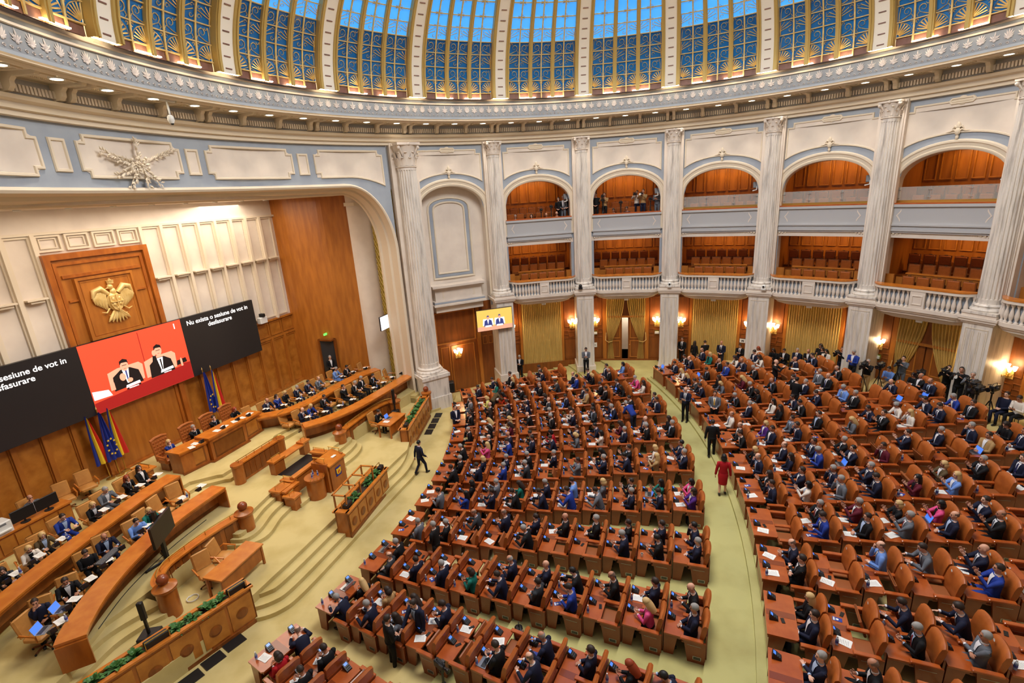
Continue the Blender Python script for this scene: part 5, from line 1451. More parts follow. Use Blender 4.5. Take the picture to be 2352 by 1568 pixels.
mb = MB(SF); mb.prism([(18.2, -0.62), (18.2, 1.40), (18.4, 1.44), (18.5, 2.52), (18.8, 2.5), (18.8, -1.7), (18.55, -1.8), (18.38, -0.66)], 0.45, 0.66); mb.obj('plinth', 'wood_dark', pd)
# ------------------------------------------------------------ balustrades, newels, parapets
def rail_tube(mb, pts, z, r=0.022, m=0): mb.tube([S(a, b, z) for a, b in pts], r, 6, m)
def balustrade(label, pts, zb, zt, inner, outer):
    o = thing('balustrade', label, 'balustrade')
    fr = resamp(pts, 8)
    mb = MB(SF); thick(mb, offs(fr, -0.06), 0.12, zb, zt); mb.obj('parapet_panel', 'wood_stage', o)
    mb = MB(SF); thick(mb, offs(fr, -0.17), 0.34, zt, zt+0.06); mb.obj('cap_rail', 'wood_top', o)
    for i in range(0, len(fr)-1, 3):
        mb = MB(SF); a, b = fr[i], fr[min(len(fr)-1, i+2)]; thick(mb, offs([a, b], -0.075), 0.15, zb+0.1, zt-0.12); mb.obj('panel', 'wood_dark', o)
    mb = MB(); rail_tube(mb, fr[2:-2], zt+0.20); mb.obj('brass_rail', 'brass', o)
    for i in range(3, len(fr)-2, max(3, (len(fr)-5)//6)):
        mb = MB(); a = fr[i]; mb.tube([S(a[0], a[1], zt+0.05), S(a[0], a[1], zt+0.20)], 0.014, 5); mb.obj('rail_post', 'brass', o)
    for (s, t), z0 in ((inner, zb), (outer, zb)):
        mb = MB(); mb.lathe([(0.27, z0), (0.27, zt-0.02), (0.30, zt), (0.33, zt+0.05), (0.33, zt+0.10), (0.22, zt+0.14), (0.16, zt+0.18), (0.10, zt+0.2)], 16, tuple(S(s, t, 0))); nw = mb.obj('newel_post', 'wood_stage', o, 0.5)
        mb = MB(); mb.ball(tuple(S(s, t, zt+0.33)), 0.165, 14, 10); mb.obj('newel_ball', 'wood_desk', nw, 3)
    return o
balustrade('curved wooden balustrade with brass rail behind the empty near table', [(13.82, -3.4), (14.0, -4.5), (14.02, -5.5), (13.95, -6.15), (13.6, -6.65), (13.2, -6.8)], -0.3, 0.62, (13.72, -3.3), (13.05, -6.82))
balustrade('curved wooden balustrade with brass rail behind the far table', [(14.4, 3.2), (14.45, 4.9), (14.3, 6.26), (14.05, 6.8), (13.7, 6.95)], -0.3, 0.62, (14.35, 3.0), (13.72, 6.9))
pp = thing('parapet_rail', 'wooden parapet with round ends and brass rail below the high desk', 'parapet')
mb = MB(SF); mb.box(16.05, 16.2, -1.1, 0.95, 0.3, 1.10); mb.obj('parapet_panel', 'wood_stage', pp)
mb = MB(SF); mb.box(15.98, 16.27, -1.3, 1.15, 1.10, 1.16); mb.obj('cap_rail', 'wood_top', pp)
for t in (-1.25, 1.08):
    mb = MB(); mb.lathe([(0.22, 0.3), (0.22, 1.06), (0.25, 1.10), (0.25, 1.17), (0, 1.17)], 14, tuple(S(16.12, t, 0))); mb.obj('end_post', 'wood_stage', pp, 0.5)
for i in range(7):
    mb = MB(SF); mb.box(16.03, 16.05, -1.0+i*0.28, -0.76+i*0.28, 0.42, 1.04); mb.obj('panel', 'wood_dark', pp)
mb = MB(); rail_tube(mb, [(16.12, -1.25), (16.12, 1.05), (16.0, 1.15)], 1.30); mb.obj('brass_rail', 'brass', pp)
for i in range(6):
    mb = MB(); mb.tube([S(16.12, -1.15+i*0.42, 1.15), S(16.12, -1.15+i*0.42, 1.30)], 0.013, 5); mb.obj('rail_post', 'brass', pp)
pp2 = thing('parapet_rail', 'short wooden parapet with brass rail beside the steps near the flags', 'parapet')
mb = MB(SF); mb.box(19.2, 19.9, -2.75, -2.5, 0.45, 1.30); mb.obj('parapet_panel', 'wood_stage', pp2)
mb = MB(SF); mb.box(19.1, 20.0, -2.85, -2.40, 1.30, 1.36); mb.obj('cap_rail', 'wood_top', pp2)
mb = MB(); rail_tube(mb, [(19.2, -2.6), (19.9, -2.6)], 1.5); mb.tube([S(19.25, -2.6, 1.35), S(19.25, -2.6, 1.5)], 0.013, 5); mb.tube([S(19.85, -2.6, 1.35), S(19.85, -2.6, 1.5)], 0.013, 5); mb.obj('brass_rail', 'brass', pp2)
# ------------------------------------------------------------ lectern and the stenographers' enclosure
le = thing('lectern', 'wooden speaker lectern with rounded bottle stand and blue coat of arms', 'lectern')
mb = MB(SF); mb.prism([(12.45, -0.12), (12.45, 0.78), (12.95, 0.78), (12.95, -0.12)], -0.3, 0.86); mb.obj('lectern_body', 'wood_stage', le)
mb = MB(SF); mb.add([(12.38, -0.2, 0.86), (12.38, 0.86, 0.86), (13.05, 0.86, 1.06), (13.05, -0.2, 1.06), (12.38, -0.2, 0.92), (12.38, 0.86, 0.92), (13.05, 0.86, 1.12), (13.05, -0.2, 1.12)], [(3, 2, 1, 0), (4, 5, 6, 7), (0, 1, 5, 4), (1, 2, 6, 5), (2, 3, 7, 6), (3, 0, 4, 7)]); mb.obj('lectern_top', 'wood_top', le)
for t in (-0.2, 0.8):
    mb = MB(SF); mb.box(12.5, 13.25, t-0.04, t+0.06, -0.3, 1.0); mb.obj('side_panel', 'wood_stage', le)
mb = MB(); mb.lathe([(0.36, -0.3), (0.36, 0.52), (0.40, 0.56), (0.40, 0.62), (0, 0.62)], 18, tuple(S(12.9, -0.55, 0))); mb.obj('bottle_stand', 'wood_stage', le, 0.5)
mb = MB()
for i in range(9):
    a = rad(70)+pi*0.6+i*0.35; q = S(12.9, -0.55, 0.62); mb.tube([(q.x+0.37*cos(a), q.y+0.37*sin(a), 0.62), (q.x+0.37*cos(a), q.y+0.37*sin(a), 0.70)], 0.012, 5)
tag(mb.obj('stand_gallery', 'brass', le), kind='stuff')
mb = MB(SF); mb.prism([(12.445, 0.18), (12.445, 0.50), (12.43, 0.50), (12.43, 0.18)], 0.22, 0.62); ar = mb.obj('coat_of_arms', 'flag_blue', le)
mb = MB(SF); mb.box(12.415, 12.43, 0.25, 0.43, 0.30, 0.54); mb.box(12.41, 12.43, 0.21, 0.25, 0.36, 0.56); mb.box(12.41, 12.43, 0.43, 0.47, 0.36, 0.56); mb.obj('eagle_charge', 'flag_yellow', ar)
mb = MB(SF); mb.box(12.405, 12.415, 0.29, 0.34, 0.34, 0.44); mb.box(12.405, 12.415, 0.34, 0.39, 0.40, 0.48); mb.obj('shield_charge', 'flag_red', ar)
for t in (-0.15, 0.8):
    mb = MB(); rail_tube(mb, [(12.6, t), (13.2, t)], 1.22, 0.02); mb.tube([S(12.65, t, 1.0), S(12.65, t, 1.22)], 0.012, 5); mb.tube([S(13.15, t, 1.0), S(13.15, t, 1.22)], 0.012, 5); mb.obj('brass_rail', 'brass', le)
mb = MB(SF); mb.box(13.0, 13.9, -1.4, 1.5, -0.3, -0.15); mb.obj('dais', 'carpet', le)
en = thing('clerks_enclosure', 'stepped wooden enclosure with brass rails and a shelf behind the lectern', 'enclosure')
def eblock(s0, s1, t0, t1, zb, zt, railax=None):
    mb = MB(SF); mb.box(s0, s1, t0, t1, zb, zt-0.08); bl = mb.obj('parapet_block', 'wood_stage', en)
    mb = MB(SF); mb.box(s0-0.05, s1+0.05, t0-0.05, t1+0.05, zt-0.08, zt); mb.obj('cap', 'wood_top', bl)
    if railax:
        mb = MB()
        c0, c1 = ((s0+0.04, (t0+t1)/2), (s1-0.04, (t0+t1)/2)) if railax == 's' else (((s0+s1)/2, t0+0.04), ((s0+s1)/2, t1-0.04))
        rail_tube(mb, [c0, c1], zt+0.15, 0.02)
        for c_ in (c0, c1): mb.tube([S(c_[0], c_[1], zt), S(c_[0], c_[1], zt+0.15)], 0.012, 5)
        mb.obj('brass_rail', 'brass', bl)
eblock(15.0, 15.3, -0.45, 0.1, 0.25, 0.95, 't'); eblock(15.0, 15.3, 1.3, 1.65, 0.25, 0.95, 't')
mb = MB(SF); mb.box(14.95, 15.4, 0.05, 1.35, 0.80, 0.86); mb.obj('shelf', 'wood_top', en)
eblock(13.75, 13.9, -0.75, 0.6, -0.3, 0.58, None); eblock(13.3, 13.95, 0.6, 0.85, -0.3, 1.0, 's'); eblock(13.75, 14.3, -0.9, -0.72, -0.1, 0.48, 's')
eblock(13.75, 14.2, -1.6, -1.05, -0.2, 0.45, 't'); eblock(13.05, 13.55, -1.62, -1.30, -0.3, 0.30, 't'); eblock(13.55, 13.8, -1.5, -0.8, -0.3, 0.42, None)
mb = MB(SF); mb.box(13.9, 15.0, -0.4, 1.4, 0.28, 0.305); mb.obj('well_floor', 'black', en)
# ------------------------------------------------------------ planters
def leafy(parent, c, rnd, n=26, R=0.34):
    mb = MB()
    for i in range(n):
        a = rnd.uniform(0, 2*pi); e = rnd.uniform(0.2, 1.2); L = R*rnd.uniform(0.7, 1.15)
        d = Vector((cos(a)*cos(e), sin(a)*cos(e), sin(e)))
        p0 = Vector(c); p1 = p0+d*L*0.6; p2 = p0+d*L+Vector((0, 0, -0.12*L/R))
        s_ = Vector((-sin(a), cos(a), 0))*0.055
        mb.add([tuple(p0), tuple(p1+s_), tuple(p2), tuple(p1-s_), tuple(p1-Vector((0, 0, 0.02)))], [(0, 1, 4), (1, 2, 4), (2, 3, 4), (3, 0, 4)])
    return mb
def planter(label, a, b, zb, zt, w, plants, discs, boxes=(), post=None):
    """wooden trough from a to b in (s, t); hall side is -s"""
    o = thing('planter', label, 'planter')
    A = Vector((a[0], a[1], 0)); B_ = Vector((b[0], b[1], 0)); D = (B_-A); L = D.length; D.normalize(); N = Vector((-D.y, D.x, 0))
    if N.x < 0: N = -N
    def F(x, y, z): q = A+D*x+N*y; return SF(q.x, q.y, z)
    mb = MB(F); mb.box(0, L, 0, 0.06, zb, zt); mb.box(0, L, w-0.06, w, max(zb, -0.3), zt); mb.box(0, 0.06, 0, w, zb, zt); mb.box(L-0.06, L, 0, w, zb, zt); mb.obj('trough', 'wood_stage', o)
    mb = MB(F); mb.box(-0.06, L+0.06, -0.06, 0.07, zt, zt+0.06); mb.box(-0.06, L+0.06, w-0.07, w+0.06, zt, zt+0.06); mb.box(-0.06, 0.16, 0, w, zt, zt+0.06); mb.box(L-0.16, L+0.06, 0, w, zt, zt+0.06); mb.obj('rim', 'wood_top', o)
    mb = MB(F); mb.box(0.1, L-0.1, 0.06, w-0.06, zt-0.1, zt-0.04); mb.obj('soil_bed', 'soil', o)
    mb = MB(F); mb.box(-0.02, L+0.02, -0.03, 0.02, zb, zb+0.12); mb.obj('plinth', 'wood_dark', o)
    for i in range(discs):
        x = L*(i+0.5)/discs
        mb = MB(F); q0 = 0.16; mb.box(x-L/discs*0.44, x+L/discs*0.44, -0.02, 0.0, zb+0.2, zt-0.12); pn = mb.obj('panel', 'wood_burl', o)
        mb = MB(F)
        vs = [(x+0.17*cos(2*pi*k/18), -0.03, (zb+zt)/2+0.17*sin(2*pi*k/18)) for k in range(18)] + [(x+0.11*cos(2*pi*k/18), -0.05, (zb+zt)/2+0.11*sin(2*pi*k/18)) for k in range(18)]
        mb.add(vs, [(k, (k+1) % 18, 18+(k+1) % 18, 18+k) for k in range(18)] + [tuple(range(18, 36))]); mb.obj('round_boss', 'wood_dark', pn)
    rnd = random.Random(len(label))
    nn = 0
    for x in plants:
        q = F(x, w*0.5, zt-0.02)
        pt_ = thing('leafy_plant', 'green leafy plant, %s in the %s' % (ordn(nn), label.split(',')[0]), 'plant', q); nn += 1
        mb = leafy(None, (0, 0, 0), rnd); tag(mb.obj('leaf_cluster', 'green_leaf', pt_), kind='stuff')
        mb = MB(); mb.tube([(0, 0, -0.05), (0, 0, 0.12)], 0.02, 5); mb.obj('stem', 'green_leaf', pt_)
    for k, (x, l) in enumerate(boxes):
        q = F(x, w*0.35, zt+0.06)
        bx_ = thing('stage_lamp', 'black bar lamp lying on the rim, %s on the %s' % (ordn(k), label.split(',')[0]), 'lamp', q, math.atan2((S(D.x, D.y)-S(0, 0)).y, (S(D.x, D.y)-S(0, 0)).x))
        mb = MB(); mb.bbox(-l/2, l/2, -0.09, 0.09, 0, 0.17, 0.02); mb.obj('lamp_body', 'black', bx_)
        mb = MB(); mb.tube([(-l/2, 0.12, 0.0), (-l/2, 0.12, 0.24), (l/2, 0.12, 0.24), (l/2, 0.12, 0.0)], 0.016, 5); mb.obj('lamp_rail', 'brass', bx_)
    return o, F, L
planter('long wooden planter by the air grates, near side of the front steps', (10.9, -5.85), (12.2, -10.2), -0.9, 0.34, 0.46, [0.75, 1.1, 1.5, 1.9, 2.9, 3.3, 3.75, 4.15], 6, ((0.32, 0.5), (2.4, 0.55)))
pm, Fm, Lm = planter('wooden planter in the middle of the front steps', (10.30, -1.95), (10.62, 1.15), -0.75, 0.28, 0.55, [0.75, 1.05, 1.95, 2.3, 2.65], 5, ((0.35, 0.4), (2.95, 0.3)))
planter('narrow wooden planter at the far end beside the corner steps', (11.55, 4.5), (12.55, 8.5), -0.9, 0.34, 0.42, [0.9, 1.3, 1.75, 2.2, 2.65, 3.1, 3.5], 8, ((0.3, 0.3),))
nw = thing('newel_post', 'short wooden newel with ball finial at the far planter end', 'newel', S(12.85, 8.85, -0.6))
mb = MB(); mb.lathe([(0.25, 0), (0.25, 0.95), (0.30, 1.0), (0.30, 1.08), (0.1, 1.14)], 14); mb.obj('post_shaft', 'wood_stage', nw, 0.5); mb = MB(); mb.ball((0, 0, 1.27), 0.16, 12, 8); mb.obj('newel_ball', 'wood_desk', nw, 3)
rk = thing('reading_rack', 'open wooden rack standing over the middle planter', 'rack')
mb = MB(Fm)
for y in (0.1, 0.62): mb.box(0.15, 2.3, y, y+0.06, 0.86, 0.90)
for x in (0.15, 0.85, 1.55, 2.24): mb.box(x, x+0.07, 0.1, 0.66, 0.86, 0.90)
mb.obj('rack_top', 'wood_top', rk)
for x in (0.2, 1.2, 2.2):
    mb = MB(Fm); mb.box(x, x+0.05, 0.12, 0.17, 0.3, 0.86); mb.obj('leg', 'wood_stage', rk)
    mb = MB(Fm); mb.box(x, x+0.05, 0.60, 0.65, 0.3, 0.86); mb.obj('leg', 'wood_stage', rk)
# ------------------------------------------------------------ tables, floor pieces
def table(label, s, t, w, d, zf, yaw):
    o = thing('wooden_table', label, 'table', S(s, t, zf), rad(70)-pi/2+yaw)
    mb = MB(); mb.bbox(-w/2, w/2, -d/2, d/2, 0.71, 0.76, 0.01); mb.obj('table_top', 'wood_top', o)
    mb = MB(); mb.box(-w/2+0.06, w/2-0.06, -d/2+0.06, -d/2+0.09, 0.20, 0.66); mb.obj('modesty_panel', 'wood_stage', o)
    mb = MB(); mb.box(-w/2+0.05, w/2-0.05, -d/2+0.05, d/2-0.05, 0.64, 0.71); mb.obj('apron', 'wood_stage', o)
    for x in (-1, 1):
        for y in (-1, 1):
            mb = MB(); mb.bbox(x*(w/2-0.07)-0.035, x*(w/2-0.07)+0.035, y*(d/2-0.07)-0.035, y*(d/2-0.07)+0.035, 0, 0.70, 0.005); mb.obj('leg', 'wood_stage', o)
    return o
table('plain wooden table with two empty chairs below the near balustrade', 12.25, -5.15, 1.75, 0.72, -0.3, 0.05)
table('wooden table of the woman in black below the far balustrade', 12.95, 5.3, 1.5, 0.8, -0.3, 0.0)
for k in range(7):
    t = -6.7-0.62*k
    o = thing('air_grate', 'dark floor air grate before the near planter, %s from the steps' % ordn(k), 'grate', S(10.95+0.1*k, t, -0.893), rad(70)-pi/2-0.28, 'air grates before the near planter')
    mb = MB(); mb.box(-0.27, 0.27, -0.2, 0.2, 0, 0.012); mb.obj('grate_frame', 'grate', o)
    mb = MB()
    for i in range(12): mb.box(-0.25, 0.25, -0.18+i*0.031, -0.165+i*0.031, 0.012, 0.018)
    tag(mb.obj('grate_bars', 'black', o), kind='stuff')
for k in range(4):
    o = thing('air_grate', 'dark floor air grate before the far planter, %s from the steps' % ordn(k), 'grate', S(11.72+0.16*k, 6.75+0.68*k, -0.893), rad(70)-pi/2+0.27, 'air grates before the far planter')
    mb = MB(); mb.box(-0.3, 0.3, -0.2, 0.2, 0, 0.012); mb.obj('grate_frame', 'grate', o)
    mb = MB()
    for i in range(12): mb.box(-0.28, 0.28, -0.18+i*0.031, -0.165+i*0.031, 0.012, 0.018)
    tag(mb.obj('grate_bars', 'black', o), kind='stuff')
ts = thing('television_stand', 'black television seen from behind on a wheeled stand by the near balustrade', 'television', S(14.55, -5.55, 0.3), rad(70)-pi/2+0.5)
mb = MB(); mb.box(-0.62, 0.62, -0.04, 0.04, 0.85, 1.60); mb.box(-0.45, 0.45, 0.04, 0.08, 0.95, 1.45); mb.obj('television_case', 'black', ts)
mb = MB(); mb.box(-0.06, 0.06, 0.06, 0.16, 0.08, 1.85); mb.obj('post', 'black', ts)
for x in (-1, 1):
    mb = MB(); mb.tube([(0, 0.1, 0.07), (x*0.5, -0.4, 0.06)], 0.04, 6); mb.tube([(0, 0.1, 0.07), (x*0.5, 0.5, 0.06)], 0.04, 6); mb.obj('leg', 'black', ts)
    for y in (-0.4, 0.5):
        mb = MB(); mb.ball((x*0.5, y, 0.03), 0.035, 8, 5); mb.obj('caster', 'black_gloss', ts)
sp = thing('column_loudspeaker', 'black column loudspeaker on a subwoofer beside the near planter', 'loudspeaker', S(12.45, -7.85, -0.3), rad(70)-pi/2+0.5)
mb = MB(); mb.bbox(-0.22, 0.22, -0.24, 0.24, 0, 0.52, 0.02); mb.obj('subwoofer', 'black', sp)
mb = MB(); mb.box(-0.03, 0.03, -0.03, 0.03, 0.52, 1.05); mb.obj('pole', 'black', sp); mb = MB(); mb.bbox(-0.06, 0.06, -0.07, 0.07, 1.0, 1.55, 0.02); mb.obj('column_body', 'black', sp)
sp2 = thing('column_loudspeaker', 'slim black loudspeaker standing behind the table of the woman in black', 'loudspeaker', S(13.55, 6.6, -0.3), rad(70)-pi/2)
mb = MB(); mb.bbox(-0.17, 0.17, -0.17, 0.17, 0, 0.6, 0.02); mb.obj('subwoofer', 'black', sp2)
mb = MB(); mb.box(-0.03, 0.03, -0.03, 0.03, 0.5, 1.05); mb.obj('pole', 'black', sp2); mb = MB(); mb.bbox(-0.09, 0.09, -0.05, 0.05, 1.0, 1.8, 0.02); mb.obj('column_body', 'black', sp2)
sp3 = thing('floor_loudspeaker', 'black floor loudspeaker against the tall wooden wall by the giant column', 'loudspeaker', S(12.35, 11.0, -0.3), rad(70)-pi/2+0.5)
mb = MB(); mb.bbox(-0.24, 0.24, -0.2, 0.2, 0, 0.62, 0.02); mb.obj('speaker_case', 'black', sp3); mb = MB(); mb.box(-0.2, 0.2, -0.21, -0.2, 0.04, 0.58); mb.obj('speaker_grille', 'charcoal', sp3)
def cable(label, pts, m='black', r=0.012):
    mb = MB(); mb.tube(resamp(pts, 5), r, 5); o = mb.obj('floor_cable', m, None, 3); tag(o, label, 'cable'); return o
cable('black cable along the foot of the near front bench', [tuple(S(15.3, -3.6, 0.315)), tuple(S(15.1, -5.2, 0.315)), tuple(S(14.6, -6.9, 0.315)), tuple(S(13.9, -8.2, 0.315))])
cable('pale cable coiled by the near newel post', [tuple(S(13.0+0.16*cos(k*0.9), -6.2+0.16*sin(k*0.9), -0.285+0.002*k)) for k in range(22)], 'white_plastic', 0.010)
cable('black cable looping under the television stand', [tuple(S(14.3+0.3*cos(k*0.8)*(1-k*0.02), -5.9+0.3*sin(k*0.8), 0.315+0.002*k)) for k in range(18)])
cable('grey cable cover strip on the floor by the near bench end', [tuple(S(13.0, -9.4, -0.28)), tuple(S(12.4, -8.9, -0.28)), tuple(S(12.0, -8.4, -0.28))], 'grey_plastic', 0.05)
# ------------------------------------------------------------ swivel chairs and tufted chairs
def swivel_proto():
    t = thing('swivel_chair', '', 'chair')
    mb = MB(); mb.bbox(-0.27, 0.27, -0.26, 0.26, 0.40, 0.52, 0.04); mb.obj('seat', 'leather_tan', t, 0.7)
    mb = MB(); T = Matrix.Translation((0, -0.27, 0.5)) @ Matrix.Rotation(0.22, 4, 'X'); mb.bbox(-0.26, 0.26, -0.05, 0.06, 0.02, 0.58, 0.04, T=T); mb.obj('backrest', 'leather_tan', t, 0.7)
    for x in (-1, 1):
        mb = MB(); mb.tube([(x*0.30, 0.2, 0.46), (x*0.33, 0.24, 0.66), (x*0.33, -0.18, 0.70), (x*0.29, -0.28, 0.62)], [0.022, 0.028, 0.03, 0.022], 6); mb.obj('armrest', 'wood_top', t, 0.8)
    mb = MB(); mb.tube([(0, 0, 0.08), (0, 0, 0.42)], 0.035, 8); mb.obj('pedestal', 'black', t)
    for k in range(5):
        a = 2*pi*k/5; mb = MB(); mb.tube([(0, 0, 0.10), (0.28*cos(a), 0.28*sin(a), 0.06)], [0.03, 0.02], 5); b = mb.obj('base_arm', 'wood_dark', t)
        mb = MB(); mb.ball((0.29*cos(a), 0.29*sin(a), 0.03), 0.03, 6, 4); mb.obj('caster', 'black', b)
    return t
SWIV = swivel_proto()
def tuft_proto():
    t = thing('tufted_chair', '', 'chair')
    mb = MB(); mb.bbox(-0.34, 0.34, -0.3, 0.3, 0.36, 0.54, 0.04); mb.obj('seat', 'leather_tuft', t, 0.7)
    mb = MB(); T = Matrix.Translation((0, -0.32, 0.42)) @ Matrix.Rotation(0.12, 4, 'X')
    mb.bbox(-0.36, 0.36, -0.05, 0.05, 0.0, 0.95, 0.03, T=T)
    mb.tube([T @ Vector((-0.36, 0, 0.93)), T @ Vector((-0.15, 0.02, 1.0)), T @ Vector((0.15, 0.02, 1.0)), T @ Vector((0.36, 0, 0.93))], 0.06, 8)
    mb.obj('backrest', 'leather_tuft', t, 0.7)
    mb = MB()
    for r in range(6):
        for c in range(5 + (r % 2)):
            q = T @ Vector((-0.28+0.56*c/(4+(r % 2)), 0.055, 0.12+0.14*r)); mb.ball(q, (0.05, 0.022, 0.05), 6, 4)
    tag(mb.obj('tufting', 'leather', t), kind='stuff')
    for x in (-1, 1):
        mb = MB(); mb.tube([(x*0.36, 0.25, 0.40), (x*0.38, 0.25, 0.64), (x*0.38, -0.25, 0.70)], [0.04, 0.05, 0.05], 6); mb.obj('armrest', 'leather_tuft', t, 0.8)
    mb = MB(); mb.box(-0.3, 0.3, -0.25, 0.25, 0.0, 0.36); mb.obj('chair_base', 'wood_dark', t)
    return t
TUFT = tuft_proto()
for k, t in enumerate((-1.35, -0.1, 0.95, 2.05)):
    clone(TUFT, S(19.75 - (0.0 if k in (1, 2) else -0.05), t, 0.6), rad(70)+pi/2, 'tall tufted brown leather chair, %s behind the high desk from the near end' % ordn(k), 'tufted chairs of the high desk')
# ================================================================ double desks with leather seats
def seat_unit(seats=True, desk=True):
    t = thing('double_desk_bench', '', 'desk bench')
    if seats:
        for x in (-0.335, 0.335):
            mb = MB()
            # curved backrest profile (y, z) swept across x with rounded shoulders
            n = 8
            vs = []
            for i in range(n+1):
                u = -1+2*i/n
                xx = x+u*0.305
                drop = 0.07*abs(u)**4
                cv = 0.035*u*u
                prof = [(0.03, 0.44), (0.055, 0.70), (0.02, 0.98-drop), (-0.02, 1.11-drop), (-0.075, 1.14-drop), (-0.12, 1.10-drop), (-0.10, 0.98-drop), (-0.07, 0.74)]
                vs += [(xx, y+cv, z) for y, z in prof]
            k = 8
            mb.add(vs, [(i*k+j, (i+1)*k+j, (i+1)*k+(j+1) % k, i*k+(j+1) % k) for i in range(n) for j in range(k)] + [tuple(range(k)), tuple(n*k+j for j in range(k-1, -1, -1))])
            mb.obj('backrest', 'leather', t, 0.9)
            mb = MB(); mb.box(x-0.31, x+0.31, -0.09, -0.05, 0.10, 0.80); mb.obj('back_board', 'wood_desk', t)
        for x in (-0.70, 0.0, 0.70):
            mb = MB(); mb.bbox(x-0.055, x+0.055, 0.0, 0.52, 0.625, 0.675, 0.012); ar = mb.obj('armrest', 'wood_desk_lit', t)
            if x:
                mb = MB(); mb.add([(x-0.03, -0.06, 0), (x-0.03, 0.34, 0), (x-0.03, 0.44, 0.62), (x-0.03, -0.06, 0.62), (x+0.03, -0.06, 0), (x+0.03, 0.34, 0), (x+0.03, 0.44, 0.62), (x+0.03, -0.06, 0.62)], [(0, 1, 2, 3), (7, 6, 5, 4), (0, 4, 5, 1), (1, 5, 6, 2), (2, 6, 7, 3), (3, 7, 4, 0)]); mb.obj('side_panel', 'wood_desk', t)
                mb = MB(); mb.box(x-0.035, x+0.035, 0.05, 0.36, 0.50, 0.508); mb.obj('metal_strip', 'steel', ar)
                mb = MB(); mb.box(x-0.035, x+0.035, 0.03, 0.22, 0.10, 0.20); mb.obj('vent_plate', 'steel', ar)
                mb = MB(); mb.box(x-0.038, x+0.038, 0.045, 0.205, 0.115, 0.145); mb.box(x-0.038, x+0.038, 0.045, 0.205, 0.155, 0.185); mb.obj('vent_slots', 'black', ar)['kind'] = 'stuff'
    if desk:
        y0, y1, z = (-0.56, -0.11, 0.74) if seats else (-0.33, 0.33, 0.78)
        mb = MB(); c = 0.05
        pts = [(-0.70+c, y0), (0.70-c, y0), (0.70, y0+c), (0.70, y1), (-0.70, y1), (-0.70, y0+c)]
        mb.prism(pts, z-0.045, z); mb.obj('desk_top', 'wood_desk_lit', t)
        mb = MB(); mb.box(-0.09, 0.09, y0+0.02, y1-0.02, z, z+0.003); mb.obj('inlay', 'wood_inlay', t)
        mb = MB(); mb.box(-0.62, 0.62, y1-0.04 if seats else y1-0.10, y1 if seats else y1-0.06, 0.05, z-0.045); mb.obj('front_panel', 'wood_desk', t)
        mb = MB(); mb.box(-0.64, 0.64, y0+0.06, y1-0.02, z-0.15, z-0.045); mb.obj('apron', 'wood_desk', t)
        for x in (-0.64, 0.64):
            mb = MB(); a, b = y1-0.26, y1-0.0
            if not seats: a, b = y1-0.34, y1-0.04
            mb.add([(x-0.03, a+0.05, 0), (x-0.03, b, 0), (x-0.03, b, z-0.05), (x-0.03, a-0.06, z-0.05), (x+0.03, a+0.05, 0), (x+0.03, b, 0), (x+0.03, b, z-0.05), (x+0.03, a-0.06, z-0.05)], [(0, 1, 2, 3), (7, 6, 5, 4), (0, 4, 5, 1), (1, 5, 6, 2), (2, 6, 7, 3), (3, 7, 4, 0)]); mb.obj('side_panel', 'wood_desk', t)
    return t
U_FULL, U_DESK, U_SEAT = seat_unit(), seat_unit(False, True), seat_unit(True, False)
_m = MB(); _m.bbox(-0.285, 0.285, 0.04, 0.50, 0.41, 0.47, 0.02); SEAT_DOWN = _m.mesh('seat', 'leather_seat')
_m = MB(); _m.bbox(-0.285, 0.285, -0.03, 0.03, 0.0, 0.44, 0.02); SEAT_UP = _m.mesh('seat', 'leather_seat')
_m = MB(); _m.lathe([(0, 0), (0.035, 0)], 10, T=Matrix.Translation((0, -0.06, 1.06)) @ Matrix.Rotation(pi/2, 4, 'X')); PLATE = _m.mesh('number_plate', 'white_plastic')
def console_proto():
    t = thing('voting_console', '', 'console')
    mb = MB(); mb.add([(-0.075, -0.12, 0), (0.075, -0.12, 0), (0.075, 0.08, 0), (-0.075, 0.08, 0), (-0.07, -0.11, 0.035), (0.07, -0.11, 0.035), (0.07, 0.07, 0.15), (-0.07, 0.07, 0.15)], [(3, 2, 1, 0), (4, 5, 6, 7), (0, 1, 5, 4), (1, 2, 6, 5), (2, 3, 7, 6), (3, 0, 4, 7)]); mb.obj('console_case', 'black', t)
    mb = MB(); mb.add([(-0.045, 0.0, 0.109), (0.045, 0.0, 0.109), (0.045, 0.055, 0.144), (-0.045, 0.055, 0.144)], [(0, 1, 2, 3)]); mb.obj('display', 'lcd_blue', t)
    mb = MB()
    for i in range(3):
        for j in range(2): mb.box(-0.05+i*0.04, -0.02+i*0.04, -0.09+j*0.04, -0.065+j*0.04, 0.045+j*0.025, 0.062+j*0.027)
    mb.obj('keypad', 'charcoal', t)['kind'] = 'stuff'
    return t
CONS = console_proto()
def bottle_proto():
    t = thing('water_bottle', '', 'bottle')
    mb = MB(); mb.lathe([(0, 0), (0.032, 0.0), (0.034, 0.05), (0.03, 0.09), (0.034, 0.12), (0.03, 0.16), (0.013, 0.20), (0.013, 0.21)], 8); mb.obj('bottle_body', 'bottle', t, 0.8)
    mb = MB(); mb.lathe([(0.0345, 0.055), (0.0355, 0.06), (0.0355, 0.115), (0.0345, 0.12)], 8); mb.obj('bottle_label', 'bottle_label', t)
    mb = MB(); mb.lathe([(0.016, 0.205), (0.016, 0.23), (0, 0.23)], 8); mb.obj('bottle_cap', 'white_plastic', t)
    return t
BOT = bottle_proto()
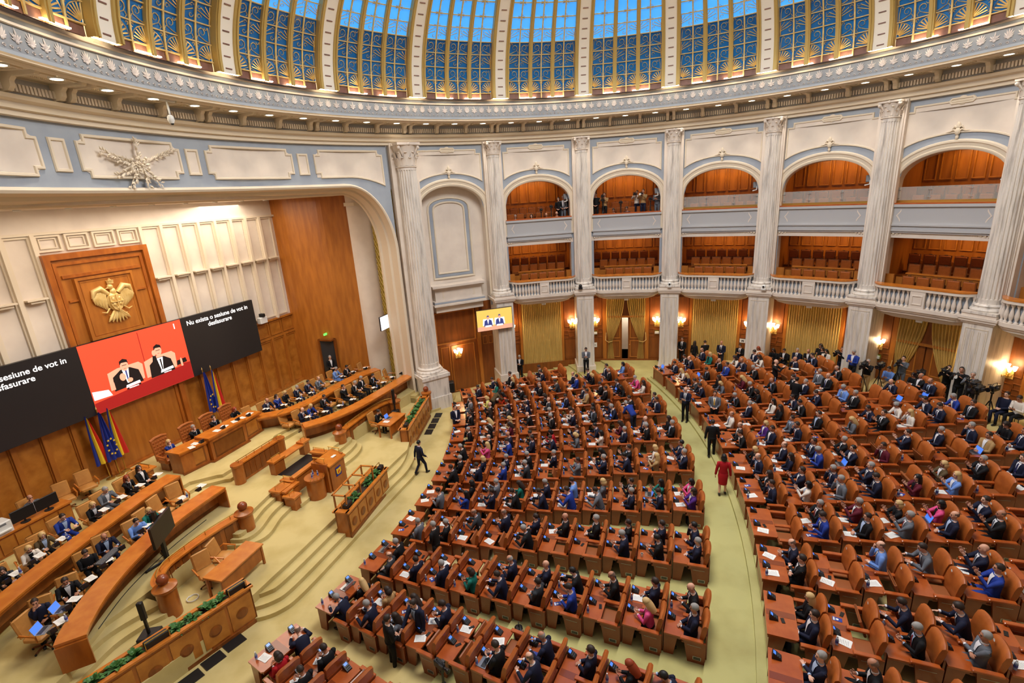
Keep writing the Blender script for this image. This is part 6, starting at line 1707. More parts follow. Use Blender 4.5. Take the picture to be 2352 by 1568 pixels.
def phone_proto():
    t = thing('mobile_phone', '', 'phone')
    mb = MB(); mb.bbox(-0.038, 0.038, -0.078, 0.078, 0, 0.012, 0.004); mb.obj('phone_case', 'black', t)
    mb = MB(); mb.box(-0.033, 0.033, -0.07, 0.07, 0.012, 0.0125); mb.obj('phone_glass', 'black_gloss', t)
    return t
PHO = phone_proto()
def paper_proto():
    t = thing('paper_sheets', '', 'paper')
    mb = MB(); mb.box(-0.11, 0.11, -0.15, 0.15, 0, 0.006); mb.obj('sheet', 'paper', t)
    mb = MB(); T = Matrix.Rotation(0.12, 4, 'Z'); mb.box(-0.105, 0.105, -0.145, 0.145, 0.006, 0.010, T=T); mb.obj('top_sheet', 'paper', t)
    mb = MB()
    for i in range(7): mb.box(-0.08, 0.06-0.01*(i % 3), 0.10-i*0.032, 0.106-i*0.032, 0.010, 0.0105, T=T)
    mb.obj('printed_lines', 'grey_plastic', t)['kind'] = 'stuff'
    return t
PAP = paper_proto()
def laptop_proto():
    t = thing('laptop', '', 'laptop')
    mb = MB(); mb.bbox(-0.16, 0.16, -0.12, 0.11, 0, 0.016, 0.005); mb.obj('laptop_base', 'steel', t)
    mb = MB(); mb.box(-0.14, 0.14, -0.03, 0.09, 0.016, 0.0175); mb.obj('keyboard', 'charcoal', t)
    T = Matrix.Translation((0, 0.11, 0.012)) @ Matrix.Rotation(-0.35, 4, 'X')
    mb = MB(); mb.box(-0.16, 0.16, 0, 0.008, 0, 0.21, T=T); li = mb.obj('laptop_lid', 'steel', t)
    mb = MB(); mb.box(-0.15, 0.15, -0.001, 0.0, 0.01, 0.2, T=T); mb.obj('display', 'lcd_blue', li)
    return t
LAP = laptop_proto()
def cup_proto():
    t = thing('paper_cup', '', 'cup')
    mb = MB(); mb.lathe([(0, 0), (0.028, 0), (0.038, 0.10), (0.034, 0.10), (0.028, 0.02)], 10); mb.obj('cup_body', 'paper', t, 0.9)
    mb = MB(); mb.lathe([(0, 0.085), (0.035, 0.085)], 10); mb.obj('coffee', 'soil', t)
    return t
CUP = cup_proto()
def flyer_proto():
    t = thing('flyer', '', 'flyer')
    mb = MB(); mb.box(-0.06, 0.06, -0.1, 0.1, 0, 0.004); mb.obj('flyer_sheet', 'blue_cover', t)
    mb = MB(); mb.lathe([(0, 0.0045), (0.03, 0.0045)], 12); mb.box(-0.05, 0.05, 0.06, 0.085, 0.004, 0.0046); mb.box(-0.05, 0.03, 0.045, 0.053, 0.004, 0.0046); mb.obj('flyer_print', 'paper', t)
    return t
FLY = flyer_proto()
# far/near occupant of each bench, bench after bench: coat, hair, f = woman, digit = pose
LOCC = {
 1: 'nB5/rDf1 kD1/kD1 -/- -/- cD2/- -/- -/- -/- -/- -/-',
 2: 'kYf1/nG5 tDf1/nG2 wDf1/gDf2 nD1/- -/- -/kD1 nB2/nB2 nD0/- kRf1/kYf1 nK5/nD1',
 3: 'kG2/cB0 -/nD0 -/nG4 -/eDf1 nB1/nD2 nB0/cD0 kK2/bD0 kB1/- nD0/pYf0 kB1/nG0',
 4: '-/gG4 -/kG0 cB2/- nB1/- nD0/kG2 kB0/- kG0/- kD0/nG1 nD0/kK1 nK4/nG0',
 5: '-/gK1 kKf0/bKf3 gG3/nD3 eDf1/kD2 nG1/nD2 LD1/bD2 gYf0/gD2 kD3/nG0 eKf3/nD1 pKf3/vDf3',
 6: 'kG0/kD2 nYf0/nD1 nG0/bG0 kG1/cG1 nG0/- -/gD3 kKf0/nG3 kD3/nK2 wYf0/tYf3 nK3/nG3',
 7: '-/kG2 kB3/pYf3 nB0/bD1 kD1/nD0 rKf2/nD2 nD3/gYf1 nK2/wKf0 mDf1/nG0 nB0/kG4 kDf0/kG0',
 8: '-/kG4 wYf1/kKf1 tYf1/mDf1 kB2/- kG1/kG1 wDf1/nB1 nKf0/cD1 nD2/nG2 kD2/- nD0/nD4',
 9: 'kDf0/kD4 kB3/kDf4 nD0/cD2 nD1/nD2 kDf0/cB0 -/nD1 nD0/tD0 kD1/kD0 nD2/kDf2 pG2/wDf0',
 10: 'kD0/gD0 -/yYf1 -/OKf2 kB2/kD2 nG0/kB0 -/cD2 nB0/bK0 nD1/kYf1 nD0/kB1 LKf0/-'}
LINE11 = '-/nD1 nD1/eKf0 kD0/kYf0 -/- nD1/nD2 -/-'
ROCC = {
 1: 'nG6/kD0 kB1/- kG2/- -/- nD0/kD0',
 2: 'kYf0/nD0 -/- nD2/kG1 nD2/gG0 -/kD1 -/nG0',
 3: 'nB1/kD0 -/- LB4/- gD2/- nB3/bD3 nD2/- -/-',
 4: '-/- kG3/bD0 mG3/kD0 kYf3/gG3 pKf3/nB0 nD3/kB3 nG0/-',
 5: 'kDf3/nD4 nD3/wKf3 nG4/gG4 nG3/nD0 -/mKf3 oYf3/LYf3 kG3/- nD0/-',
 6: 'kYf3/nB4 nB0/nDf0 nD3/bG0 kG3/nK3 -/mD4 nD3/- nG0/- nG4/tD0 kDf0/nD0 -/nG0',
 7: 'kB0/kD2 vYf0/nD0 gD0/nD4 kD0/- -/gYf1 nD2/kD3 wGf2/wYf4 nD2/nD1 bG2/kD0 -/-',
 8: '-/wB0 nG0/- wKf0/kDf0 nD2/kK2 nD2/- LG0/kG0 -/- nB2/- kB0/nB1',
 9: '-/nDf4 -/kG2 kG2/kDf2 kB2/- kD2/nG0 gG0/kB0 kB2/-',
 10: 'cD2/nD2 kDf0/gYf2 -/mYf1 kG2/- -/- nB4/- nD2/-',
 11: 'wYf2/nYf2 -/kD1 kB4/bD0 wDf2/nB2 nD1/wDf2',
 12: '-/nD1 kD2/nB2 nB1/eYf0'}
CLW = {'n': 'navy', 'k': 'black', 'g': 'grey', 'c': 'charcoal', 'b': 'bright blue', 'L': 'light blue', 'w': 'cream', 'r': 'red', 'p': 'pink', 'v': 'purple', 'e': 'green', 't': 'tan', 'y': 'pale yellow', 'm': 'maroon', 'o': 'olive', 'O': 'orange'}
HRW = {'B': 'bald', 'G': 'grey-haired', 'K': 'black-haired', 'D': 'dark-haired', 'Y': 'blonde', 'R': 'red-haired'}
def in_view(p, m=40):
    d = Vector(p)-CAMP
    w = d.dot(_f)
    if w < 0.5: return False
    return -m < 1176+1148.05*d.dot(_r)/w < 2352+m and -m < 784-1148.05*d.dot(_u)/w < 1568+m
CONQ = []
PEOPLE = []     # (template, code, location, yaw, label, group, scale)
rs = random.Random(11)
def put_unit(proto, R, a, z, label, occ, block, i, j, jstr=None):
    if jstr is None: jstr = j
    loc = Q(R, a, z); yaw = rad(a+90)
    if not (in_view(loc, 60) or in_view(loc+Vector((0, 0, 1.1)), 60)): return
    u = clone(proto, loc, yaw, label, 'double desk benches of the ' + block)
    ca, sa = cos(yaw), sin(yaw)
    def wl(x, y, zz): return Vector((loc.x+ca*x-sa*y, loc.y+sa*x+ca*y, z+zz))
    if proto is not U_DESK:
        for k, x in ((0, 0.335), (1, -0.335)):
            c = occ[k] if occ else '-'
            if c == '-' and rs.random() < 0.45:
                link('seat', SEAT_UP, u, (x, 0.11, 0.42), (-0.35, 0, 0))
            else: link('seat', SEAT_DOWN, u, (x, 0, 0))
            if rs.random() < 0.5: link('number_plate', PLATE, u, (x+0.12, 0.115, 0.0))
            if c != '-' and in_view(wl(x, 0.27, 1.0), 10):
                PEOPLE.append((c, wl(x, 0.27, 0), yaw + rs.uniform(-0.25, 0.25), '%s seat, %s, %s line, %s' % ('far' if k == 0 else 'near', jstr, ordn(i), block), block))
    if proto is not U_SEAT:
        zt = 0.743 if proto is U_FULL else 0.783
        yf = -0.22 if proto is U_FULL else 0.18
        for k, x in ((0, 0.335), (1, -0.335)):
            sd = 'far' if k == 0 else 'near'
            place = '%s half of desk, %s, %s line, %s' % (sd, jstr, ordn(i), block)
            if not in_view(wl(x, yf, zt), -5): continue
            CONQ.append((wl(x+0.15, yf, zt), yaw, 'black voting console, ' + place))
            r = rs.random
            if r() < 0.34: clone(PAP, wl(x-0.12+0.1*r(), yf-0.14, zt), yaw+rs.uniform(-0.5, 0.5), 'white papers, ' + place, 'papers on the desks')
            elif r() < 0.12: clone(FLY, wl(x-0.1, yf-0.12, zt), yaw+rs.uniform(-0.8, 0.8), 'dark blue flyer, ' + place, 'flyers on the desks')
            elif r() < 0.05: clone(LAP, wl(x-0.08, yf-0.12, zt), yaw+pi, 'open laptop, ' + place, 'laptops on the desks')
            if r() < 0.36: clone(PHO, wl(x+0.05+0.1*r(), yf-0.2-0.05*r(), zt), yaw+rs.uniform(0.9, 1.9), 'dark phone, ' + place, 'phones on the desks')
            if r() < 0.26: clone(BOT, wl(x-0.20, yf+0.02, zt), 0, 'water bottle, ' + place, 'water bottles on the desks')
            elif r() < 0.05: clone(CUP, wl(x-0.22, yf-0.02, zt), 0, 'paper cup, ' + place, 'paper cups on the desks')
for i in range(1, 11):
    a = LANG[i-1]
    occ = [o.split('/') for o in LOCC[i].split()]
    put_unit(U_DESK, 21.05, a, -0.9, 'leading desk without seats, %s line from the camera side, front block' % ordn(i-1), None, 'front block', i-1, 'leading desk')
    for j in range(10):
        put_unit(U_SEAT if j == 9 else U_FULL, LROW[j], a, lz(j), 'double bench, %s from the stage, %s line from the camera side, front block' % (ordn(j), ordn(i-1)), occ[j], 'front block', i-1, j, '%s bench from the stage' % ordn(j))
occ = [o.split('/') for o in LINE11.split()]
put_unit(U_DESK, 21.7, -77.6, -0.7, 'leading desk without seats, eleventh line, front block by the wall', None, 'front block', 10, 'leading desk')
for j in range(6):
    put_unit(U_FULL if j < 5 else U_SEAT, 22.68+0.97*j, -78.2, -0.6+0.1*j, 'double bench, %s from the stage, eleventh line by the wall, front block' % ordn(j), occ[j], 'front block', 10, j, '%s bench from the stage' % ordn(j))
RLAST = {12: 2, 11: 4, 10: 6, 9: 6, 8: 8, 7: 8, 6: 9, 5: 9, 4: 8, 3: 7, 2: 6, 1: 5}
for i in range(1, 13):
    a = RANG[i-1]
    occ = [o.split('/') for o in ROCC[i].split()]
    put_unit(U_DESK, 32.78, a, 0.2, 'leading desk without seats along the aisle, %s line from the camera side, rear block' % ordn(i-1), None, 'rear block', i-1, 'leading desk')
    for j in range(RLAST[i]+1):
        p = Q(RROW[j], a)
        if sqrt(p.x**2+p.y**2) > 15.0: continue
        put_unit(U_SEAT if j == RLAST[i] and i > 6 else U_FULL, RROW[j], a, rz_(j), 'double bench, %s from the aisle, %s line from the camera side, rear block' % (ordn(j), ordn(i-1)), occ[j] if j < len(occ) else ['-', '-'], 'rear block', i-1, j, '%s bench from the aisle' % ordn(j))

CONQ.sort(key=lambda c: (c[0]-CAMP).length)
for c in CONQ[:290]: clone(CONS, c[0], c[1], c[2], 'voting consoles')
_m = MB()
for c in CONQ[290:]:
    T = Matrix.Translation(c[0]) @ Matrix.Rotation(c[1], 4, 'Z')
    _m.add([tuple(T @ Vector(q)) for q in ((-0.075, -0.12, 0), (0.075, -0.12, 0), (0.075, 0.08, 0), (-0.075, 0.08, 0), (-0.07, -0.11, 0.035), (0.07, -0.11, 0.035), (0.07, 0.07, 0.15), (-0.07, 0.07, 0.15))], [(3, 2, 1, 0), (4, 5, 6, 7), (0, 1, 5, 4), (1, 2, 6, 5), (2, 3, 7, 6), (3, 0, 4, 7)])
if CONQ[290:]: tag(_m.obj('voting_consoles', 'black'), 'remaining small voting consoles on the farthest desks', 'console', None, 'stuff')
# ================================================================ people
def quat_to(d, up=(0, 0, 1)): return Vector(d).to_track_quat('Y', 'Z').to_matrix().to_4x4()
def ik(a, b, l1, l2, hint):
    a, b = Vector(a), Vector(b)
    d = b-a; L = min(d.length, (l1+l2)*0.995); d.normalize()
    b = a+d*L
    x = (l1*l1-l2*l2+L*L)/(2*L); h = sqrt(max(0.0, l1*l1-x*x))
    n = Vector(hint); n = n-d*n.dot(d)
    n = n.normalized() if n.length > 1e-4 else d.orthogonal().normalized()
    return a+d*x+n*h, b
def head_part(mb, H, fem):
    """skull, jaw, nose, brow, ears in head space: centre between the ears, face along +Y"""
    def tb(c, r, nu=14, nv=10): mb.ball(c, r, nu, nv, 0, H)
    tb((0, -0.008, 0.025), (0.074, 0.094, 0.092), 16, 12)
    tb((0, 0.022, -0.035), (0.060 if not fem else 0.055, 0.068, 0.085), 14, 10)
    tb((0, 0.055, -0.09), (0.030, 0.028, 0.026), 8, 6)
    tb((0, 0.098, -0.012), (0.012, 0.018, 0.024), 8, 6); tb((0, 0.108, -0.026), (0.015, 0.013, 0.010), 8, 6)
    tb((0, 0.078, 0.024), (0.050, 0.014, 0.012), 10, 6)
    for s_ in (-1, 1):
        tb((s_*0.076, -0.008, -0.008), (0.012, 0.022, 0.033), 8, 6)
        tb((s_*0.042, 0.062, -0.025), (0.022, 0.02, 0.02), 8, 6)
def hand_chain(mb, w, d, n, side, curl=0.6):
    """five separate fingers rooted in the palm: w wrist, d direction, n palm normal, side towards the thumb"""
    w, d, n, side = Vector(w), Vector(d).normalized(), Vector(n).normalized(), Vector(side).normalized()
    for k, (off, L) in enumerate(((0.030, 0.070), (0.010, 0.080), (-0.010, 0.074), (-0.029, 0.058))):
        b = w + d*0.075 + side*off
        p1 = b + d*L*0.5 + n*L*0.12*curl; p2 = p1 + (d*(1-0.5*curl) + n*0.8*curl).normalized()*L*0.32; p3 = p2 + (d*(0.7-0.7*curl) + n*curl).normalized()*L*0.24
        mb.tube([b-d*0.02, p1, p2, p3], [0.0105, 0.0095, 0.0085, 0.006], 5)
    b = w + d*0.030 + side*0.030
    mb.tube([b-side*0.015, b+side*0.026+d*0.025+n*0.006, b+side*0.030+d*0.055+n*0.018*curl], [0.013, 0.011, 0.008], 5)
def remesh(mb, voxel, ratio, name):
    me = mb.mesh(name, [])
    o = bpy.data.objects.new(name, me); COL.objects.link(o)
    m = o.modifiers.new('r', 'REMESH'); m.mode = 'VOXEL'; m.voxel_size = voxel; m.use_smooth_shade = True
    m = o.modifiers.new('s', 'SMOOTH'); m.factor = 0.5; m.iterations = 2
    m = o.modifiers.new('d', 'DECIMATE'); m.ratio = ratio
    out = bpy.data.meshes.new_from_object(o.evaluated_get(bpy.context.evaluated_depsgraph_get()))
    bpy.data.objects.remove(o); bpy.data.meshes.remove(me)
    return out
SKIN = [mat('skin', rgb(214, 160, 132), 0.55), mat('skin', rgb(196, 140, 112), 0.55), mat('skin', rgb(226, 176, 150), 0.55), mat('skin', rgb(180, 124, 96), 0.55)]
mk('eye_dark', rgb(30, 22, 18), 0.3); mk('lip', rgb(160, 84, 76), 0.5)
CLC = {'n': (24, 28, 50), 'k': (19, 19, 22), 'g': (98, 102, 110), 'c': (48, 51, 56), 'b': (34, 58, 142), 'L': (108, 144, 210), 'w': (222, 212, 200), 'r': (170, 22, 32), 'p': (214, 76, 130), 'v': (76, 36, 116), 'e': (26, 112, 100), 't': (172, 138, 92), 'y': (222, 214, 120), 'm': (92, 24, 40), 'o': (88, 72, 48), 'O': (216, 62, 30)}
CLOTH = {k: mat('cloth_'+CLW[k].replace(' ', '_'), rgb(*v), 0.75, spec=0.25) for k, v in CLC.items()}
HAIRC = {'G': mat('hair_grey', rgb(150, 146, 142), 0.7), 'K': mat('hair_black', rgb(18, 15, 14), 0.55), 'D': mat('hair_brown', rgb(44, 30, 22), 0.6), 'Y': mat('hair_blonde', rgb(206, 172, 116), 0.6), 'R': mat('hair_red', rgb(148, 60, 26), 0.6), 'B': mat('hair_stubble', rgb(120, 96, 82), 0.7)}
SHIRT = [mat('shirt_white', rgb(228, 228, 232), 0.7), mat('shirt_blue', rgb(172, 194, 226), 0.7)]
TIES = [mat('tie_navy', rgb(26, 32, 80), 0.6), mat('tie_red', rgb(120, 24, 34), 0.6), mat('tie_grey', rgb(96, 100, 112), 0.6), mat('tie_black', rgb(20, 20, 24), 0.6)]
mk('shoe', rgb(22, 18, 16), 0.35); mk('stocking', rgb(190, 144, 116), 0.5)

def make_template(pose, fem, stand):
    """meshes of one pose: body, jacket, shirt, tie, legs, shoes and the head matrix"""
    hipz = 0.92 if stand else 0.54
    lean = pose.get('lean', 0.02); tw = pose.get('twist', 0.0)
    sw = 0.17 if fem else 0.195
    T = Matrix.Translation((0, 0, hipz)) @ Matrix.Rotation(tw, 4, 'Z') @ Matrix.Rotation(-lean, 4, 'X')
    def tp(x, y, z): return T @ Vector((x, y, z))
    secs = [(-0.06, 0.11, 0.16), (0.05, 0.115, 0.165 if fem else 0.16), (0.18, 0.10 if fem else 0.115, 0.13 if fem else 0.155), (0.33, 0.115, 0.155 if fem else 0.18), (0.43, 0.105, 0.165 if fem else 0.19), (0.485, 0.085, 0.14 if fem else 0.155), (0.53, 0.058, 0.065)]
    cen = [tp(0, 0.0 if z < 0.3 else -0.01, z) for z, a, b in secs]
    fwd = (T.to_3x3() @ Vector((0, 1, 0)))
    body, jac = MB(), MB()
    neck = tp(0, -0.005, 0.53); hc = tp(0, 0.02, 0.685)
    hp = pose.get('hp', 0.1); hy = pose.get('hy', 0.0)
    H = Matrix.Translation(hc + Vector((0, 0.02*sin(hp), -0.01*hp))) @ Matrix.Rotation(tw+hy, 4, 'Z') @ Matrix.Rotation(-(hp), 4, 'X')
    body.tube(cen, [(a*0.93, b*0.93) for z, a, b in secs], 12, up=fwd)
    body.tube([tp(0, -0.005, 0.48), neck, hc+Vector((0, 0, -0.06))], [0.060, 0.052, 0.050], 10)
    head_part(body, H, fem)
    jac.tube(cen[:-1] + [tp(0, -0.005, 0.515)], [(a*1.06, b*1.05) for z, a, b in secs[:-1]] + [(0.075, 0.085)], 14, up=fwd)
    hands = []
    fingers = MB()
    for s_, key in ((1, 'R'), (-1, 'L')):
        sh = tp(s_*sw, -0.01, 0.445)
        tgt = pose[key]
        tgt = Vector(tgt)
        el, w = ik(sh, tgt, 0.29, 0.25, Vector((s_*pose.get('eo', 0.5), -0.5, -0.8)))
        body.tube([sh, el, w], [0.045, 0.038, 0.026], 8)
        d = pose.get('hd'+key); d = Vector(d).normalized() if d else (w-el).normalized()
        inn = Vector((-s_, 0, 0)); n = Vector(pose.get('pn'+key, (-s_*0.5, 0, -0.8))); n = (n-d*n.dot(d)).normalized()
        side = d.cross(n)*(-s_)
        if side.dot(Vector((0, 0, 1))) + side.dot(Vector((-s_, 0, 0))) < 0: side = -side
        mbt = body
        mbt.tube([w-d*0.02, w+d*0.03, w+d*0.085], [(0.020, 0.026), (0.017, 0.038), (0.014, 0.040)], 8, up=n)
        hand_chain(fingers, w, d, n, side, pose.get('curl', 0.6))
        jac.tube([sh + (sh-tp(0, 0, 0.44))*-0.15, sh, sh*0.55+el*0.45, el, w*0.9+el*0.1, w-(w-el).normalized()*0.015], [0.062, 0.070, 0.060, 0.052, 0.042, 0.040], 9)
        hands.append((w, d))
    legs, shoes = MB(), MB()
    kn = pose.get('knees', ((0.11, 0.44, 0.52), (-0.11, 0.44, 0.52)) if not stand else ((0.095, 0.02, 0.50), (-0.095, 0.02, 0.50)))
    an = pose.get('ankles', ((0.11, 0.42, 0.09), (-0.11, 0.42, 0.09)) if not stand else ((0.10, -0.01, 0.09), (-0.10, -0.01, 0.09)))
    legs.ball((0, 0, hipz-0.02), (0.175, 0.135, 0.115), 12, 8)
    for k, a, s_ in zip(kn, an, (1, -1)):
        hipj = Vector((s_*0.085, 0.0, hipz-0.02)); k, a = Vector(k), Vector(a)
        legs.tube([hipj, hipj*0.5+k*0.5, k, k*0.5+a*0.5, a], [0.093, 0.080, 0.064, 0.058, 0.050], 10)
        body.tube([hipj, k, k*0.55+a*0.45, a], [0.078, 0.05, 0.048, 0.032], 8)
        body.ball((a.x, a.y+0.05, a.z-0.05), (0.035, 0.09, 0.03), 8, 6)
        shoes.ball((a.x, a.y+0.055, a.z-0.045), (0.047, 0.135, 0.045), 8, 6)
        shoes.ball((a.x, a.y-0.02, a.z-0.02), (0.044, 0.055, 0.06), 8, 6)
    skirt = MB()
    if stand:
        skirt.lathe([(0.155, hipz+0.06), (0.185, hipz-0.08), (0.165, hipz-0.28), (0.16, hipz-0.42)], 14)
    else:
        skirt.tube([(0, -0.1, hipz-0.02), (0, 0.1, hipz-0.0), (0, 0.30, hipz-0.01), (0, 0.47, hipz-0.02)], [(0.11, 0.18), (0.11, 0.19), (0.085, 0.175), (0.07, 0.16)], 12, up=(0, 0, 1))
    def plate(z0, z1, w0, w1, off, base=0):
        mb = MB()
        n = 5; vs = []
        for i in range(n+1):
            t = i/n; z = z0+(z1-z0)*t; hw = w0+(w1-w0)*t
            q = 0
            for (za, aa, ba), (zb, ab, bb) in zip(secs, secs[1:]):
                if za <= z <= zb+1e-6:
                    f = (z-za)/(zb-za); A = (aa+(ab-aa)*f)*1.06; B_ = (ba+(bb-ba)*f)*1.05
            for x in (-1, 0, 1):
                xx = x*hw; yy = A*sqrt(max(0, 1-(xx/B_)**2)) + off
                vs.append(tp(xx, yy - 0.008, z))
        mb.add(vs, [(3*i+j, 3*i+j+1, 3*i+4+j, 3*i+3+j) for i in range(n) for j in range(2)])
        return mb
    shirt = plate(0.14, 0.50, 0.012, 0.066, 0.010)
    shirt.tube([tp(0, -0.005, 0.495), tp(0, 0.0, 0.545)], [0.073, 0.060], 10, cap=False)
    for (w, d) in hands: shirt.tube([w-d*0.03, w+d*0.008], [0.036, 0.033], 8, cap=False)
    tie = plate(0.16, 0.475, 0.030, 0.022, 0.017)
    bm = remesh(body, 0.0135, 0.16, 'body')
    # fingers, eyes and mouth join the body mesh
    import bmesh as _b
    ex = MB()
    ex.v, ex.p, ex.mi = fingers.v[:], fingers.p[:], fingers.mi[:]
    for s_ in (-1, 1):
        ex.ball((s_*0.030, 0.083, 0.004), (0.011, 0.010, 0.008), 6, 4, 1, H)
        ex.box(s_*0.030-0.020, s_*0.030+0.020, 0.082, 0.094, 0.024, 0.032, 1, H)
    ex.box(-0.022, 0.022, 0.080, 0.091, -0.062, -0.054, 2, H)
    em_ = ex.mesh('x', ['eye_dark', 'eye_dark', 'lip'], 0)
    bb_ = _b.new(); bb_.from_mesh(bm); bb_.from_mesh(em_)
    final = bpy.data.meshes.new('body'); bb_.to_mesh(final); bb_.free()
    for q in (SKIN[0], MT['eye_dark'], MT['lip']): final.materials.append(q)
    final.polygons.foreach_set('use_smooth', [True]*len(final.polygons))
    one = [CLOTH['k']]
    return {'body': final, 'jacket': jac.mesh('jacket', one, 3), 'shirt': shirt.mesh('shirt', [SHIRT[0]], 3), 'tie': tie.mesh('tie', [TIES[0]], 3), 'legs': legs.mesh('trousers', one, 3), 'shoes': shoes.mesh('shoes', ['shoe'], 3), 'skirt': skirt.mesh('skirt', one, 3), 'H': H, 'fem': fem, 'hands': hands}
def hair_mesh(kind):
    mb = MB()
    def shell(line, thick, n=20, m=7):
        vs = []
        for i in range(n):
            az = 2*pi*i/n                      # 0 = face direction +Y
            lo = line(az)
            for j in range(m+1):
                el = pi/2 + (lo-pi/2)*j/m
                r = 1.0+thick*(0.85 if j == m else 1.0)
                vs.append((0.076*r*cos(el)*sin(az), -0.010+0.096*r*cos(el)*cos(az), 0.024+0.094*r*sin(el)))
        mb.add(vs, [(i*(m+1)+j, ((i+1) % n)*(m+1)+j, ((i+1) % n)*(m+1)+j+1, i*(m+1)+j+1) for i in range(n) for j in range(m)])
    def front(az): return abs((az+pi) % (2*pi)-pi)
    if kind == 'short': shell(lambda az: rad(38) if front(az) < 0.75 else (rad(2) if front(az) < 1.35 else rad(-36)), 0.12)
    elif kind == 'fringe':
        vs = []; n = 16
        for i in range(n+1):
            az = 1.25+(2*pi-2.5)*i/n
            for el in (rad(30), rad(10), rad(-30)):
                vs.append((0.076*1.05*cos(el)*sin(az), -0.010+0.096*1.05*cos(el)*cos(az), 0.024+0.094*1.05*sin(el)))
        mb.add(vs, [(i*3+j, (i+1)*3+j, (i+1)*3+j+1, i*3+j+1) for i in range(n) for j in range(2)])
    else:
        shell(lambda az: rad(42) if front(az) < 0.6 else (rad(0) if front(az) < 1.3 else rad(-30)), 0.20)
        if kind in ('long', 'bob'):
            zl = -0.30 if kind == 'long' else -0.13
            n = 14; vs = []
            for i in range(n+1):
                az = 1.15+(2*pi-2.3)*i/n
                for j in range(5):
                    t = j/4; r = 1.22+0.18*sin(pi*t)-(0.12*t if kind == 'long' else 0.25*t*t)
                    zz = 0.02+(zl-0.02)*t
                    vs.append((0.078*r*sin(az)*1.05, -0.015+0.096*r*cos(az)-0.015*t, zz - 0.02*abs(cos(az*3))*t))
            mb.add(vs, [(i*5+j, (i+1)*5+j, (i+1)*5+j+1, i*5+j+1) for i in range(n) for j in range(4)])
        else: mb.ball((0, -0.105, 0.05), (0.05, 0.045, 0.05), 8, 6)
    return mb.mesh('hair', [HAIRC['D']], 3)
HAIR = {k: hair_mesh(k) for k in ('short', 'fringe', 'long', 'bob', 'bun')}
SIT = [
 dict(R=(0.05, 0.27, 0.68), L=(-0.05, 0.25, 0.67), lean=-0.06, hp=0.12, hdR=(-0.7, 0.5, -0.1), hdL=(0.7, 0.5, -0.1)),
 dict(R=(0.07, 0.32, 0.80), L=(-0.07, 0.31, 0.79), lean=0.10, hp=0.55, hdR=(-0.35, 0.8, 0.3), hdL=(0.35, 0.8, 0.3), pnR=(-0.6, -0.3, 0.5), pnL=(0.6, -0.3, 0.5)),
 dict(R=(0.14, 0.46, 0.84), L=(-0.18, 0.44, 0.83), lean=0.26, hp=0.35, hdR=(-0.3, 1, -0.05), hdL=(0.6, 0.7, -0.05), curl=0.35),
 dict(R=(0.055, 0.32, 0.99), L=(-0.055, 0.31, 0.97), lean=-0.04, hp=0.05, hdR=(-0.1, 0.6, 0.8), hdL=(0.1, 0.6, 0.8), pnR=(-1, 0, 0), pnL=(1, 0, 0), curl=0.15),
 dict(R=(0.06, 0.20, 1.06), L=(-0.12, 0.26, 0.70), lean=0.08, hp=0.15, hdR=(-0.3, 0.1, 0.9), hdL=(0.8, 0.5, 0), pnR=(0, -1, 0)),
 dict(R=(0.20, 0.58, 0.86), L=(-0.16, 0.54, 0.85), lean=0.55, hp=0.45, hdR=(-0.2, 1, -0.1), hdL=(0.5, 0.8, -0.1), curl=0.3),
 dict(R=(-0.13, 0.20, 0.84), L=(0.13, 0.22, 0.80), lean=-0.05, hp=0.08, hdR=(-1, 0.1, 0.1), hdL=(1, 0.1, 0.1), eo=1.2),
]
STD = {
 'arms': dict(R=(0.10, 0.20, 0.98), L=(-0.10, 0.20, 0.96), hp=0.05, hdR=(-0.8, 0.3, -0.2), hdL=(0.8, 0.3, -0.2)),
 'phone': dict(R=(0.07, 0.27, 1.17), L=(-0.06, 0.26, 1.15), hp=0.5, hdR=(-0.4, 0.7, 0.4), hdL=(0.4, 0.7, 0.4), pnR=(-0.6, -0.3, 0.5), pnL=(0.6, -0.3, 0.5)),
 'walk': dict(R=(0.24, 0.20, 0.92), L=(-0.26, -0.10, 0.80), hp=0.1, lean=0.05, knees=((0.10, 0.20, 0.50), (-0.10, -0.02, 0.47)), ankles=((0.10, 0.24, 0.09), (-0.10, -0.26, 0.13))),
 'sides': dict(R=(0.27, 0.03, 0.80), L=(-0.27, 0.03, 0.80), hp=0.05, knees=((0.10, 0.05, 0.50), (-0.10, 0.0, 0.50)), ankles=((0.11, 0.06, 0.09), (-0.10, -0.08, 0.09))),
 'film': dict(R=(0.13, 0.33, 1.42), L=(-0.10, 0.38, 1.36), hp=-0.02, hdR=(-0.3, 0.6, 0.6), hdL=(0.2, 0.7, 0.6), lean=-0.02),
 'bend': dict(R=(0.18, 0.66, 0.92), L=(-0.16, 0.62, 0.90), lean=0.85, hp=0.35, hdR=(-0.1, 0.9, -0.3), hdL=(0.1, 0.9, -0.3), curl=0.3),
 'reach': dict(R=(0.12, 0.48, 1.02), L=(-0.24, 0.10, 0.82), lean=0.12, hp=0.3, hdR=(-0.2, 1, 0), pnR=(-1, 0, 0), curl=0.2),
}
TPL = {}
def tpl(pose, fem):
    k = (pose, fem)
    if k not in TPL: TPL[k] = make_template(SIT[pose] if isinstance(pose, int) else STD[pose], fem, not isinstance(pose, int))
    return TPL[k]
def setm(o, i, m):
    s = o.material_slots[i]; s.link = 'OBJECT'; s.material = m
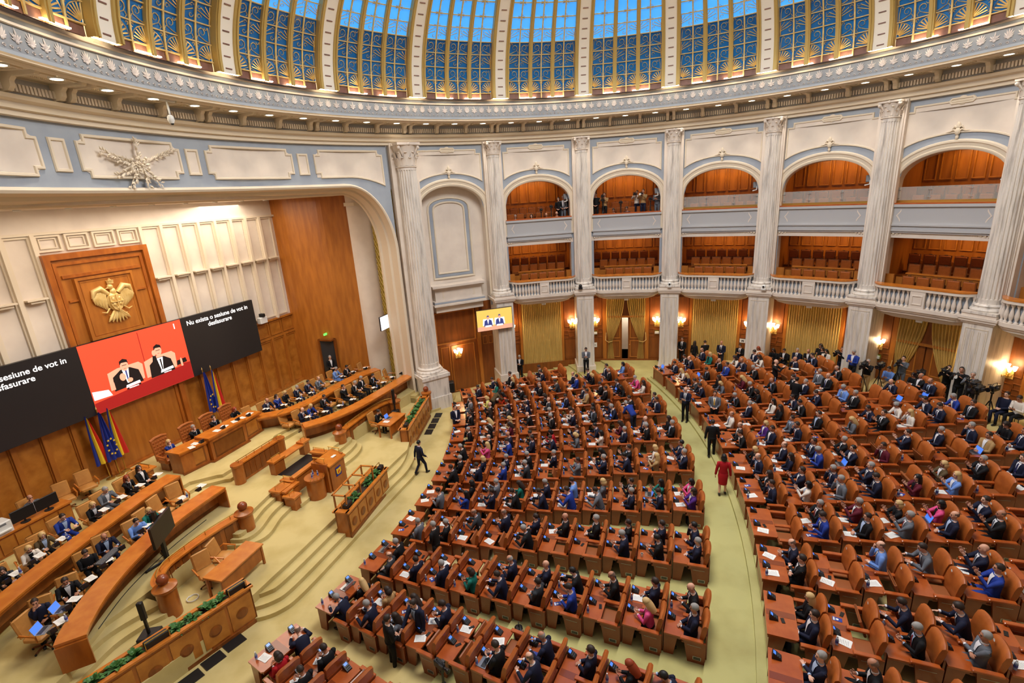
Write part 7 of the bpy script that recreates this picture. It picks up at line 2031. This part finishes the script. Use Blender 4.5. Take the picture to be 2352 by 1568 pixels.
def person(code, pose, loc, yaw, label, group=None, legs=None, shirt=True, tie=None, hair=None, scale=None, skirt=False, bare=None):
    col, hr = code[0], code[1]; fem = 'f' in code
    t = tpl(pose, fem)
    b = link('person', t['body'], None, loc, (0, 0, yaw))
    sc_ = scale or (rs.uniform(0.97, 1.05) if not fem else rs.uniform(0.92, 0.98))
    b.scale = (sc_, sc_, sc_)
    tag(b, label, 'person', group)
    setm(b, 0, rs.choice(SKIN))
    j = link('jacket' if shirt else 'top', t['jacket'], b); setm(j, 0, CLOTH[col])
    if fem and shirt is True and rs.random() < 0.6: shirt = 'dark'
    if shirt:
        s = link('shirt', t['shirt'], b); setm(s, 0, CLOTH['k'] if shirt == 'dark' else (SHIRT[0] if rs.random() < 0.75 else SHIRT[1]))
        if shirt is True and not fem and (tie or (tie is None and rs.random() < 0.62)): q = link('tie', t['tie'], b); setm(q, 0, tie if tie and tie is not True else rs.choice(TIES))
    if skirt:
        q = link('skirt', t['skirt'], b); setm(q, 0, CLOTH[legs or col])
    else:
        q = link('trousers', t['legs'], b); setm(q, 0, CLOTH[legs or (col if col in 'nkgcbLeg' and rs.random() < 0.8 else rs.choice('kkn'))])
    link('shoes', t['shoes'], b)
    hk = hair or (('fringe' if hr == 'B' else 'short') if not fem else ('bun' if hr == 'G' else rs.choice(('long', 'long', 'bob'))))
    if not (hr == 'B' and rs.random() < 0.35):
        h = link('hair', HAIR[hk], b); h.matrix_local = t['H']
        setm(h, 0, HAIRC[hr] if not (hr == 'B' and rs.random() < 0.4) else HAIRC['G'])
    return b
def desc(code):
    return '%s %s in %s %s' % (HRW[code[1]], 'woman' if 'f' in code else 'man', CLW[code[0]], 'jacket' if 'f' in code else 'suit')
for code, loc, yaw, where, group in PEOPLE:
    dg = [c for c in code if c.isdigit()]
    ps = int(dg[0]) if dg else 0
    if ps == 0 and rs.random() < 0.25: ps = rs.choice((1, 6))
    person(code, ps, loc, yaw, desc(code) + ', ' + where, 'seated members, ' + group, skirt='f' in code and rs.random() < 0.3)
# ---- standing and special people: (code, pose, x, y, floor z, facing point or yaw, label, options)
def face(x, y, tx, ty): return math.atan2(ty-y, tx-x)-pi/2
KC = P(0, 0)
def stand(code, pose, x, y, z, tx, ty, label, **k): return person(code, pose, Vector((x, y, z)), face(x, y, tx, ty), label, None, **k)
stand('gD', 'phone', 15.0, -0.58, 0.1, 0, 2, 'man in grey jacket and black trousers holding a small camera before the pier', legs='k', tie=False)
stand('kG', 'phone', 16.3, 3.5, -0.55, 2, 6, 'man in black suit leaning at the wall beside the closed curtain', tie=False)
stand('nK', 'walk', 6.1, 8.45, -0.9, 12, 2.5, 'man in navy suit walking past the front steps with papers')
stand('kD', 'sides', 4.28, -4.03, 0.1, 12, -6, 'man in black suit seen from behind walking up the aisle')
stand('nB', 'phone', 7.65, -4.13, 0.1, -4, 5, 'bald man in navy suit standing in the aisle with a phone', tie=TIES[2])
stand('rKf', 'sides', 1.61, -3.35, 0.1, 9, -6, 'woman in red dress walking up the aisle seen from behind', skirt=True, shirt=False, hair='bob', legs='r')
stand('kD', 'arms', -3.75, 7.67, -0.82, -3.0, 6.6, 'man in black suit standing between bench lines near the camera', tie=False)
stand('nD', 'reach', -3.35, 6.95, -0.72, -4.3, 7.6, 'man in navy suit reaching out a hand between bench lines')
stand('kG', 'arms', -0.09, 6.91, -0.75, 4, 16, 'grey-haired man in black suit standing in the stepped gangway')
stand('nK', 'arms', 9.6, 7.1, -0.87, 4, 3.5, 'man in navy suit standing at the leading desks with white papers')
stand('gD', 'arms', 6.73, -5.12, 0.25, -6, 2, 'man in grey suit and yellow tie standing by a leading desk', tie=mat('tie_yellow', rgb(200, 160, 60), 0.6))
stand('kB', 'film', 8.9, -9.0, 0.72, 5, -14, 'bald photographer in black with a long white lens between rear benches', shirt=False)
stand('kK', 'arms', 6.6, -8.72, 0.75, 9, -12, 'man in black seen from behind standing among the rear benches', shirt=False)
stand('bG', 'bend', 7.3, -1.55, -0.1, 9.4, -0.4, 'man in bright blue suit bending over a desk near the aisle', legs='n')
stand('oDf', 'bend', 11.3, 5.2, -0.6, 12.3, 3.6, 'woman in brown top bending over a desk by the wall', legs='k', shirt=False)
def wallp(code, pose, r, a, z, label, tgt=(0, 4), **k):
    q = P(r, a); return stand(code, pose, q.x, q.y, z, tgt[0], tgt[1], label, **k)
wallp('kD', 'arms', 17.1, -23.3, 0.1, 'man in black suit standing left of the group at the closed curtain', tie=TIES[3])
wallp('kDf', 'sides', 16.9, -25.8, 0.1, 'long-haired woman in black suit standing by the closed curtain', tgt=(20, -14), hair='long')
wallp('kD', 'phone', 16.9, -27.9, 0.1, 'man in black turned away at the closed curtain', tgt=(24, -8))
wallp('nB', 'arms', 17.0, -31.0, 0.1, 'bald man in navy suit with folded hands before the closed curtain')
wallp('wRf', 'phone', 15.75, -38.7, 0.5, 'red-haired woman in white blouse standing before a pier', legs='k', shirt=False, hair='long')
WC = []
def wchair(r, a, z, label):
    q = P(r, a, z); o = thing('side_chair', label, 'chair', q, face(q.x, q.y, 0, 4), 'dark chairs along the wall')
    mb = MB(); mb.bbox(-0.22, 0.22, -0.2, 0.24, 0.42, 0.46, 0.01); mb.obj('seat', 'charcoal', o)
    mb = MB(); mb.bbox(-0.21, 0.21, -0.25, -0.21, 0.55, 0.90, 0.01); mb.obj('backrest', 'charcoal', o)
    for x in (-0.2, 0.2):
        for y in (-0.22, 0.2):
            mb = MB(); mb.tube([(x, y, 0), (x, y, 0.43 if y > 0 else 0.9)], 0.014, 5); mb.obj('leg', 'black', o)
for code, r, a, z, l, opt in (('kD', 17.0, -34.6, 0.45, 'man in black suit seated under the white paper sign', dict(tie=TIES[3])), ('kDf', 16.9, -40.7, 0.48, 'woman in black seated beside the pier at the back wall', dict(hair='long', shirt='dark')), ('kD', 16.9, -42.6, 0.5, 'man in black seated second along the back wall', dict(tie=False)), ('nG', 16.9, -44.7, 0.62, 'man in navy suit seated third along the back wall', {}), ('kB', 16.9, -46.7, 0.68, 'bald man in dark jacket and light blue shirt seated along the back wall', dict(tie=False)), ('kDf', 15.9, -64.3, 0.95, 'woman in dark grey seated with a phone before the second doorway', dict(shirt=False)), ('nD', 15.5, -77.1, 1.25, 'man in dark blue top seated at the edge of view', dict(shirt=False)), ('wD', 15.5, -78.9, 1.3, 'man in white shirt seated at the edge of view', dict(shirt=False, legs='k')), ('LD', 16.1, -60.4, 0.85, 'man in light blue shirt seated behind a tripod', dict(shirt=False, legs='t'))):
    q = P(r, a); wchair(r, a, z, 'dark chair under the ' + l.split(' seated')[0])
    person(code, 1 if code[0] != 'n' else 0, P(r, a, z), face(q.x, q.y, 0, 4), l, 'onlookers along the back wall', **opt)
wallp('kDf', 'phone', 16.9, -48.5, 0.72, 'dark-haired woman in black standing at the end of the closed curtain', shirt=False, hair='long')
wallp('kKf', 'phone', 16.5, -49.2, 0.75, 'woman in black top standing beside the woman in a white jacket', shirt=False, hair='long')
wallp('wKf', 'phone', 16.1, -50.3, 0.78, 'woman in white jacket with black hair looking at a phone', hair='long', legs='k')
CREW = [('kD', 16.3, -52.6, 0.85, 'cameraman in black tee shirt before the pier', (4, -2), 'k', 'n'), ('bG', 15.7, -55.2, 0.95, 'grey-haired man in blue jacket standing before the pier', (0, 4), 'b', 'k'), ('kG', 15.1, -58.4, 0.9, 'cameraman in black polo with a large camera', (-4, 2), 'k', 't'), ('gD', 16.3, -61.8, 1.0, 'cameraman in grey tee shirt at a tripod', (-4, 2), 'g', 'g'), ('kD', 16.2, -68.2, 1.1, 'cameraman in black with a lens at the second doorway', (-6, 2), 'k', 'k'), ('gG', 15.6, -72.4, 1.2, 'cameraman in grey sweater at the far pier', (-8, 2), 'c', 'k'), ('kD', 15.9, -70.3, 1.15, 'cameraman in black crouched behind a green camera', (-8, 2), 'k', 'k')]
def video_camera(loc, yaw, label, big=True, light=False):
    o = thing('video_camera', label, 'video camera', loc, yaw, 'press cameras')
    s_ = 1.25 if big else 0.85
    mb = MB(); mb.bbox(-0.07*s_, 0.07*s_, -0.25*s_, 0.10*s_, -0.09*s_, 0.09*s_, 0.015); mb.obj('camera_body', 'black', o)
    mb = MB(); mb.lathe([(0.05*s_, 0), (0.055*s_, 0.12*s_), (0.07*s_, 0.14*s_), (0.07*s_, 0.20*s_), (0.0, 0.19*s_)], 12, T=Matrix.Translation((0, 0.10*s_, 0)) @ Matrix.Rotation(-pi/2, 4, 'X')); mb.obj('lens', 'black_gloss' if not light else 'white_plastic', o, 0.7)
    mb = MB(); mb.tube([(0, -0.18*s_, 0.09*s_), (0, -0.15*s_, 0.15*s_), (0, 0.05*s_, 0.15*s_), (0, 0.08*s_, 0.09*s_)], 0.012, 6); mb.tube([(0.07*s_, 0.0, 0.1*s_), (0.07*s_, 0.16*s_, 0.12*s_)], 0.02, 6); mb.obj('handle', 'charcoal', o)
    mb = MB(); mb.box(-0.13*s_, -0.07*s_, -0.08*s_, 0.02*s_, 0.0, 0.07*s_); mb.obj('viewfinder', 'charcoal', o)
    return o
def tripod(loc, label, h):
    o = thing('tripod', label, 'tripod', loc, 0.4, 'press tripods')
    mb = MB(); mb.tube([(0, 0, h*0.55), (0, 0, h)], 0.03, 8); mb.lathe([(0.06, h-0.06), (0.06, h), (0, h)], 10); mb.obj('column', 'black', o)
    for k in range(3):
        a = 2*pi*k/3; mb = MB(); mb.tube([(0.03*cos(a), 0.03*sin(a), h*0.7), (0.36*cos(a), 0.36*sin(a), 0.02)], [0.022, 0.016], 6); mb.obj('leg', 'black', o)
for k, (code, r, a, z, l, tg, c, lg) in enumerate(CREW):
    q = P(r, a); p_ = 'film' if k != 1 else 'phone'
    stand(code, p_, q.x, q.y, z, tg[0], tg[1], l, shirt=(k == 1), legs=lg, tie=False)
    if k != 1:
        yw = face(q.x, q.y, tg[0], tg[1]); f = Vector((-sin(yw), cos(yw), 0)); rt = Vector((cos(yw), sin(yw), 0))
        cl_ = Vector((q.x, q.y, z+1.50)) + f*0.42 + rt*0.05
        video_camera(cl_, yw, 'black video camera held by the ' + l.split(' in ')[0] + ' ' + ' '.join(l.split(' in ')[1].split()[:3]) if ' in ' in l else 'black video camera', k in (2, 4), k == 6)
        if k in (2, 3, 4, 5): tripod(Vector((cl_.x, cl_.y, z)), 'black tripod under the camera of the ' + l, 1.36)
for k, (r, a, z) in enumerate(((15.2, -60.2, 0.9), (15.0, -66.5, 1.05), (15.0, -74.0, 1.2), (14.6, -75.5, 1.2), (15.2, -76.0, 1.2))):
    q = P(r, a, z); tripod(q, 'unattended black tripod, %s along the back wall from the pier' % ordn(k), 1.3)
    video_camera(q+Vector((0, 0, 1.46)), face(q.x, q.y, -4, 6), 'black camera on an unattended tripod, %s along the back wall' % ordn(k), True)
pl_ = thing('telephoto_lens', 'long white telephoto lens of the bald photographer', 'lens', (8.45, -9.5, 2.15), face(8.9, -9.0, 5, -14))
mb = MB(); mb.lathe([(0.035, 0), (0.045, 0.1), (0.045, 0.22), (0.06, 0.26), (0.06, 0.34), (0, 0.33)], 12, T=Matrix.Rotation(-pi/2, 4, 'X')); mb.obj('lens_barrel', 'white_plastic', pl_, 0.7)
mb = MB(); mb.bbox(-0.07, 0.07, -0.09, 0.0, -0.06, 0.06, 0.01); mb.obj('camera_body', 'black', pl_)
q = Q(LROW[5]-0.1, -126.5, -0.4)
q = Q(25.9, -122.2, -0.45)
tripod(q, 'black tripod with a small camera between the near bench lines', 1.25); video_camera(q+Vector((0, 0, 1.36)), 2.4, 'small black camera on the tripod between the near bench lines', False)
# ---- the stage
def stage_person(code, pose, s, t, z, label, group, chair=True, ds=0.0, **k):
    p_ = S(s, t, z); tgt = S(s-5, t+ds)
    yw = face(p_.x, p_.y, tgt.x, tgt.y)
    if chair: clone(SWIV, p_, yw+rs.uniform(-0.2, 0.2), 'tan swivel chair of the ' + label.replace(',', ' by'), 'swivel chairs of the benches')
    return person(code, pose, p_, yw, label, group, **k)
G1, G2 = 'people on the far stage benches', 'people on the near stage benches'
for code, pose, s, t, l in (('nB', 2, 16.95, 3.45, 'bald man in navy suit, first on the far front bench'), ('bYf', 2, 16.9, 4.0, 'short-haired woman in bright blue, far front bench'), ('kD', 2, 16.9, 5.0, 'dark-haired man in black suit, alone mid far front bench'), ('kD', 4, 16.55, 6.3, 'dark-haired man with hand at chin, far front bench'), ('kG', 2, 16.4, 7.0, 'grey-haired man in black suit, far front bench'), ('kG', 1, 16.4, 7.7, 'grey-haired man bowed over papers, far front bench'), ('kD', 2, 16.15, 8.35, 'dark-haired man writing at the end of far front bench')):
    stage_person(code, pose, s, t, 0.3, l, G1, ds=(t-6)*0.15)
for code, pose, s, t, l in (('nB', 2, 19.35, 3.65, 'balding man in navy suit, first on the far back bench'), ('bDf', 4, 19.3, 4.35, 'dark-haired woman in bright blue, far back bench'), ('kYf', 1, 19.3, 4.95, 'fair-haired woman in black, far back bench'), ('nG', 2, 19.2, 5.65, 'grey-haired man in navy suit, far back bench'), ('nD', 2, 19.1, 6.4, 'dark-haired man in navy suit, far back bench'), ('gB', 2, 18.95, 7.1, 'bald man in pale grey jacket, far back bench'), ('LG', 2, 18.85, 8.55, 'man in blue grey suit turned aside, far back bench'), ('kK', 2, 18.5, 9.1, 'black-haired man reading, far back bench near the doorway')):
    stage_person(code, pose, s, t, 0.45, l, G1, ds=(t-6)*0.15)
for s, t, z, l in ((17.45, 3.1, 0.3, 'beside the bald man in navy'), (17.0, 5.65, 0.3, 'mid far front bench'), (15.95, 9.2, 0.3, 'second from the column end of far front bench'), (15.75, 9.85, 0.3, 'column end of far front bench'), (19.7, 3.0, 0.45, 'near end of far back bench'), (18.95, 7.8, 0.45, 'beside the bald man in grey jacket'), (18.2, 9.75, 0.45, 'second from column end, far back bench'), (17.9, 10.3, 0.45, 'column end of far back bench'), (16.8, -3.4, 0.3, 'inner end of near front bench'), (16.65, -4.1, 0.3, 'second from inner end, near front bench'), (14.7, -9.0, 0.3, 'outer end of near front bench'), (21.3, -3.75, 0.45, 'against the back wall below the flags'), (21.2, -4.6, 0.45, 'against the back wall beside the computer bench'), (13.1, -4.85, -0.3, 'at the empty table, far one'), (13.0, -5.55, -0.3, 'at the empty table, near one')):
    p_ = S(s, t, z); tgt = S(s-5, t)
    clone(SWIV, p_, face(p_.x, p_.y, tgt.x, tgt.y)+rs.uniform(-0.35, 0.35), 'empty tan swivel chair, ' + l, 'swivel chairs of the benches')
for code, pose, s, t, l, o in (('bYf', 4, 19.75, -1.32, 'blonde woman in blue covering her face, first behind the high desk', {}), ('kG', 4, 19.8, -0.08, 'man in black suit with clasped hands, second behind the high desk', {}), ('kD', 4, 19.8, 0.97, 'man in black suit with hand at forehead, third behind the high desk', {}), ('kRf', 2, 19.8, 2.07, 'short-haired woman in black, fourth behind the high desk', dict(hair='bob'))):
    stage_person(code, pose, s, t, 0.68, l, 'people behind the high desk', chair=False, **o)
stage_person('kDf', 2, 13.75, 5.15, -0.3, 'woman in black writing at the table below the far balustrade', 'people on stage', hair='bun')
for code, pose, s, t, l in (('kDf', 0, 19.1, -3.05, 'dark-haired woman in black, inner end of near back bench'), ('kRf', 4, 18.95, -3.7, 'red-haired woman in black, near back bench'), ('gG', 2, 18.85, -4.6, 'man in grey suit reading, near back bench'), ('kYf', 2, 18.5, -5.25, 'fair-haired woman in black, near back bench'), ('bD', 2, 18.6, -6.1, 'man in bright blue suit, near back bench'), ('oYf', 2, 18.2, -6.9, 'blonde woman in dark olive, near back bench'), ('wYf', 2, 17.95, -7.4, 'blonde woman in white jacket, near back bench'), ('cDf', 2, 17.55, -8.25, 'dark-haired woman in charcoal, near back bench'), ('kD', 2, 17.1, -8.95, 'person in black cut by the frame, near back bench')):
    stage_person(code, pose, s, t, 0.45, l, G2, ds=(t+5)*0.35)
for code, pose, s, t, l, o in (('eYf', 2, 16.3, -4.85, 'curly blonde woman in green, near front bench', dict(hair='bob')), ('LK', 2, 16.05, -5.45, 'black-haired man in lavender shirt, near front bench', dict(shirt=False)), ('nB', 2, 16.25, -6.3, 'bald bearded man in navy suit, near front bench', {}), ('kD', 1, 15.95, -7.0, 'man in dark green jacket, near front bench', dict(shirt=False)), ('kD', 2, 15.25, -7.95, 'bearded man in black with a laptop, near front bench', dict(tie=False)), ('nD', 4, 15.05, -8.75, 'man in dark navy with hand at face, near front bench', dict(shirt=False))):
    stage_person(code, pose, s, t, 0.3, l, G2, ds=(t+4)*0.5, **o)
stage_person('gB', 4, 21.2, -5.6, 0.45, 'bald man in grey jacket behind the computer monitors', 'people on stage', tie=False)
p_ = S(19.6, 9.3, 0.45); person('kG', 'arms', p_, face(p_.x, p_.y, S(14, 6).x, S(14, 6).y), 'man in black suit standing in the stage doorway', None, tie=False)
# items on the stage benches
def on_bench(front, zf, n, lab, skip=()):
    fr = resamp(front, 6)
    L = [0]
    for i in range(1, len(fr)): L.append(L[-1]+math.dist(fr[i], fr[i-1]))
    for k in range(n):
        d = L[-1]*(k+0.5)/n
        i = next(i for i in range(1, len(fr)) if L[i] >= d); f_ = (d-L[i-1])/(L[i]-L[i-1])
        s = fr[i-1][0]+(fr[i][0]-fr[i-1][0])*f_; t = fr[i-1][1]+(fr[i][1]-fr[i-1][1])*f_
        yw = rad(70)+pi/2 + 0.0
        clone(CONS, S(s+0.2, t, zf+0.843), yw, 'black desk console, %s along the %s' % (ordn(k), lab), 'consoles of the stage benches')
        if k % 5 != 4: clone(PAP, S(s+0.42, t+0.3, zf+0.843), yw+rs.uniform(-0.4, 0.4), 'white papers, %s along the %s' % (ordn(k), lab), 'papers on the stage benches')
        if rs.random() < 0.3: clone(BOT, S(s+0.25, t+0.35, zf+0.843), 0, 'water bottle, %s place along the %s' % (ordn(k), lab), 'bottles on the stage benches')
on_bench(FR, 0.32, 9, 'far front bench'); on_bench(RR, 0.52, 9, 'far back bench'); on_bench(FLf, 0.32, 9, 'near front bench'); on_bench(RLf[:6], 0.52, 10, 'near back bench')
for s, t, l in ((14.35, -8.55, 'third from the outer end of near front bench'), (14.0, -9.15, 'outer end of near front bench')):
    clone(LAP, S(s+0.1, t, 1.163), rad(70)-pi/2+0.5, 'open silver laptop, ' + l, 'laptops of the near front bench')
kb = thing('mixing_board', 'grey keyboard panel on the near front bench', 'keyboard', S(15.45, -6.7, 1.163), rad(70)-pi/2+0.3)
mb = MB(); mb.bbox(-0.4, 0.4, -0.14, 0.14, 0, 0.04, 0.008); mb.obj('board_case', 'charcoal', kb)
mb = MB()
for i in range(14):
    for j in range(4): mb.box(-0.37+i*0.053, -0.335+i*0.053, -0.11+j*0.055, -0.075+j*0.055, 0.04, 0.048)
tag(mb.obj('keys', 'grey_plastic', kb), kind='stuff')
for k, (s, t, z) in enumerate(((18.55, -1.2, 1.623), (18.7, -0.9, 1.623), (18.55, 0.1, 1.763), (18.6, 0.55, 1.763), (18.55, 1.05, 1.763), (18.8, 1.7, 1.623), (18.85, 2.2, 1.623))):
    clone(PAP, S(s, t, z), rad(70)+pi/2+rs.uniform(-0.4, 0.4), 'white papers on the high desk, %s from the near end' % ordn(k), 'papers on the high desk')
for k, (s, t, z) in enumerate(((18.5, -0.75, 1.623), (18.45, 0.35, 1.763), (18.5, 1.2, 1.763), (18.65, 1.95, 1.623))):
    clone(CONS, S(s, t, z), rad(70)+pi/2, 'black console on the high desk, %s from the near end' % ordn(k), 'consoles of the high desk')
for k, (ds_, dt_) in enumerate(((0.0, -0.12), (0.12, 0.08), (-0.1, 0.1))):
    clone(BOT, S(12.9+ds_, -0.55+dt_, 0.623), 0, 'water bottle on the round stand of the lectern, ' + ('near edge', 'back edge', 'front edge')[k], 'bottles on the lectern stand')
clone(PAP, S(12.75, 0.45, 1.015), rad(70)+pi/2, 'white papers on the lectern top'); clone(LAP, S(13.1, 5.3, 0.463), rad(70)-pi/2, 'black device on the table of the woman in black'); clone(PAP, S(13.0, 4.9, 0.463), rad(70)+pi/2, 'white papers on the table of the woman in black')
# ---- upper gallery visitors
for key, lst in (('BC', (('nG', 0, -1.25, 'man in navy seated low at the parapet', {}), ('kDf', 0, -0.30, 'woman in black seated at the parapet', {}), ('mB', 1, 0.59, 'man in pink grey shirt bent over a camera', dict(shirt=False)), ('mB', 1, 1.2, 'bald man in pale shirt seated at the parapet', dict(shirt=False)), ('kDf', 'arms', 1.33, 'woman in black standing in the gallery', {}), ('gG', 'arms', 1.6, 'grey-haired man standing in the gallery', {}), ('kD', 'arms', 1.8, 'man in dark shirt standing at the gallery end', dict(shirt=False)))),
                 ('CD', (('kD', 'arms', -1.68, 'man in black standing at the gallery end', dict(shirt=False)), ('tD', 'film', -1.2, 'man in tan jacket behind a tall camera', dict(shirt=False)), ('mD', 1, -0.68, 'person in patterned red shirt seated in the gallery', dict(shirt=False)), ('nD', 1, 0.07, 'person in dark blue vest and cap seated in the gallery', dict(shirt=False)), ('wD', 'film', 0.62, 'cameraman in beige lifting a camera high', dict(shirt=False)), ('tD', 'film', 0.95, 'bearded cameraman in beige shirt', dict(shirt=False)), ('gD', 'phone', 1.72, 'man in grey shirt standing by a lamp stand', dict(shirt=False))))):
    F = FB[key]; th = BAYS[key]
    for code, pose, u, l, o in lst:
        st_ = isinstance(pose, str)
        q = F(u, 1.75 if l.endswith('high') else (1.05 if not st_ else 1.2), 9.12 if st_ else 8.56)
        person(code, pose, Vector(q), face(q[0], q[1], 0, 6), l, 'press in the upper galleries', **o)
        if pose == 'film':
            yw = face(q[0], q[1], 0, 6); f = Vector((-sin(yw), cos(yw), 0))
            video_camera(Vector(q)+f*0.42+Vector((0, 0, 1.5)), yw, 'black camera of the ' + l, False, 'bearded' in l)
    for k, (u, h) in enumerate(((0.25, 10.05), (0.85, 10.2)) if key == 'BC' else ((-1.3, 10.4), (-0.3, 10.2), (1.35, 10.3))):
        q = Vector(F(u, 0.85, h)); video_camera(q, face(q.x, q.y, 0, 6), 'black camera on a stand, %s in the %s' % (ordn(k), SHORT[key].replace('galleries', 'gallery')), False)
        tripod(Vector(F(u, 0.85, 8.56)), 'black stand of the %s camera in the %s' % (ordn(k), SHORT[key].replace('galleries', 'gallery')), h-8.66)
# ---- small fittings
for key, u in (('BC', 1.72), ('CD', 1.72), ('DE', 1.72), ('EF', 1.72), ('FG', 1.72)):
    F = FB[key]; q = F(u, 0.75, 10.75)
    fl_ = thing('flood_lamp', 'white flood lamp on a bracket in the upper arch, ' + BAYNAME[key], 'lamp', q, rad(BAYS[key])+pi/2+0.3)
    mb = MB(); mb.bbox(-0.16, 0.16, -0.06, 0.06, -0.16, 0.16, 0.02, T=Matrix.Rotation(0.3, 4, 'X')); mb.obj('lamp_case', 'grey_plastic', fl_)
    mb = MB(); mb.tube([(0, 0.05, -0.05), (0.0, 0.12, -0.25), (0.2, 0.1, -0.3)], 0.03, 6); mb.obj('lamp_arm', 'white_plastic', fl_)
for k, (c, du, h, dark) in enumerate((('C', -0.3, 5.42, True), ('D', 0.0, 5.4, False), ('E', 0.25, 5.4, False))):
    q = P(15.85, COLANG[c]-du*3.5, h)
    v_ = thing('security_camera', ('black remote camera' if dark else 'white dome camera') + ' on the pier ' + WHERE[c], 'camera', q, rad(COLANG[c])+pi/2)
    mb = MB(); mb.bbox(-0.12, 0.12, -0.12, 0.12, -0.13, 0.0, 0.03); mb.obj('camera_base', 'black' if dark else 'white_plastic', v_)
    mb = MB(); mb.ball((0, 0.02, 0.07), (0.11, 0.13, 0.10), 10, 6); mb.obj('camera_head', 'black' if dark else 'white_plastic', v_, 3)
    mb = MB(); mb.lathe([(0.05, 0), (0.05, 0.05), (0, 0.05)], 10, T=Matrix.Translation((0, 0.12, 0.06)) @ Matrix.Rotation(-pi/2, 4, 'X')); mb.obj('lens', 'black_gloss', v_)
for s, t, z, l, dk in ((21.75, 6.85, 4.9, 'remote camera and white box on the wood ledge beside the dark screen', True),):
    v_ = thing('remote_camera', l, 'camera', S(s, t, z), rad(70)-pi/2)
    mb = MB(); mb.bbox(-0.25, 0.25, -0.15, 0.15, 0, 0.35, 0.03); mb.obj('camera_base', 'white_plastic', v_)
    mb = MB(); mb.bbox(-0.1, 0.1, -0.2, 0.1, 0.37, 0.55, 0.02); mb.tube([(0, 0, 0.33), (0, 0, 0.4)], 0.05, 8); mb.obj('camera_head', 'black', v_)
v_ = thing('remote_camera', 'black remote camera on a white shelf beside the giant column', 'camera', FB['AB'](-1.85, 0.9, 4.05), rad(24)+pi/2)
mb = MB(); mb.box(-0.25, 0.25, -0.1, 0.2, -0.35, -0.05); mb.obj('shelf', 'white_plastic', v_)
mb = MB(); mb.bbox(-0.11, 0.11, -0.1, 0.14, -0.05, 0.2, 0.03); mb.ball((0, 0.03, 0.28), (0.13, 0.15, 0.1), 8, 6); mb.obj('camera_head', 'black', v_)
F = FB['CD']
nt_ = thing('wall_notice', 'white paper notice on the wood panel beside the open doorway', 'notice', F(-1.85, 1.10, 1.15), rad(BAYS['CD'])-pi/2+0.1)
mb = MB(); mb.box(-0.12, 0.12, 0, 0.012, -0.16, 0.16); mb.obj('notice_board', 'white_plastic', nt_); mb = MB(); mb.box(-0.03, 0.03, -0.004, 0, -0.04, 0.03); mb.obj('notice_mark', 'grey_plastic', nt_)
F = FB['DE']
nt_ = thing('wall_notice', 'white sign with dark symbol above the seated man in black', 'notice', F(1.55, 1.10, 1.75), rad(BAYS['DE'])-pi/2-0.1)
mb = MB(); mb.box(-0.17, 0.17, 0, 0.012, -0.12, 0.12); mb.obj('notice_board', 'white_plastic', nt_)
mb = MB(); mb.box(-0.06, -0.02, -0.004, 0, -0.08, 0.05); mb.box(0.02, 0.06, -0.004, 0, -0.08, 0.05); mb.box(-0.07, 0.07, -0.004, 0, -0.02, 0.03); mb.obj('dark_symbol', 'black', nt_)
def bag(label, loc, m='black', s_=1.0):
    o = thing('backpack' if 'backpack' in label else 'handbag', label, 'bag', loc, rs.uniform(0, 6))
    mb = MB(); mb.bbox(-0.16*s_, 0.16*s_, -0.1*s_, 0.1*s_, 0, 0.42*s_, 0.05*s_); mb.obj('bag_body', m, o, 0.9)
    mb = MB(); mb.bbox(-0.12*s_, 0.12*s_, 0.1*s_, 0.14*s_, 0.05*s_, 0.25*s_, 0.015*s_); mb.obj('pocket', m, o)
    mb = MB(); mb.tube([(-0.06*s_, 0, 0.41*s_), (-0.05*s_, 0, 0.56*s_), (0.05*s_, 0, 0.56*s_), (0.06*s_, 0, 0.41*s_)], 0.012, 6); mb.obj('handle', m, o)
bag('black backpack standing in the gangway', Q(26.6, -117.0, -0.4), 'black', 1.05)
bag('dark handbag hanging by the seat of the woman in purple', Q(30.75, -105.6, 0.0), 'black', 0.75); bag('blue handbag by the seat of the woman in tan', Q(29.75, -100.95, 0.0), 'charcoal', 0.7)
# prototypes are only patterns: take them out of the scene again
for pr_ in (GSEAT, SCONCE, SWIV, TUFT, U_FULL, U_DESK, U_SEAT, CONS, BOT, PHO, PAP, LAP, CUP, FLY):
    def rm(o):
        for ch in KIDS.get(o.name, []): rm(ch)
        bpy.data.objects.remove(o)
    rm(pr_)

# keep every label short and its own
_seen = {}
for o in list(bpy.data.objects):
    l = o.get('label')
    if not l or o.parent is not None: continue
    l = l.replace(' from the camera side', '') if len(l.split()) > 16 else l
    w = l.split()
    if len(w) > 16: l = ' '.join(x for x in w if x not in ('the', 'a', 'of'))
    w = l.split()
    if len(w) > 16: l = ' '.join(w[:16])
    o['label'] = l.rstrip(',')
